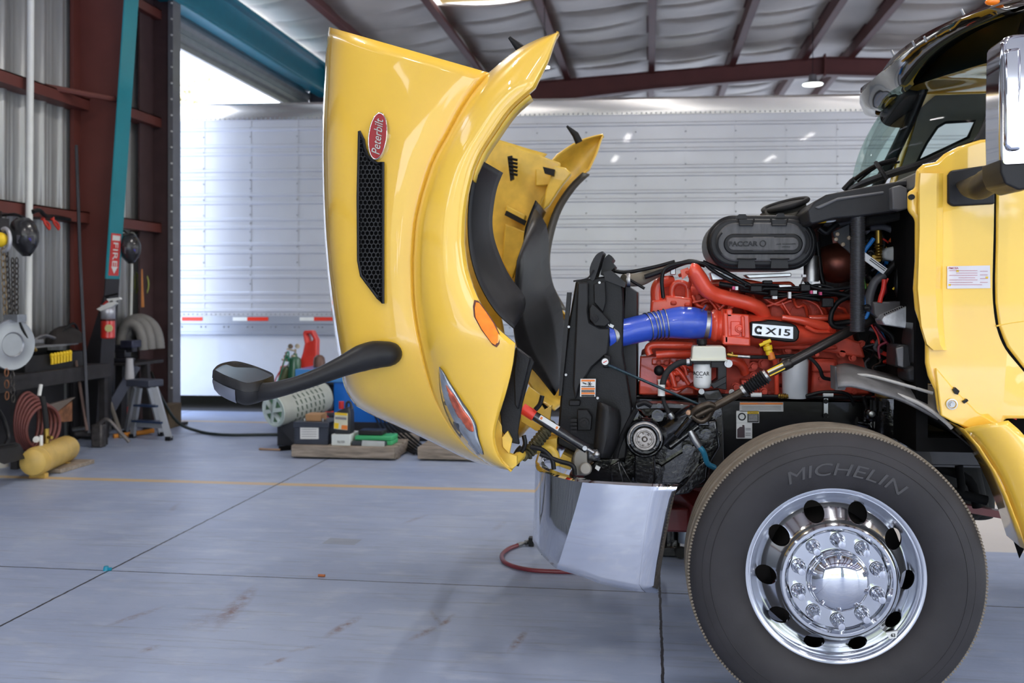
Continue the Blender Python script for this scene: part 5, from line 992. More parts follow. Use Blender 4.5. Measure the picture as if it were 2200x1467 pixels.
cw = MB(); cw.prism([P(x, y, 5.54)-V((0, .3, 0)) for x, y in ((1967, 350), (1978, 328), (1989, 307), (2012, 273), (2031, 262), (2095, 259), (2081, 296), (2031, 320))], (0, .6, 0)); cut(fl_, [cw])
q = MB(); q.tube([P(x, y, 5.55) for x, y in ((1967, 350), (1978, 328), (1989, 307), (2012, 273), (2031, 262), (2095, 259), (2081, 296), (2031, 320), (1967, 350))], .012, 6); T(q, 'far_window_seal', BLK, cab)
GLS = bpy.data.materials.new('tinted_glass'); GLS.use_nodes = True; n_ = GLS.node_tree.nodes; l_ = GLS.node_tree.links; n_.clear(); oo = n_.new('ShaderNodeOutputMaterial'); g1 = n_.new('ShaderNodeBsdfTransparent'); g1.inputs[0].default_value = (.78, .9, .86, 1); g2 = n_.new('ShaderNodeBsdfGlossy'); g2.inputs['Roughness'].default_value = .01; fr_ = n_.new('ShaderNodeFresnel'); fr_.inputs[0].default_value = 1.14; tx = n_.new('ShaderNodeTexCoord'); nx = n_.new('ShaderNodeTexNoise'); l_.new(tx.outputs['Object'], nx.inputs[0]); nx.inputs['Scale'].default_value = 3
mm_ = n_.new('ShaderNodeMixShader'); ml_ = n_.new('ShaderNodeMath'); ml_.operation = 'MULTIPLY'; ml_.inputs[1].default_value = .45; l_.new(fr_.outputs[0], ml_.inputs[0]); l_.new(ml_.outputs[0], mm_.inputs[0]); l_.new(g1.outputs[0], mm_.inputs[1]); l_.new(g2.outputs[0], mm_.inputs[2]); l_.new(mm_.outputs[0], oo.inputs[0])
DGL = mat('dark_visor_band', (16, 24, 26), .12, coat=.5, var=.2)
B0 = [P(2112, 303, 3.85), P(2060, 322, 3.9), P(1990, 350, 4.05), P(1930, 368, 4.25), P(1870, 388, 4.5), P(1838, 402, YM)]
B1 = [P(2185, 120, 3.92), P(2140, 130, 3.96), P(2070, 150, 4.08), P(2000, 172, 4.27), P(1950, 190, 4.5), P(1928, 205, YM)]
B2 = [P(2225, 0, 3.96), P(2190, 10, 4.0), P(2130, 40, 4.1), P(2050, 80, 4.28), P(1985, 120, 4.5), P(1958, 145, YM)]
def sm(r): return resample(smooth_pts(r+[mir(p) for p in r[:-1][::-1]], 4), 41)
b0, b1, b2 = sm(B0), sm(B1), sm(B2)
q = MB(); q.grid([[a.lerp(b, t)+V((-.03*math.sin(PI*t), 0, 0)) for a, b in zip(b0, b1)] for t in [k/8 for k in range(9)]]); T(q, 'windshield', GLS, cab, ang=80)
q = MB(); q.grid([[a.lerp(b, t) for a, b in zip(b1, b2)] for t in (0, .5, 1)]); T(q, 'tint_band', DGL, cab, ang=80)
q = MB(); q.tube(b0, .016, 8); q.tube([b0[0], b1[0], b2[0]], .026, 10, 3); q.tube([b0[-1], b1[-1], b2[-1]], .03, 10, 3); T(q, 'windshield_seal', BLK, cab)
q = MB(); z9 = P(2150, 296, CY).z; q.grid([[V((p.x+.05, p.y, p.z+.02)) for p in b2]]+[[V((p.x+.25+.3*k, p.y, p.z+.12+.05*k)) for p in b2] for k in range(6)]); T(q, 'cab_roof', YEL, cab, solid=.02)
IN = mat('cab_interior', (118, 116, 110), .8, var=.1)
xr = P(1975, 400, CY).x
q = MB(); zd = P(1990, 366, 3.7).z; q.bx((xr+.02, 3.72, .95), (xr+.06, 5.7, zd-.06)); q.bx((xr+.02, 3.72, .9), (xr+2.1, 5.7, .95)); T(q, 'cab_bulkhead', BLKD, cab); q = MB(); q.bx((xr+1.9, 3.66, .9), (xr+1.95, 5.78, 2.75)); q.bx((xr+.02, 3.72, zd-.06), (xr+.4, 5.72, zd)); T(q, 'cab_lining', IN, cab, bevel=.01)
q = MB()
for Y in (4.1, 5.3): q.bx((xr+1.05, Y-.25, .95), (xr+1.5, Y+.25, 1.4)); q.bx((xr+1.45, Y-.25, 1.3), (xr+1.6, Y+.25, 2.1))
T(q, 'seat', BLK, cab, bevel=.05, seg=3)
q = MB(); q.lathe([(.2, -.012), (.215, 0), (.2, .012), (.19, 0)], (xr+.55, 4.15, wz.z+.0), (-.5, 0, 1), 30, close=True); T(q, 'steering_wheel', BLK, cab)
q = MB(); q.pp([(1985, 352), (2108, 299), (2112, 306), (2060, 328), (2030, 345), (2010, 352), (1990, 360)], 3.62, .05); q.tube([P(2100, 310, 3.64), P(2135, 262, 3.64), P(2152, 205, 3.66)], [.02, .026, .03], 10, 4); T(q, 'window_trim', BLK2, cab, bevel=.005)
# sun visor, polished
V0 = [P(2290, -60, 3.62), P(2200, -8, 3.66), P(2120, 14, 3.76), P(2040, 45, 3.95), P(1965, 85, 4.2), P(1912, 128, 4.45), P(1893, 160, YM)]
V1 = [P(2290, -30, 3.60), P(2200, 12, 3.64), P(2120, 38, 3.74), P(2050, 70, 3.92), P(1990, 115, 4.15), P(1930, 165, 4.4), P(1887, 172, YM)]
V2 = [P(2290, 0, 3.66), P(2200, 26, 3.70), P(2130, 52, 3.8), P(2070, 84, 3.98), P(2015, 125, 4.2), P(1955, 190, 4.45), P(1926, 208, YM)]
vr = [sm(V0), sm(V1), sm(V2)]
q = MB(); q.grid([[a.lerp(b, .5)*.75+ (a*.5+b*.5)*.25 if 0 else p for p in r] for r in ([vr[0], [a.lerp(b, .5)+V((-.015, -.0, .006)) for a, b in zip(vr[0], vr[1])], vr[1], [a.lerp(b, .5)+V((-.01, 0, -.004)) for a, b in zip(vr[1], vr[2])], vr[2]])] if 0 else [vr[0], [a.lerp(b, .5)+V((-.015, 0, .006)) for a, b in zip(vr[0], vr[1])], vr[1], [a.lerp(b, .5)+V((-.01, 0, -.004)) for a, b in zip(vr[1], vr[2])], vr[2]]); vis = T(q, 'sun_visor', mat('polished_visor', (150, 146, 138), .08, 1, var=.02), cab, ang=60, solid=.003)
q = MB(); q.grid([vr[0], [V((p.x+.3, p.y, p.z+.05)) for p in vr[0]], [V((p.x+1.2, p.y, p.z+.1)) for p in vr[0]]]); T(q, 'roof_cap', YEL, cab, solid=.01)
q = MB(); q.ball(P(2132, 4, 3.7), (.025, .02, .012)); T(q, 'roof_marker', mat('amber_lens', (255, 128, 20)), cab)
q = MB(); [q.tube([P(x, y, Y), P(x+6, y+12, Y)], .005, 6) for x, y, Y in ((1985, 78, 4.0), (1960, 88, 4.1), (1915, 108, 4.35), (2065, 20, 3.8))]; T(q, 'visor_clip', STL, cab)
# mirror
MC = [(2152, 92), (2160, 80), (2180, 73), (2215, 72), (2262, 76), (2275, 100), (2272, 300), (2262, 375), (2240, 396), (2190, 406), (2160, 392), (2150, 360), (2149, 220)]
q = MB(); q.pp(MC, 3.12, .14, 2); mh = T(q, 'cab_mirror', CHR, cab, bevel=.025, seg=5, ang=60)
q = MB(); q.pp([(2150, 340), (2160, 352), (2200, 350), (2262, 345), (2264, 370), (2240, 398), (2190, 409), (2160, 395), (2150, 370)], 3.108, .17, 1); T(q, 'mirror_base', BLK2, cab, bevel=.025, seg=4)
q = MB(); q.pp([(2156, 110), (2166, 104), (2195, 100), (2195, 322), (2170, 324), (2158, 312)], 3.105, .02); T(q, 'mirror_shell', CHR, cab, bevel=.015, seg=3)
q = MB(); q.pp([(2037, 376), (2044, 366), (2138, 352), (2138, 438), (2048, 443), (2037, 436)], 3.585, .02); T(q, 'mirror_mount', BLK2, cab, bevel=.006)
q = MB(); q.tube([P(2060, 395, 3.57), P(2085, 400, 3.5), P(2115, 395, 3.42), P(2150, 370, 3.3), P(2185, 352, 3.2)], [.012, .04, .06, .055, .04], 24, 5, flat=.7); T(q, 'mirror_arm', BLK2, cab, ang=70)
# wipers
q = MB(); q.tube([P(1838, 384, 4.3), P(1860, 368, 4.25), P(1890, 352, 4.2), P(1926, 342, 4.15)], .009, 8, 4); q.tube([P(1843, 390, 4.3), P(1885, 358, 4.22), P(1932, 348, 4.15)], .005, 6, 3); q.tube([P(1905, 385, 4.1), P(1893, 366, 4.12), P(1882, 350, 4.2)], .009, 8, 3); q.tube([P(1813, 408, 4.9), P(1830, 390, 4.9), P(1838, 384, 4.9)], .014, 8); T(q, 'wiper', BLK, cab)
# ---- cowl ----
q = MB(); q.pp([(1734, 452), (1748, 435), (1775, 418), (1830, 407), (1880, 398), (1955, 385), (1965, 380), (1968, 400), (1935, 400), (1930, 455), (1900, 458), (1840, 466), (1790, 470), (1745, 482), (1738, 478)], 3.85, 1.74); cw_ = T(q, 'cowl', BLK2, bevel=.02, seg=3)
q = MB(); q.pp([(1916, 402), (1935, 397), (1950, 404), (1951, 448), (1936, 452), (1918, 450)], 3.8, .1); q.pp([(1750, 445), (1800, 424), (1900, 410), (1900, 416), (1800, 431), (1760, 450)], 3.84, .02); T(q, 'cowl_end', mat('grey_black_plastic', (92, 92, 94), .45, var=.15), cw_, bevel=.008)
q = MB(); q.lathe([(0, .035), (.02, .035), (.0225, .03), (.0225, .0), (0, 0)], P(1754, 468, 3.95), (1, -.1, .1), 24); T(q, 'filler_cap', YLB)
q = MB(); q.tube([P(1784, 459, 3.95), P(1794, 461, 3.95), P(1796, 470, 3.95), P(1788, 475, 3.95), P(1770, 476, 3.95)], .004, 8, 4); T(q, 'cap_strap', WHT)
# corrugated drain hose
q = MB(); pr = []; k = 0; top = P(1843, 462, 3.88); bot = P(1842, 712, 3.9); Ln = (top-bot).length
while k*.0052 < Ln: pr += [(.0235, k*.0052), (.0275, k*.0052+.0013), (.0275, k*.0052+.003), (.0235, k*.0052+.0042)]; k += 1
q.lathe(pr, bot, top-bot, 24); ch_ = T(q, 'corrugated_hose', mat('hose_grey_black', (70, 70, 74), .35, .2, var=.1), ang=30)
q = MB(); q.tube([P(1856, 661, 3.87), P(1868, 661, 3.87)], .012, 10); q.lathe([(.008, 0), (.014, .004), (.014, .012)], P(1862, 661, 3.86), (0, -1, 0), 14); T(q, 'hose_clip', BLK, ch_)
# ---- engine bay clutter next to the cab ----
q = MB(); q.pp([(1760, 480), (1968, 455), (1968, 640), (1990, 740), (1990, 850), (1880, 850), (1840, 720), (1840, 600), (1760, 600)], 4.34, .4); q.pp([(1862, 462), (1955, 452), (1955, 468), (1862, 485)], 3.95, .3); T(q, 'firewall', mat('firewall_dark', (12, 12, 12), .85, var=.3), bevel=.01)
q = MB(); q.ball(P(1800, 565, 4.35), (.11, .1, .085), 28, 18); q.lathe([(.06, 0), (.07, .05), (.07, .12)], P(1790, 530, 4.4), (.3, 0, 1), 24); T(q, 'turbo_shield', mat('heat_shield', (112, 60, 48), .35, .6, var=.35, sc=9, bump=.2, bsc=20))
q = MB(); q.pp([(1790, 497), (1826, 480), (1828, 545), (1795, 515)], 4.1, .02); br = T(q, 'hinge_plate', mat('grey_plate', (74, 74, 76), .5), bevel=.004); q = MB(); [q.lathe([(0, .01), (.007, .008), (.009, 0)], P(x, y, 4.1), (0, -1, 0), 12) for x, y in ((1799, 503), (1796, 514), (1824, 511), (1811, 525))]; T(q, 'rivet_head', mat('tan_rivet', (214, 190, 160), .4), br)
random.seed(5)
cl = {'r': mat('wire_red', (210, 50, 40), .45), 'b': mat('wire_blue', (30, 120, 200), .4), 'o': mat('wire_orange', (200, 90, 40), .5), 'g': mat('wire_green', (80, 150, 60), .5), 'k': BLK, 'y': YLB, 'w': mat('grey_corrugated', (78, 78, 82), .5), 'p': mat('wire_dark_red', (120, 30, 50), .5)}
wires = [('b', .0085, [(1877, 512), (1870, 522), (1860, 535), (1853, 548)], 4.0), ('b', .008, [(1851, 630), (1858, 650), (1862, 668)], 4.0), ('b', .007, [(1852, 690), (1862, 680), (1866, 670)], 4.0), ('o', .008, [(1926, 480), (1924, 500), (1912, 520)], 4.1), ('g', .004, [(1854, 590), (1860, 620)], 4.05), ('r', .009, [(1900, 600), (1898, 620), (1892, 640), (1890, 650)], 3.95), ('r', .004, [(1908, 598), (1896, 630), (1894, 660)], 3.98), ('w', .017, [(1900, 590), (1880, 605), (1870, 630), (1868, 655), (1880, 670)], 4.0), ('k', .016, [(1930, 560), (1910, 580), (1890, 600), (1870, 640)], 4.05), ('k', .014, [(1950, 550), (1935, 575), (1928, 610), (1935, 640)], 4.0), ('w', .013, [(1870, 490), (1900, 488), (1925, 500), (1930, 510)], 4.1),
         ('p', .006, [(1880, 700), (1900, 730), (1925, 760)], 4.1), ('b', .005, [(1890, 705), (1905, 735), (1920, 755)], 4.12), ('r', .004, [(1868, 690), (1885, 720), (1890, 745)], 4.1), ('k', .013, [(1865, 670), (1890, 700), (1915, 720), (1925, 745)], 4.05), ('k', .018, [(1870, 660), (1900, 690), (1920, 700)], 4.1), ('r', .006, [(1952, 620), (1954, 650)], 4.0), ('r', .006, [(1960, 620), (1960, 655)], 4.0), ('y', .005, [(1940, 620), (1944, 640), (1940, 650)], 3.98), ('y', .004, [(1918, 622), (1922, 618), (1926, 622), (1930, 618), (1934, 622)], 4.0), ('k', .012, [(1760, 490), (1775, 500), (1785, 492), (1800, 480)], 4.1), ('w', .016, [(1770, 478), (1800, 482), (1830, 476)], 4.15), ('k', .02, [(1860, 520), (1885, 500), (1900, 520), (1890, 560)], 4.2), ('p', .005, [(1905, 735), (1888, 745), (1890, 770)], 4.0), ('k', .01, [(1800, 640), (1850, 600), (1870, 560)], 4.25), ('k', .012, [(1765, 700), (1840, 690), (1870, 695)], 4.2)]
for c_, r_, pts, Y in wires:
    q = MB(); q.tube([P(x, y, Y) for x, y in pts], r_, 10, 5); T(q, 'cable', cl[c_], ang=60)
q = MB(); q.tube([P(1887, 495, 4.1), P(1888, 560, 4.1)], .014, 10); [q.lathe([(.012, -.004), (.019, 0), (.012, .004)], P(1887, 525+k*6, 4.09), (0, 0, 1), 10) for k in range(6)]; q.pp([(1874, 548), (1892, 548), (1892, 562), (1874, 562)], 4.08, .04); T(q, 'brass_valve', mat('brass', (170, 140, 70)))
q = MB(); q.pp([(1898, 540), (1906, 532), (1935, 526), (1944, 534), (1944, 556), (1925, 562), (1900, 556)], 4.05, .14); T(q, 'washer_tank', mat('milky_plastic', (190, 192, 188), .4), bevel=.02, seg=3)
q = MB(); q.pp([(1940, 486), (1956, 486), (1956, 545), (1940, 545)], 3.95, .1); fb = T(q, 'fuse_box', BLK, bevel=.004); q = MB(); q.pp([(1942, 514), (1950, 514), (1950, 540), (1942, 540)], 3.946, .01); q.pp([(1942, 499), (1951, 499), (1951, 506), (1942, 506)], 3.946, .01); T(q, 'fuse_label', mat('pale_label', (170, 175, 190), .5), fb); q = MB(); q.pp([(1942, 492), (1951, 492), (1951, 499), (1942, 499)], 3.945, .01); T(q, 'fuse_label_band', YLB, fb)
q = MB(); q.pp([(1944, 555), (1956, 553), (1958, 578), (1950, 580), (1946, 570)], 3.98, .04); T(q, 'relay_clip', YLB, bevel=.003); q = MB(); q.pp([(1948, 560), (1966, 560), (1966, 592), (1948, 592)], 4.0, .04); T(q, 'relay_block', mat('cream_plastic', (214, 214, 198)), bevel=.003)
e0, e1 = P(1854, 548, 3.96), P(1902, 583, 3.96); u = (e1-e0).normalized(); w = V((-u.z, 0, u.x)); q = MB(); q.prism([e0-w*.013, e0+w*.013, e1+w*.013, e1-w*.013], (0, .006, 0)); lt = T(q, 'hose_label', mat('silver_label', (200, 202, 206), .35, .4)); q = MB(); [q.prism([e0+u*.03+w*k, e0+u*.03+w*(k+.003), e1-u*.004+w*(k+.003), e1-u*.004+w*k], (0, -.001, 0)) for k in (.006, -.001)]; T(q, 'label_print', TXT, lt)
random.seed(33)
pal = [BLK, BLK, MATS['grey_corrugated'], mat('loom_brown', (70, 56, 48), .6), BLK, cl['p'], mat('loom_grey', (96, 96, 98), .5), BLK, cl['b'], cl['r']]
for k in range(34):
    lo_ = k % 3 == 2; x = random.uniform(1862, 1945) if not lo_ else random.uniform(1862, 1915); y = random.uniform(480, 630) if not lo_ else random.uniform(700, 800); pts = [(x, y)]
    for j in range(3): pts.append((min(1962, max(1856, pts[-1][0]+random.uniform(-24, 26))), pts[-1][1]+random.uniform(6, 30)))
    q = MB(); q.tube([P(a, b, 4.12+.1*random.random()) for a, b in pts], random.choice([.004, .006, .009, .014]), 8, 5); T(q, 'cable', pal[k % 10], ang=60)
for k in range(16):
    x = random.uniform(1858, 1945); y = random.uniform(485, 640); w, h = random.uniform(7, 18), random.uniform(6, 16); q = MB(); q.pp([(x, y), (x+w, y-1), (x+w, y+h), (x, y+h)], 4.16, .06); T(q, 'connector', random.choice([BLK2, pal[3], pal[6], BLK2, mat('brass', (170, 140, 70))]), bevel=.004)
# aluminium box and grey shields
q = MB(); q.pp([(1894, 688), (1902, 677), (1960, 652), (1965, 655), (1966, 706), (1960, 708), (1900, 698)], 3.86, .12); T(q, 'alloy_box', mat('cast_alloy', (196, 198, 200), .4, .6, var=.2, sc=20, bump=.1, bsc=60), bevel=.004)
q = MB(); [q.cyl(P(1900+k*4.6, 675-k*1.9, 3.852), P(1900+k*4.6, 675-k*1.9, 3.87), .0028, n=8) for k in range(13)]; T(q, 'box_hole', BLKD)
q = MB(); q.pp([(1875, 648), (1955, 646), (1962, 650), (1900, 676), (1890, 690), (1876, 675)], 3.95, .1); T(q, 'box_cover', mat('grey_smoked', (86, 84, 86), .3, .3), bevel=.008)
q = MB(); q.pp([(1966, 670), (1978, 690), (1988, 740), (1986, 782), (1962, 784), (1958, 735), (1962, 706)], 3.75, .15); q.pp([(1925, 746), (1930, 740), (1958, 742), (1962, 790), (1950, 795), (1924, 788)], 3.8, .15); q.pp([(1948, 795), (1965, 785), (2000, 800), (2005, 825), (1950, 820)], 3.75, .15); T(q, 'cab_shield', BLK2, bevel=.01)
q = MB(); q.pp([(1926, 748), (1942, 744), (1942, 790), (1930, 786)], 3.79, .02); T(q, 'shield_face', mat('grey_rubber', (110, 110, 112), .5, var=.1), bevel=.004)
GS = mat('worn_grey_guard', (104, 103, 104), .45, var=.3, sc=10, bump=.1, bsc=50)
q = MB(); q.grid(strip([(1796, 784), (1822, 780), (1870, 793), (1940, 810), (2008, 832)], [(1800, 828), (1830, 826), (1880, 838), (1950, 862), (2018, 898)], 3.95, 3.68, 24, 5, -.05)); q.pp([(1794, 788), (1818, 792), (1824, 820), (1815, 838), (1795, 838)], 3.9, .1); T(q, 'splash_guard', GS, solid=.012)
q = MB(); q.tube([P(1822, 826, 3.78), P(1870, 832, 3.74), P(1940, 852, 3.7), P(1990, 875, 3.66), P(2030, 905, 3.64), P(2045, 920, 3.64)], .007, 8, 4); q.tube([P(1812, 812, 3.8), P(1860, 806, 3.78), P(1940, 826, 3.74), P(2005, 845, 3.7)], .006, 8, 4); T(q, 'guard_edge', mat('light_grey_edge', (176, 174, 170), .5))
q = MB(); q.grid(strip([(1980, 870), (2020, 900), (2060, 935), (2095, 965)], [(1950, 875), (1990, 905), (2040, 925), (2090, 945)], 3.7, 3.9, 10, 3)); T(q, 'lower_flap', BLK2, solid=.006)
# ================= LEFT SIDE OF THE SHOP =================
def base(*a): return V(a)
def one(q, name, m, label, cat, group=None, **k): return tag(q.build(name, m, **k), label, cat, group)
# --- workbench along the wall ---
DST = mat('dark_steel', (50, 48, 50), .6, .3, var=.25, sc=8)
wb = thing('workbench', 'long dark steel workbench against the corrugated wall', 'workbench', (-5.5, 7.9, 0))
q = MB(); q.bx((-5.72, 6.3, .74), (-5.2, 9.1, .79)); q.bx((-5.22, 6.3, .66), (-5.2, 9.1, .75)); q.build('bench_top', DST, wb, bevel=.004)
q = MB(); q.bx((-5.72, 6.3, .05), (-5.69, 9.1, .74)); q.build('back_panel', mat('bench_panel', (40, 38, 42), .7, var=.2), wb)
for y in (6.35, 7.7, 9.05): q = MB(); q.bx((-5.28, y-.03, 0), (-5.22, y+.03, .74)); q.build('leg', DST, wb)
t0 = thing('tool_tray', 'long shallow black tool tray standing on the workbench', 'tray', (-5.5, 8.4, .79))
q = MB(); q.bx((-5.72, 7.9, .79), (-5.3, 8.85, .8)); q.bx((-5.32, 7.9, .79), (-5.3, 8.85, .93)); q.bx((-5.72, 7.9, .79), (-5.7, 8.85, 1.0)); q.bx((-5.72, 7.9, .79), (-5.3, 7.92, .93)); q.bx((-5.72, 8.83, .79), (-5.3, 8.85, .93)); q.build('tray_body', BLK2, t0, bevel=.006)
q = MB(); q.bx((-5.74, 7.88, .985), (-5.4, 8.87, 1.0)); q.build('shelf', GRY, t0)
random.seed(3)
for k in range(7):
    p = PX(112+k*6.5, 772-k*1.2, -5.27); q = MB(); q.cyl(p+V((0, 0, -.045)), p+V((0, 0, .02)), .014, n=10); q.ball(p+V((0, -.004, .035)), (.018, .018, .022), 10, 6); q.bar(p+V((0, -.02, .01)), p+V((0, .02, .03)), .014, .014)
    o = one(q, 'yellow_driver', YLB, 'small yellow hand tool in the row along the tray edge', 'tool', 'yellow tools on the tray')
q = MB(); b = PX(140, 742, -5.5); q.ball(b+V((0, 0, .02)), (.13, .26, .17), 18, 10); q.v = [V((v.x, v.y, max(v.z, 1.0))) for v in q.v]; bg_ = one(q, 'tool_bag', mat('black_cloth', (38, 34, 34), .9, var=.3), 'black humped tool bag on the tray shelf beside the column', 'bag')
q = MB(); q.tube([b+V((.05, -.15, .12)), b+V((.08, 0, .21)), b+V((.05, .15, .12))], .012, 8, 5); q.build('handle', BLK, bg_)
q = MB(); p = PX(95, 728, -5.45); q.tube([p+V((0, -.16, 0)), p+V((0, .0, .03)), p+V((0, .16, .0))], .016, 8, 4); q.bx(p+V((-.03, -.2, -.03)), p+V((.03, -.05, .0))); q.v = [V((v.x, v.y, max(v.z, 1.0))) for v in q.v]; one(q, 'clamp_tool', STL, 'small steel clamp lying on the tray shelf', 'tool')
# --- hose reel, hook, chains ---
hr = thing('hose_reel', 'grey hose reel with coiled hose and brass nozzle at the wall', 'hose reel', PX(-14, 740, -5.2))
c = PX(-14, 740, -5.2)
for nm, d, r0, m in (('reel_disc', .0, .19, GRY), ('reel_disc', -.16, .2, mat('reel_grey', (140, 143, 150), .35, .5))):
    q = MB(); q.lathe([(0, .004), (.09, .004), (.1, .014), (.15, .006), (r0, .012), (r0+.006, 0), (r0, -.008), (0, -.004)], c+V((.0-d, 0, 0)), (1, -.35, 0), 40); q.build(nm, m, hr)
q = MB(); [q.lathe([(.15+.009*(k % 2), -.012), (.163+.009*(k % 2), 0), (.15+.009*(k % 2), .012)], c+V((.02+k*.022, 0, 0)), (1, -.35, 0), 32) for k in range(6)]; q.build('wound_hose', BLK, hr)
q = MB(); q.bx(c+V((.1, -.02, .18)), c+V((.22, .1, .24))); q.bx((XW, c.y, c.z+.02), (c.x, c.y+.05, c.z+.06)); q.build('bracket', ALU, hr)
q = MB(); q.tube([c+V((.18, .05, .2)), PX(52, 715, -5.0), PX(64, 738, -5.0), PX(70, 748, -5.0)], .012, 8, 4); q.build('hose_end', BLK, hr)
q = MB(); q.tube([PX(70, 744, -5.0), PX(77, 753, -5.0)], .014, 8); q.build('nozzle', mat('brass', (170, 140, 70)), hr)
def chain(x, y0, y1, X, m, lab, n=None, r=.0055, L=.028, group=None):
    a = PX(x[0], y0, X); b_ = PX(x[1], y1, X); n = n or int((a-b_).length/(L*1.45)); q = MB()
    for k in range(n):
        p = a.lerp(b_, k/(n-1)); u = V((1, 0, 0)) if k % 2 else V((.2, 1, 0)).normalized()
        q.tube([p+u*L*.55*math.cos(t)+V((0, 0, L*math.sin(t))) for t in [2*PI*j/12 for j in range(13)]], r, 6)
    return one(q, 'hanging_chain', m, lab, 'chain', group)
CHN = mat('dark_chain', (78, 74, 72), .45, .7, var=.3, sc=40)
chain((6, 12), 540, 690, -5.1, mat('brass_chain', (128, 112, 88), .4, .7), 'outermost brassy hoist chain hanging at the wall', L=.03)
chain((14, 22), 545, 680, -5.15, CHN, 'dark hoist chain just inside the brassy one', L=.027)
chain((27, 30), 560, 682, -5.15, CHN, 'dark hoist chain hanging below the welding helmet edge', L=.024)
chain((36, 36), 560, 682, -5.15, CHN, 'dark hoist chain nearest the white pipe', L=.026)
chain((14, 15), 800, 850, -5.05, RUST, 'short rusty orange chain hanging at the bench front', L=.032)
chain((26, 28), 790, 856, -5.05, CHN, 'short dark chain hanging at the bench front', L=.03)
ch = thing('chain_hoist', 'yellow chain hoist block with a pale hook ring', 'hoist', PX(2, 515, -5.1))
q = MB(); q.ball(PX(0, 515, -5.1), (.06, .06, .06), 14, 10); q.build('hoist_body', YLB, ch); q = MB(); p = PX(10, 515, -5.08); q.tube([p+V((.06*math.cos(t), -.02*math.cos(t), .09*math.sin(t))) for t in [-2+4*k/16 for k in range(17)]], .016, 10); q.build('ring', mat('pale_ring', (190, 190, 196), .35, .5), ch)
q = MB(); q.bx(PX(-10, 520, -5.2), PX(8, 470, -5.25)); q.tube([PX(2, 500, -5.15), PX(2, 455, -5.6)], .01, 6); q.build('hanger', DST, ch)
def helmet(name, x0, y0, w, h, X, lab):
    t = thing(name, lab, 'welding helmet', PX(x0+w/2, y0+h, X)); c = PX(x0+w*.45, y0+h*.42, X); s = (PX(x0, y0, X)-PX(x0, y0+h, X)).length
    q = MB(); rows = []
    for k in range(9):
        f = k/8; z = .5-f; r = interp([(0, .16), (.12, .3), (.35, .40), (.6, .38), (.8, .28), (1, .1)], f); tilt = .16*f
        rows.append([c+V((s*r*1.0*math.sin(a)+s*tilt*.6, -s*r*.95*math.cos(a)*(1 if math.cos(a) > 0 else .5), s*z)) for a in [2*PI*j/20 for j in range(21)]])
    q.grid(rows); q.build('shell', mat('helmet_black', (40, 40, 44), .25, coat=.3, var=.2), t, ang=50, solid=.004)
    q = MB(); q.bx((-.16, -.01, -.08), (.16, .02, .09)); R = Matrix.Rotation(.5, 3, 'Z') @ Matrix.Rotation(.3, 3, 'X'); q.v = [c+V((s*.24, -s*.26, -s*.08))+(R @ (v*s*1.3)) for v in q.v]; q.build('visor', mat('visor_grey', (86, 84, 90), .3), t, bevel=.004)
    q = MB(); q.bx((-.1, -.016, -.04), (.1, -.008, .035)); q.v = [c+V((s*.24, -s*.26, -s*.08))+(R @ (v*s*1.3)) for v in q.v]; q.build('lens', mat('purple_lens', (84, 72, 190), .1, coat=1, var=.2), t)
    q = MB(); q.tube([c+V((0, 0, s*.45)), c+V((-.08, .0, s*.6)), V((XW+.15, c.y, c.z+s*.5))], .012, 8, 3); q.build('head_strap', BLK, t)
helmet('welding_helmet', 22, 474, 62, 84, -5.3, 'black welding helmet with purple lens hanging beside the white pipe')
helmet('welding_helmet', 256, 506, 44, 66, -5.3, 'black welding helmet with purple lens hanging behind the teal column flange')
for i, (x, lab) in enumerate(((98, 'red spring clamp on the wall rail, the one nearer the white pipe'), (118, 'red spring clamp on the wall rail, the one nearer the column'))):
    a = PX(x-4, 466, -5.52); b_ = PX(x+8, 493, -5.52); m_ = (a+b_)/2
    t = thing('spring_clamp', lab, 'clamp', b_); q = MB(); q.tube([a, m_+V((0, -.03, .0)), b_], .011, 8, 3); q.build('jaw', mat('clamp_red', (206, 60, 48), .4), t); q = MB(); q.tube([a+V((0, -.03, -.02)), m_+V((0, .03, 0)), b_+V((0, .01, .01))], .011, 8, 3); q.build('jaw', MATS['clamp_red'], t)
q = MB(); q.tube([PX(70, 455, -5.5), PX(85, 452, -5.5), PX(98, 464, -5.5), PX(118, 466, -5.55), PX(150, 472, -5.55)], .02, 8, 4); one(q, 'jumper_cable', BLK, 'black cable bundle lying along the wall rail above the red clamps', 'cable')
# --- floor items by the bench ---
at = thing('air_tank', 'yellow portable air tank with gauge and handle in front of the workbench', 'air tank', PX(105, 970, -4.95)); 
a, b_ = PX(72, 948, -4.8), PX(142, 934, -4.95); r = .11; d = (b_-a).normalized(); zc = r+.03; a.z = b_.z = zc; d = (b_-a).normalized()
TY = mat('tank_yellow', (206, 172, 92), .45, var=.12, sc=8)
q = MB(); q.lathe([(0, -.05), (.06, -.045), (.1, -.02), (r, .02), (r, .05), (r+.004, .052), (r+.004, .06), (r, .062), (r, (b_-a).length), (.1, (b_-a).length+.04), (.05, (b_-a).length+.06), (0, (b_-a).length+.065)], a, d, 36); q.build('tank', TY, at)
mid = (a+b_)/2
for f in (.15, .85): q = MB(); p = a.lerp(b_, f); q.box(V((p.x, p.y, .02)), (.14, .05, .04)); q.build('foot', TY, at, bevel=.005)
q = MB(); p = a.lerp(b_, .22)+V((0, 0, r)); q.tube([p, p+V((0, 0, .08))], .014, 10); q.lathe([(0, .01), (.024, .008), (.026, -.01), (0, -.01)], p+V((-.03, -.02, .05)), (.3, -1, 0), 20); q.build('gauge', WHT, at)
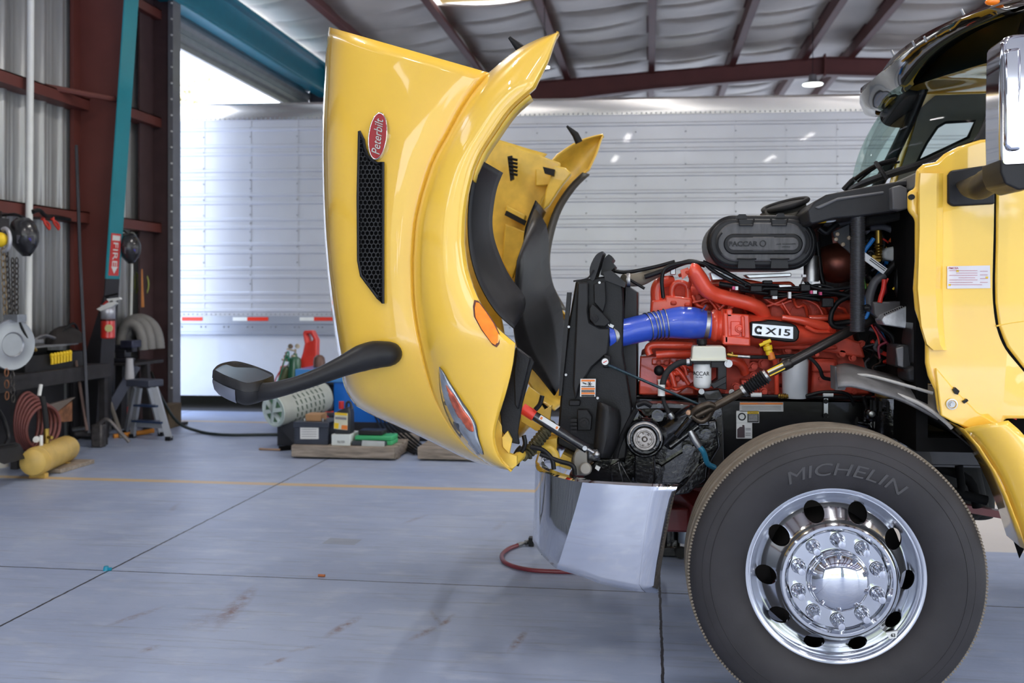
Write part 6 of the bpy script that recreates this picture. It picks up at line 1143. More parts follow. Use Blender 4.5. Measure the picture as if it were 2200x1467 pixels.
q = MB(); p = a.lerp(b_, .38)+V((0, 0, r)); q.tube([p, p+V((0, 0, .12))], .022, 12); q.tube([p+V((0, 0, .05)), p+V((.06, -.02, .05))], .014, 8); q.build('valve', mat('brass', (170, 140, 70)), at)
q = MB(); q.tube([p+V((0, 0, .12)), p+V((-.02, 0, .3)), p+V((-.04, 0, .38))], .022, 10, 4); q.build('air_hose_stub', RUB, at)
fr_n = V((d.y, -d.x, 0)); 
if fr_n.y > 0: fr_n = -fr_n
def tk(u, w): ang = w/r; return mid+d*u+fr_n*(r+.006)*math.cos(ang)+V((0, 0, (r+.006)*math.sin(ang)))
for nm, u0, u1, w0, w1, m in (('label_band', -.1, .14, -.09, -.03, mat('label_pale_blue', (160, 180, 190), .5)), ('label_print', -.08, .1, -.04, -.015, TXT), ('label_print', -.05, .1, .03, .065, WHT)):
    q = MB(); q.grid([[tk(u0+(u1-u0)*i/4, w0+(w1-w0)*j/6) for i in range(5)] for j in range(7)]); q.build(nm, m, at, solid=.002)
hc2 = thing('hose_coil', 'coil of brown air hose hanging under the bench behind the air tank', 'hose coil', PX(70, 960, -5.1)); 
c = PX(72, 905, -5.12)
for k in range(6):
    q = MB(); q.tube([c+V((.03*k-.06, (.2+.018*k)*math.cos(t)*.8, (.24-.012*k)*math.sin(t)-.01*k)) for t in [2*PI*j/28 for j in range(29)]], .014, 8); q.v = [V((v.x, v.y, max(v.z, .004))) for v in q.v]; q.build('hose_turn', BROWNH, hc2, ang=60)
q = MB(); q.tube([PX(88, 826, -5.15), PX(84, 850, -5.15)], .016, 8); q.build('hanger_hook', WHT, hc2)
rp = thing('rusty_bracket', 'rusty angled steel bracket leaning under the bench behind the air tank', 'bracket', PX(115, 900, -5.15))
q = MB(); q.prism([PX(78, 880, -5.25), PX(104, 868, -5.2), PX(118, 908, -5.2), PX(88, 912, -5.25)], (0.01, .02, 0)); q.build('plate', RUST, rp)
q = MB(); q.prism([PX(104, 868, -5.2), PX(156, 853, -5.15), PX(112, 888, -5.15)], (.02, .02, 0)); q.build('wedge', mat('grey_wedge', (96, 88, 84), .6, .3), rp)
q = MB(); q.prism([PX(112, 888, -5.17), PX(148, 862, -5.17), PX(148, 905, -5.17), PX(116, 908, -5.17)], (.02, .02, 0)); q.build('plate', RUST, rp)
q = MB(); q.prism([PX(-12, 958, -4.85), PX(34, 950, -4.95), PX(52, 980, -4.85), PX(0, 994, -4.75)], (.0, .05, -.02))
for k in range(6): y = 955+k*5.5; q.tube([PX(-10+k*2, y+3, -4.83), PX(34+k*3, y-4, -4.92)], .006, 5)
q.v = [V((v.x, v.y, max(v.z, .003))) for v in q.v]; one(q, 'wheel_chock', RUB, 'dark ribbed rubber block on the floor at the end of the air tank', 'rubber block')
q = MB(); p = PX(60, 985, -4.75); q.bx((-4.95, 7.55, 0), (-4.75, 8.05, .035)); one(q, 'wood_board', WOOD, 'short weathered board on the floor in front of the air tank', 'board', bevel=.004)
q = MB(); p = FL(2, 1004); q.lathe([(.0, .16), (.07, .15), (.09, .1), (.1, 0), (0, 0)], V((p.x-.06, p.y+.02, 0)), (0, 0, 1), 24); one(q, 'white_jug', mat('dirty_white', (206, 202, 192), .6, var=.08), 'dirty white plastic container at the photo edge beside the rubber block', 'container')
q = MB(); q.tube([PX(-4, 880, -5.0), PX(10, 905, -5.0), PX(18, 940, -4.95), PX(8, 965, -4.9), PX(20, 990, -4.85)], .016, 8, 4); q.v = [V((v.x, v.y, max(v.z, .003))) for v in q.v]; one(q, 'black_hose', BLK, 'loose black hose hanging at the outer end of the workbench', 'hose')
q = MB(); q.tube([PX(164, 312, -5.35), PX(172, 560, -5.28), PX(190, 930, -5.1)], .016, 8); q.v = [V((v.x, v.y, max(v.z, .003))) for v in q.v]; one(q, 'steel_bar', mat('dark_bar', (52, 52, 58), .4, .6), 'long dark steel bar leaning on the red column', 'bar')
q = MB(); q.tube([PX(163, 775, -5.3), PX(187, 925, -5.1)], .014, 8); q.v = [V((v.x, v.y, max(v.z, .003))) for v in q.v]; one(q, 'broom_handle', mat('brown_rod', (96, 76, 70), .6), 'short brown rod leaning against the bench end by the column', 'rod')
sj = thing('jack_stand', 'greasy grey steel jack part with curved lever on the floor by the column', 'jack', FL(205, 962)); f0 = FL(205, 962)
q = MB(); q.bx(f0+V((-.05, 0, 0)), f0+V((.06, .1, .22))); q.bx(f0+V((-.25, .04, .1)), f0+V((.02, .1, .16))); q.build('body', mat('greasy_grey', (92, 88, 88), .5, .5, var=.3, sc=20), sj, bevel=.015); q = MB(); q.tube([f0+V((0, .03, .2)), f0+V((.1, .03, .27)), f0+V((.22, .05, .15)), f0+V((.3, .08, .05))], .018, 10, 5); q.build('lever', mat('lever_grey', (110, 105, 104), .4, .5), sj)
q = MB(); q.cyl(f0+V((-.24, .02, .17)), f0+V((-.1, .02, .19)), .018); q.build('roller', STL, sj)
# --- fire extinguisher on the column ---
fe_ = thing('fire_extinguisher', 'red fire extinguisher with silver label strapped to the column', 'fire extinguisher', P(232, 728, 9.15)); b0_ = P(232, 727, 9.15); r = .066
q = MB(); q.lathe([(0, 0), (r-.01, 0), (r, .01), (r, .2), ], b0_, (0, 0, 1), 28); q.lathe([(r, .2), (r, .30), (r-.01, .33), (.03, .36), (.02, .37)], b0_, (0, 0, 1), 28); q.build('cylinder', mat('extinguisher_red', (200, 44, 34), .3, coat=.5), fe_)
q = MB(); q.lathe([(r+.002, .19), (r+.002, .33)], b0_, (0, 0, 1), 28); q.build('silver_wrap', mat('silver_wrap', (190, 190, 198), .35, .5), fe_, solid=.002)
q = MB(); q.lathe([(r+.002, .175), (r+.004, .175), (r+.004, .188), (r+.002, .188)], b0_, (0, 0, 1), 28, close=True); q.build('strap', BLK, fe_)
q = MB(); q.pp(oval(233, 705, 8, 8, 0, 20), b0_.y-r-.005, .01); q.build('round_label', mat('label_cream', (220, 214, 150), .5, var=.1), fe_)
q = MB(); q.prism([P(x, y, 9.08) for x, y in ((207, 664), (232, 650), (240, 645), (250, 652), (238, 660), (216, 668))], (0, .05, 0)); q.prism([P(x, y, 9.08) for x, y in ((228, 642), (256, 639), (258, 643), (236, 650))], (0, .04, 0)); q.build('inspection_tag', WHT, fe_)
q = MB(); q.tube([b0_+V((0, 0, .36)), b0_+V((0, 0, .42))], .02, 10); q.bar(b0_+V((-.02, -.02, .41)), b0_+V((.12, -.02, .44)), .02, .02); q.build('valve_lever', BLK, fe_)
# --- steel table with vise, beyond the column ---
Y1 = 10.15
stb = thing('steel_table', 'black welded steel table with a diagonal brace beyond the column', 'table', P(255, 930, Y1))
def Q(x, y, Y=Y1): return P(x, y, Y)
zt2 = Q(250, 776).z
q = MB(); q.bx((Q(200, 776).x+.06, 9.88, zt2-.03), (Q(318, 776).x, 10.5, zt2)); q.build('table_top', DST, stb, bevel=.004)
for a_, b2_, w in (((215, 780), (205, 925), .16), ((262, 782), (258, 925), .12), ((312, 782), (318, 925), .06)):
    q = MB(); A = Q(*a_); B = Q(*b2_); B.z = 0; q.bar(A, B, w, .08); q.build('leg', DST, stb)
q = MB(); A = Q(292, 785, 9.95); B = Q(213, 945, 9.75); B.z = .05; q.bar(A, B, .05, .1); q.build('brace', mat('blue_black_steel', (74, 76, 90), .35, .6), stb)
vz = thing('bench_vise', 'dark cast bench vise on the steel table', 'vise', Q(275, 775)); c = V((Q(280, 775).x, 10.0, zt2))
q = MB(); q.bx(c+V((-.1, -.08, 0)), c+V((.1, .08, .05))); q.bx(c+V((-.06, -.06, .05)), c+V((.06, .06, .14))); q.bx(c+V((-.17, -.05, .11)), c+V((.14, .05, .19))); q.build('vise_body', mat('vise_dark', (46, 46, 54), .4, .4, var=.2), vz, bevel=.012); q = MB(); q.bx(c+V((.02, -.1, .16)), c+V((.16, .1, .24))); q.build('jaw', mat('vise_blue', (60, 62, 82), .3, .5), vz, bevel=.008); q = MB(); q.tube([c+V((-.17, -.14, .15)), c+V((-.17, .14, .15))], .009, 8); q.build('handle', STL, vz)
fd = thing('flexible_duct', 'grey ribbed flexible exhaust hose looped on the steel table', 'hose', V((Q(278, 770).x, 10.1, zt2)))
for k, (xr_, hr_, Yk) in enumerate(((.13, .40, 10.2), (.18, .44, 10.28), (.24, .46, 10.36))):
    cx = Q(278, 770).x; q = MB(); pts = [V((cx+xr_*math.sin(t), Yk, zt2+.07+(hr_-.07)*max(0, math.cos(t))**.7)) for t in [-1.5+3*j/40 for j in range(41)]]; sp_ = smooth_pts(pts, 2); q.tube(sp_, [.052+.005*(j % 2) for j in range(len(sp_))], 16); q.build('hose_loop', mat('duct_grey', (132, 130, 128), .6, var=.1), fd, ang=60)
q = MB(); q.lathe([(0, .0), (.05, 0), (.035, .22), (0, .22)], V((Q(314, 790).x, 9.8, Q(314, 815, 9.8).z)), (0, 0, 1), 20); q.build('duct_end', mat('duct_pale', (180, 180, 186), .5), fd)
hc3 = thing('rope_coil', 'coil of yellow-green air hose hanging beyond the column', 'hose coil', PX(268, 640, -5.2)); c = P(267, 604, 10.6)
for k in range(7):
    q = MB(); q.tube([c+V(((.05+.02*k)*math.cos(t)+.01*k, .02*k, (.15+.008*k)*math.sin(t)-.006*k)) for t in [2*PI*j/24 for j in range(25)]], .009, 8); q.build('hose_turn', mat('lime_hose', (158, 166, 84), .5, var=.12), hc3, ang=60)
q = MB(); q.tube([P(294, 516, 10.5), P(284, 500, 10.5), P(279, 520, 10.5), P(283, 560, 10.5), P(281, 690, 10.5)], .016, 8, 4); one(q, 'white_pipe_hook', WHT, 'white cane-shaped pipe beyond the column', 'pipe')
q = MB(); q.tube([P(302, 578, 10.6), P(306, 660, 10.6)], .022, 8); one(q, 'orange_pole', mat('wood_orange', (196, 124, 60), .5), 'short orange wooden handle standing behind the corner trim', 'pole')
q = MB(); q.tube([P(244, 938, 9.5)+V((0, 0, -.0)), P(330, 925, 9.8)], .026, 10); one(q, 'orange_tube', mat('orange_tube', (226, 146, 50), .5), 'orange tube lying on the floor behind the step ladder', 'tube')
q = MB(); q.tube([P(228, 840, 9.9), P(262, 940, 9.5)], .022, 8); one(q, 'pale_pole', mat('pale_pole', (150, 144, 136), .5), 'pale pole leaning under the steel table', 'pole')
q = MB(); q.prism([P(255, 880, 10.2), P(266, 875, 10.2), P(268, 915, 10.2), P(258, 918, 10.2)], (0, .1, 0)); one(q, 'red_can', mat('clamp_red', (206, 60, 48)), 'small red can in the shade under the steel table', 'can')
q = MB(); a = P(346, 868, 10.3); b_ = P(368, 925, 10.3); q.bx((a.x, 10.2, 0), (b_.x+.02, 10.5, a.z)); one(q, 'wooden_crate', mat('brown_board', (92, 78, 58), .8, var=.2), 'brown box standing behind the step ladder', 'box', bevel=.006)
q = MB(); a = FL(368, 918); q.bar(a+V((0, 0, .02)), FL(400, 912)+V((0, 0, .02)), .05, .03); one(q, 'dark_plank', DST, 'short dark strip on the floor beyond the step ladder', 'plank')
# --- step ladder ---
sl = thing('step_ladder', 'small aluminium step ladder with dark top cap standing by the side bay', 'step ladder', FL(318, 940)); LA = mat('ladder_aluminium', (186, 190, 198), .38, .5, var=.05)
def lp(x, y, Y): return P(x, y, Y)
fl = [(lp(332, 832, 9.4), FL(363, 946)), (lp(300, 832, 9.5), FL(285, 940)), (lp(322, 832, 9.6), FL(347, 936)), (lp(290, 832, 9.65), FL(271, 932))]
for a_, b2_ in fl:
    q = MB(); b2_ = V((b2_.x, b2_.y, .02)); q.bar(a_, b2_, .03, .065); q.build('rail', LA, sl, bevel=.003); q = MB(); q.box(b2_+V((0, 0, -.0)), (.05, .07, .04)); q.build('foot', BLK, sl)
q = MB(); a = lp(283, 822, 9.6); b_ = lp(340, 822, 9.45); q.bar((a+b_)/2-V((.15, -.05, 0)), (a+b_)/2+V((.15, -.05, 0)), .2, .07); q.build('top_cap', mat('ladder_cap', (66, 70, 84), .5), sl, bevel=.01)
for f in (.35, .66): q = MB(); q.bar(fl[0][0].lerp(fl[0][1], f), fl[1][0].lerp(fl[1][1], f), .1, .02); q.build('step', mat('ladder_step', (60, 76, 110), .4, .4), sl)
q = MB(); q.bar(fl[2][0].lerp(fl[2][1], .78), fl[3][0].lerp(fl[3][1], .78), .03, .05); q.bar(fl[0][0].lerp(fl[0][1], .72), fl[1][0].lerp(fl[1][1], .72), .02, .06); q.build('cross_bar', LA, sl)
# --- black hose from the trim over the floor ---
q = MB(); p = [P(325, 800, 10.6), P(345, 850, 10.3), P(380, 905, 10.0)]+[V((v.x, v.y, .02)) for v in (FL(425, 930), FL(480, 938), FL(560, 938), FL(625, 937))]; q.tube(p, .016, 8, 6); one(q, 'floor_cable', mat('dark_green_cable', (34, 44, 42), .5), 'dark cable dropping from the side bay post and crossing the floor', 'cable')
# ================= GROUP BEHIND THE MIRROR =================
def pallet(x0, x1, y, lab, yt):
    a = FL(x0, y); b_ = FL(x1, y); Y0 = a.y; W_ = b_.x-a.x; t = thing('wooden_pallet', lab, 'pallet', ((a.x+b_.x)/2, Y0+.4, 0)); H = .12; D_ = .95
    for k in range(6): q = MB(); q.bx((a.x, Y0+D_*k/6, H-.02), (b_.x, Y0+D_*k/6+D_/6-.04, H)); q.build('deck_board', WOOD, t, bevel=.003)
    for k in range(3): q = MB(); x = a.x+(W_-.05)*k/2; q.bx((x, Y0, .018), (x+.05, Y0+D_, H-.02)); q.build('stringer', WOOD, t)
    q = MB(); q.bx((a.x, Y0-.004, .02), (b_.x, Y0+.02, H-.005)); q.build('front_board', WOOD, t, bevel=.003)
    for k in range(2): q = MB(); q.bx((a.x, Y0+.1+k*.6, 0), (b_.x, Y0+.2+k*.6, .018)); q.build('bottom_board', WOOD, t)
    return Y0
Y0 = pallet(626, 856, 985, 'weathered wooden pallet carrying the battery and the oil jug', 955)
pallet(897, 1040, 990, 'dark wooden pallet partly hidden behind the tilted hood', 960)
BATT = mat('battery_case', (48, 54, 68), .45, var=.1)
H = .12; bx0, bx1 = P(630, 950, Y0+.05).x, P(712, 950, Y0+.05).x
bt = thing('truck_battery', 'black truck battery with white label on the pallet', 'battery', ((bx0+bx1)/2, Y0+.2, H)); bz = P(640, 906, Y0+.05).z
q = MB(); q.bx((bx0+.01, Y0+.05, H), (bx1-.03, Y0+.38, bz-.03)); q.bx((bx0, Y0+.04, bz-.05), (bx1-.02, Y0+.39, bz)); q.build('case', BATT, bt, bevel=.006)
q = MB()
for k in range(7):
    for x in (bx0+.012, bx1-.05): q.bx((x, Y0+.043, H+.04+k*.022), (x+.018, Y0+.052, H+.048+k*.022))
q.build('case_rib', BATT, bt)
q = MB(); q.pp([(645, 915), (684, 915), (684, 943), (645, 943)], Y0+.044, .006); q.build('label', WHT, bt)
q = MB(); [q.pp([(648, y), (680, y), (680, y+1), (648, y+1)], Y0+.042, .002) for y in (922, 927, 932, 937)]; q.build('label_print', TXG, bt)
q = MB(); [q.cyl((x, Y0+.12, bz), (x, Y0+.12, bz+.025), .014) for x in (bx0+.08, bx1-.1)]; q.build('terminal', STL, bt)
q = MB(); a = P(656, 893, Y0+.12); b_ = P(690, 907, Y0+.12); q.bx((a.x, Y0+.12, bz), (b_.x, Y0+.28, bz+.06)); one(q, 'cardboard_box', mat('cardboard', (176, 136, 98), .8, var=.06), 'small flat cardboard box on top of the battery', 'box', bevel=.003)
a = P(712, 933, Y0+.03); b_ = P(752, 960, Y0+.03); wbz = a.z; q = MB(); q.bx((a.x, Y0+.03, H), (b_.x, Y0+.3, wbz)); o = one(q, 'white_carton', mat('white_carton', (214, 220, 218), .6, var=.03), 'white carton on the pallet under the oil jug', 'box', bevel=.004)
q = MB(); q.text('FILTER', fxz(P(733, 949, Y0+.027)), .07, .02, .001); q.build('carton_print', TXG, o)
jg = thing('oil_jug', 'black oil jug with red cap and yellow label standing on the white carton', 'jug', (P(737, 930, Y0+.1).x, Y0+.12, wbz))
jx0, jx1 = P(718, 930, Y0+.05).x, P(752, 930, Y0+.05).x; jz = lambda y: P(735, y, Y0+.05).z
q = MB(); q.prism([V((jx0, Y0+.05, wbz)), V((jx1, Y0+.05, wbz)), V((jx1+.0, Y0+.05, jz(890))), V((jx1-.01, Y0+.05, jz(874))), V((jx0+.08, Y0+.05, jz(878))), V((jx0+.02, Y0+.05, jz(884))), V((jx0, Y0+.05, jz(895)))], (0, .14, 0)); q.build('jug_body', mat('jug_black', (34, 36, 42), .4), jg, bevel=.014, seg=3)
q = MB(); q.tube([V((jx0+.09, Y0+.12, jz(878))), V((jx0+.095, Y0+.12, jz(867))), V((jx1-.02, Y0+.12, jz(866))), V((jx1-.005, Y0+.12, jz(880)))], .012, 8, 3); q.build('handle', MATS['jug_black'], jg)
q = MB(); q.cyl(V((jx0+.045, Y0+.12, jz(880))), V((jx0+.045, Y0+.12, jz(864))), .024); q.build('cap', mat('cap_red', (200, 40, 44), .4), jg)
q = MB(); q.pp([(719, 886), (747, 888), (746, 924), (717, 921)], Y0+.044, .006); q.build('label', mat('jug_label', (216, 214, 190), .5, var=.1), jg)
q = MB(); q.pp([(719, 886), (746, 888), (746, 893), (719, 891)], Y0+.042, .003); q.pp([(718, 908), (728, 909), (727, 921), (718, 920)], Y0+.042, .003); q.build('label_yellow', YLB, jg); q = MB(); q.pp([(734, 913), (746, 914), (746, 923), (733, 922)], Y0+.042, .003); q.build('label_orange', ORG, jg); q = MB(); q.pp([(720, 895), (744, 897), (744, 902), (720, 900)], Y0+.042, .003); q.build('label_print', TXG, jg)
q = MB(); a = P(755, 948, Y0+.04); b_ = P(828, 960, Y0+.04); q.bx((a.x, Y0+.04, H), (b_.x, Y0+.3, a.z)); o = one(q, 'charger_case', mat('black_case', (50, 56, 64), .5), 'low black case with a white panel on the pallet beside the carton', 'case', bevel=.008); q = MB(); q.pp([(778, 946), (826, 948), (826, 961), (777, 959)], Y0+.035, .006); q.build('panel', mat('case_panel', (190, 196, 196), .5, var=.1), o)
z1_ = a.z; q = MB(); a2 = P(762, 938, Y0+.1); b2_ = P(842, 950, Y0+.1); q.bx((a2.x, Y0+.1, z1_+.002), (b2_.x, Y0+.32, z1_+.04)); q.bx((b2_.x-.08, Y0+.1, H), (b2_.x, Y0+.32, z1_+.001)); one(q, 'green_case', mat('green_case', (60, 170, 110), .5), 'bright green strip-shaped case lying on the low black case', 'case', bevel=.008)
q = MB(); q.bx((a2.x+.02, Y0+.14, z1_+.042), (b2_.x-.1, Y0+.3, z1_+.085)); one(q, 'dark_tool', BLK2, 'dark flat tool lying on top of the green case', 'tool', bevel=.008); 
# --- blue engine-driven compressor ---
YB = Y0+1.15
wm = thing('engine_welder', 'blue engine driven welder machine behind the pallet', 'machine', (P(760, 930, YB).x, YB+.4, 0)); BL = mat('machine_blue', (20, 108, 206), .35, coat=.4, var=.04)
zz2 = lambda y: P(750, y, YB).z; xx2 = lambda x: P(x, 850, YB).x
q = MB(); q.bx((xx2(716), YB, zz2(908)), (xx2(930), YB+.7, zz2(812))); q.build('cabinet', BL, wm, bevel=.012)
q = MB(); q.bx((xx2(635), YB-.02, zz2(822)), (xx2(930), YB+.72, zz2(794))); q.build('top_cover', mat('machine_light_blue', (70, 140, 210), .35, coat=.4), wm, bevel=.01)
q = MB(); q.bx((xx2(655), YB+.1, zz2(886)), (xx2(714), YB+.6, zz2(830))); q.cyl((xx2(668), YB+.08, zz2(862)), (xx2(668), YB+.2, zz2(862)), .07); q.bx((xx2(660), YB+.04, zz2(846)), (xx2(700), YB+.12, zz2(828))); q.build('engine', mat('small_engine', (50, 54, 62), .4, .2, var=.2, sc=14), wm, bevel=.02)
q = MB(); q.ball((xx2(698), YB+.1, zz2(872)), (.1, .08, .07), 16, 10); q.tube([(xx2(680), YB+.1, zz2(868)), (xx2(705), YB+.05, zz2(880)), (xx2(712), YB+.05, zz2(870))], .03, 10, 4); q.build('carburettor', ALU, wm)
q = MB(); q.bx((xx2(660), YB+.03, zz2(846)), (xx2(672), YB+.036, zz2(838))); q.build('engine_label', mat('pale_label', (170, 175, 190)), wm)
q = MB(); q.bx((xx2(640), YB, .02), (xx2(930), YB+.72, zz2(905))); q.build('skid_base', mat('skid_black', (36, 38, 46), .6), wm, bevel=.01)
q = MB(); q.lathe([(0, .16), (.03, .155), (.055, .13), (.062, .08), (.062, -.06)], P(686, 795, YB+.3), (0, 0, 1), 24); q.build('exhaust_cap', mat('heat_brown', (106, 78, 68), .45, .3, var=.15), wm)
YQ = Y0+.7
gd = thing('belt_guard', 'white ribbed cylindrical drum lying on its side behind the battery', 'drum', P(600, 915, YQ)); c = P(588, 882, Y0+.42); ax = V((.55, 1, .16)).normalized(); r = .155
q = MB(); q.lathe([(r, .0), (r+.004, .02), (r, .04), (r, .58), (r-.01, .62), (.1, .64), (0, .64)], c, ax, 40); q.build('drum_shell', mat('drum_pale', (166, 170, 164), .5, var=.08), gd)
q = MB(); u = ax.orthogonal().normalized(); w = ax.cross(u)
for j in range(2, 9):
    for k in range(16):
        a = 2*PI*k/16; n0 = u*math.cos(a)+w*math.sin(a); t0_ = ax.cross(n0); p = c+ax*(.05+j*.055)+n0*(r+.001); q.add([p-t0_*.022-ax*.01, p+t0_*.022+ax*.002, p+t0_*.022+ax*.014, p-t0_*.022+ax*.006], [(0, 1, 2, 3)])
q.build('slot', mat('slot_dark_green', (52, 74, 62), .7), gd)
q = MB(); q.lathe([(r-.01, .012), (r-.035, .0), (r-.04, -.004)], c, -ax, 40); q.lathe([(0, .012), (.025, .012), (.03, 0)], c, -ax, 20); 
for k in range(6): a = PI/6+k*PI/3; n0 = u*math.cos(a)+w*math.sin(a); q.bar(c-ax*.004, c+n0*(r-.03)-ax*.004, .022, .038)
q.lathe([(r-.045, .0), (r, .006), (r, .0)], c, -ax, 40); q.build('spoked_face', mat('drum_white', (206, 220, 216), .5, var=.06), gd)
q = MB(); q.lathe([(0, -.02), (r-.02, -.02)], c, -ax, 30); q.build('inner_face', mat('drum_green', (110, 150, 120), .6), gd)
q = MB(); q.prism([P(590, 908, YQ-.2), P(632, 905, YQ-.2), P(650, 950, YQ-.2), P(640, 962, YQ-.2)], (0, .5, 0)); q.bx((P(596, 915, YQ).x, YQ, 0), (P(600, 915, YQ).x+.3, YQ+.05, P(600, 912, YQ).z)); q.v = [V((v.x, v.y, max(v.z, .003))) for v in q.v]; q.build('cradle', mat('skid_black', (36, 38, 46)), gd)
YC2 = Y0+2.05
rc = thing('welding_cart', 'red moulded welding cart with tall handle behind the drum', 'cart', (P(640, 860, YC2).x, YC2+.2, 0)); RC = mat('cart_red', (222, 60, 50), .4, coat=.2, var=.05)
q = MB(); q.pp([(602, 786), (641, 786), (650, 758), (654, 738), (650, 716), (653, 710), (670, 710), (680, 730), (679, 790), (676, 800), (640, 800), (634, 816), (596, 816)], YC2, .12); cart = q.build('cart_body', RC, rc, bevel=.01); cc_ = MB(); cc_.prism([P(x, y, YC2)-V((0, .1, 0)) for x, y in ((659, 717), (667, 717), (673, 728), (671, 733), (663, 733))], (0, .4, 0))
cut(cart, [cc_])
q = MB(); q.pp([(596, 816), (640, 812), (664, 846), (632, 866), (612, 858)], YC2+.02, .4); q.bx((P(598, 850, YC2).x, YC2, .1), (P(690, 850, YC2).x, YC2+.5, .16)); q.build('cart_tray', RC, rc, bevel=.01)
q = MB(); [q.lathe([(0, .03), (.1, .03), (.12, .02), (.12, -.02), (.1, -.03), (0, -.03)], (P(x, 850, YC2).x, YC2+dy, .12), (0, 1, 0), 24) for x, dy in ((610, -.05), (680, -.05))]; q.build('wheel', RUB, rc)
def gas(x, y0, y1, r, m, lab, tilt):
    t = thing('gas_cylinder', lab, 'gas cylinder', P(x, y1, YC2-.15)); a = P(x, y1, YC2-.1); H_ = P(x, y0, YC2-.1).z-a.z; axx = V((tilt, 0, 1)).normalized()
    q = MB(); q.lathe([(0, 0), (r, .01), (r, H_-.06), (r*.85, H_-.02), (r*.35, H_), (r*.3, H_+.03)], a, axx, 24); q.build('bottle', m, t)
    q = MB(); p = a+axx*(H_+.02); q.tube([p, p+axx*.06], .012, 8); q.tube([p+axx*.04, p+axx*.04+V((-.09, -.02, .02))], .011, 8); [q.lathe([(0, .012), (.026, .01), (.026, -.01), (0, -.012)], p+axx*.07+V((d_, -.02, .02)), (d_*4, -1, .2), 16) for d_ in (-.05, .03)]; q.build('regulator', mat('regulator_metal', (170, 160, 140), .3, .8, var=.2), t)
    return p
p1 = gas(631, 765, 828, .07, mat('green_bottle', (44, 96, 70), .35, coat=.4, var=.08), 'green gas cylinder with regulator standing in the red cart', .05)
p2 = gas(600, 782, 830, .045, mat('green_tan_bottle', (96, 104, 74), .4, var=.15), 'slim leaning gas cylinder at the outer side of the red cart', .45)
q = MB(); q.tube([p1+V((-.08, -.04, .03)), P(605, 790, YC2-.2), P(592, 815, YC2-.25), P(588, 840, YC2-.25)], .008, 8, 5); one(q, 'gas_hose', mat('red_gas_hose', (176, 50, 60), .5), 'red welding hose running down beside the green gas cylinder', 'hose')
q = MB(); q.tube([p1+V((-.1, -.03, .02)), P(620, 775, YC2-.2), P(618, 755, YC2-.2), P(598, 820, YC2-.27), P(596, 836, YC2-.27)], .008, 8, 5); one(q, 'gas_hose', mat('green_gas_hose', (30, 120, 90), .5), 'green welding hose running down beside the red hose', 'hose')
for k in range(6):
    q = MB(); p = [P(800+k*6, 880, YB-.05), P(825+k*8, 930-k*2, Y0+.6), P(868+k*9, 962, Y0+.45), P(890+k*7, 985, Y0+.3)]; q.tube([V((v.x, v.y, max(v.z, .02))) for v in p], .011, 8, 5); one(q, 'welding_cable', BLK, 'black welding cable drooping from the blue machine to the floor', 'cable', 'black cables beside the blue machine')
q = MB(); q.tube([P(700, 892, YB-.05), P(712, 905, YB-.1), P(718, 925, YB-.2), P(714, 950, Y0+.5)], .008, 8, 4); one(q, 'battery_lead', mat('red_lead', (190, 60, 80), .5), 'thin red lead hanging behind the oil jug', 'cable')
s_ = thing('floor_brush', 'thin stick with black bristle end lying beside the pallet', 'brush', FL(600, 968)); q = MB(); q.tube([FL(557, 967)+V((0, 0, .012)), FL(602, 969)+V((0, 0, .012))], .01, 8); q.build('stick', mat('tan_stick', (160, 130, 106), .7), s_); q = MB(); q.bar(FL(600, 968)+V((0, 0, .02)), FL(630, 966)+V((0, 0, .02)), .06, .035); q.build('bristle_head', BLKD, s_)
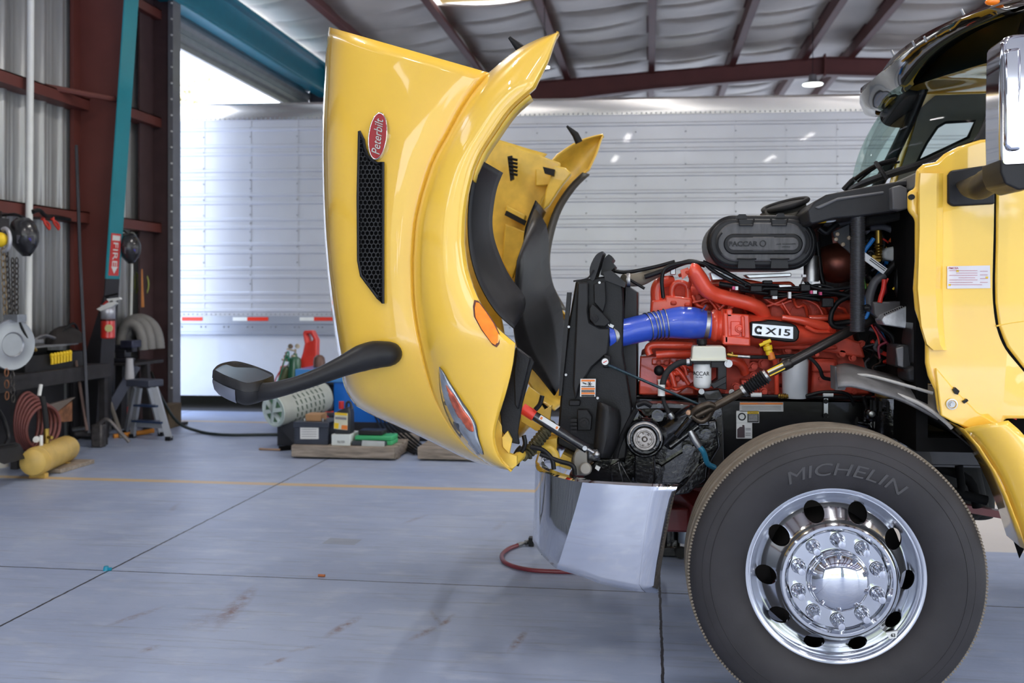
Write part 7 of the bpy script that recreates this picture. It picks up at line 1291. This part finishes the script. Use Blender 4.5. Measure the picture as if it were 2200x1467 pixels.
# ================= FLOOR BITS NEAR THE TRUCK =================
ah = thing('air_hose', 'dark red air hose with steel coupling on the floor by the bumper', 'hose', FL(1150, 1200))
q = MB(); pts = [FL(1112, 1176), FL(1092, 1184), FL(1078, 1198), FL(1086, 1214), FL(1120, 1226), (FL(1170, 1232)), FL(1260, 1232), FL(1330, 1215)]; q.tube([V((p.x, p.y, .013)) for p in pts], .0115, 12, 6); q.build('hose', mat('dark_red_hose', (120, 40, 50), .4, coat=.2, var=.1), ah, ang=60)
q = MB(); a = FL(1112, 1176)+V((0, 0, .015)); b_ = FL(1136, 1170)+V((0, 0, .017)); q.tube([a, a.lerp(b_, .4), a.lerp(b_, .41), a.lerp(b_, .7), a.lerp(b_, .71), b_], [.012, .012, .009, .009, .014, .014], 12); q.build('coupling', STL, ah); q = MB(); q.box(FL(1142, 1172)+V((0, 0, .025)), (.03, .05, .05)); q.build('connector_block', BLK, ah)
q = MB(); p = FL(228, 1225); q.cyl(p, p+V((0, 0, .022)), .016, .012); q.box(p+V((.015, 0, .008)), (.03, .012, .014)); one(q, 'blue_cap', mat('cap_blue', (20, 140, 170), .4), 'tiny bright blue plastic cap at the crossing of the floor joints', 'cap')
q = MB(); p = FL(691, 1239); q.cyl(p+V((-.018, 0, .007)), p+V((.018, 0, .007)), .007, n=8); one(q, 'orange_scrap', mat('scrap_orange', (170, 96, 50), .6), 'tiny orange scrap lying on the cross joint of the floor', 'scrap')
aj = thing('air_jack', 'black and silver air operated jack on the floor behind the front tyre', 'jack', FL(1450, 1200)); f0 = FL(1455, 1198); k_ = f0.y
q = MB(); q.bx((f0.x-.12, k_, .0), (f0.x+.2, k_+.3, .06)); q.cyl((f0.x-.04, k_+.1, .05), (f0.x-.04, k_+.1, .32), .06); q.tube([(f0.x-.1, k_, .02), (f0.x-.1, k_, .2)], .02, 12); q.bx((f0.x-.1, k_+.05, .29), (f0.x+.14, k_+.2, .33)); q.build('base', BLKG, aj, bevel=.01)
q = MB(); q.cyl((f0.x+.05, k_+.03, .08), (f0.x+.05, k_+.03, .27), .045); q.build('cylinder', mat('jack_silver', (150, 160, 172), .3, .7), aj)
q = MB(); [q.lathe([(0, .02), (.03, .02), (.035, 0), (0, -.02)], (x, k_-.02, .035), (0, -1, 0), 18) for x in (f0.x+.02,)]; q.build('wheel', RUB, aj); q = MB(); q.tube([(f0.x-.1, k_+.02, .3), (f0.x-.02, k_, .32), (f0.x+.05, k_+.02, .34)], .012, 8, 3); q.build('hose', BROWNH, aj)
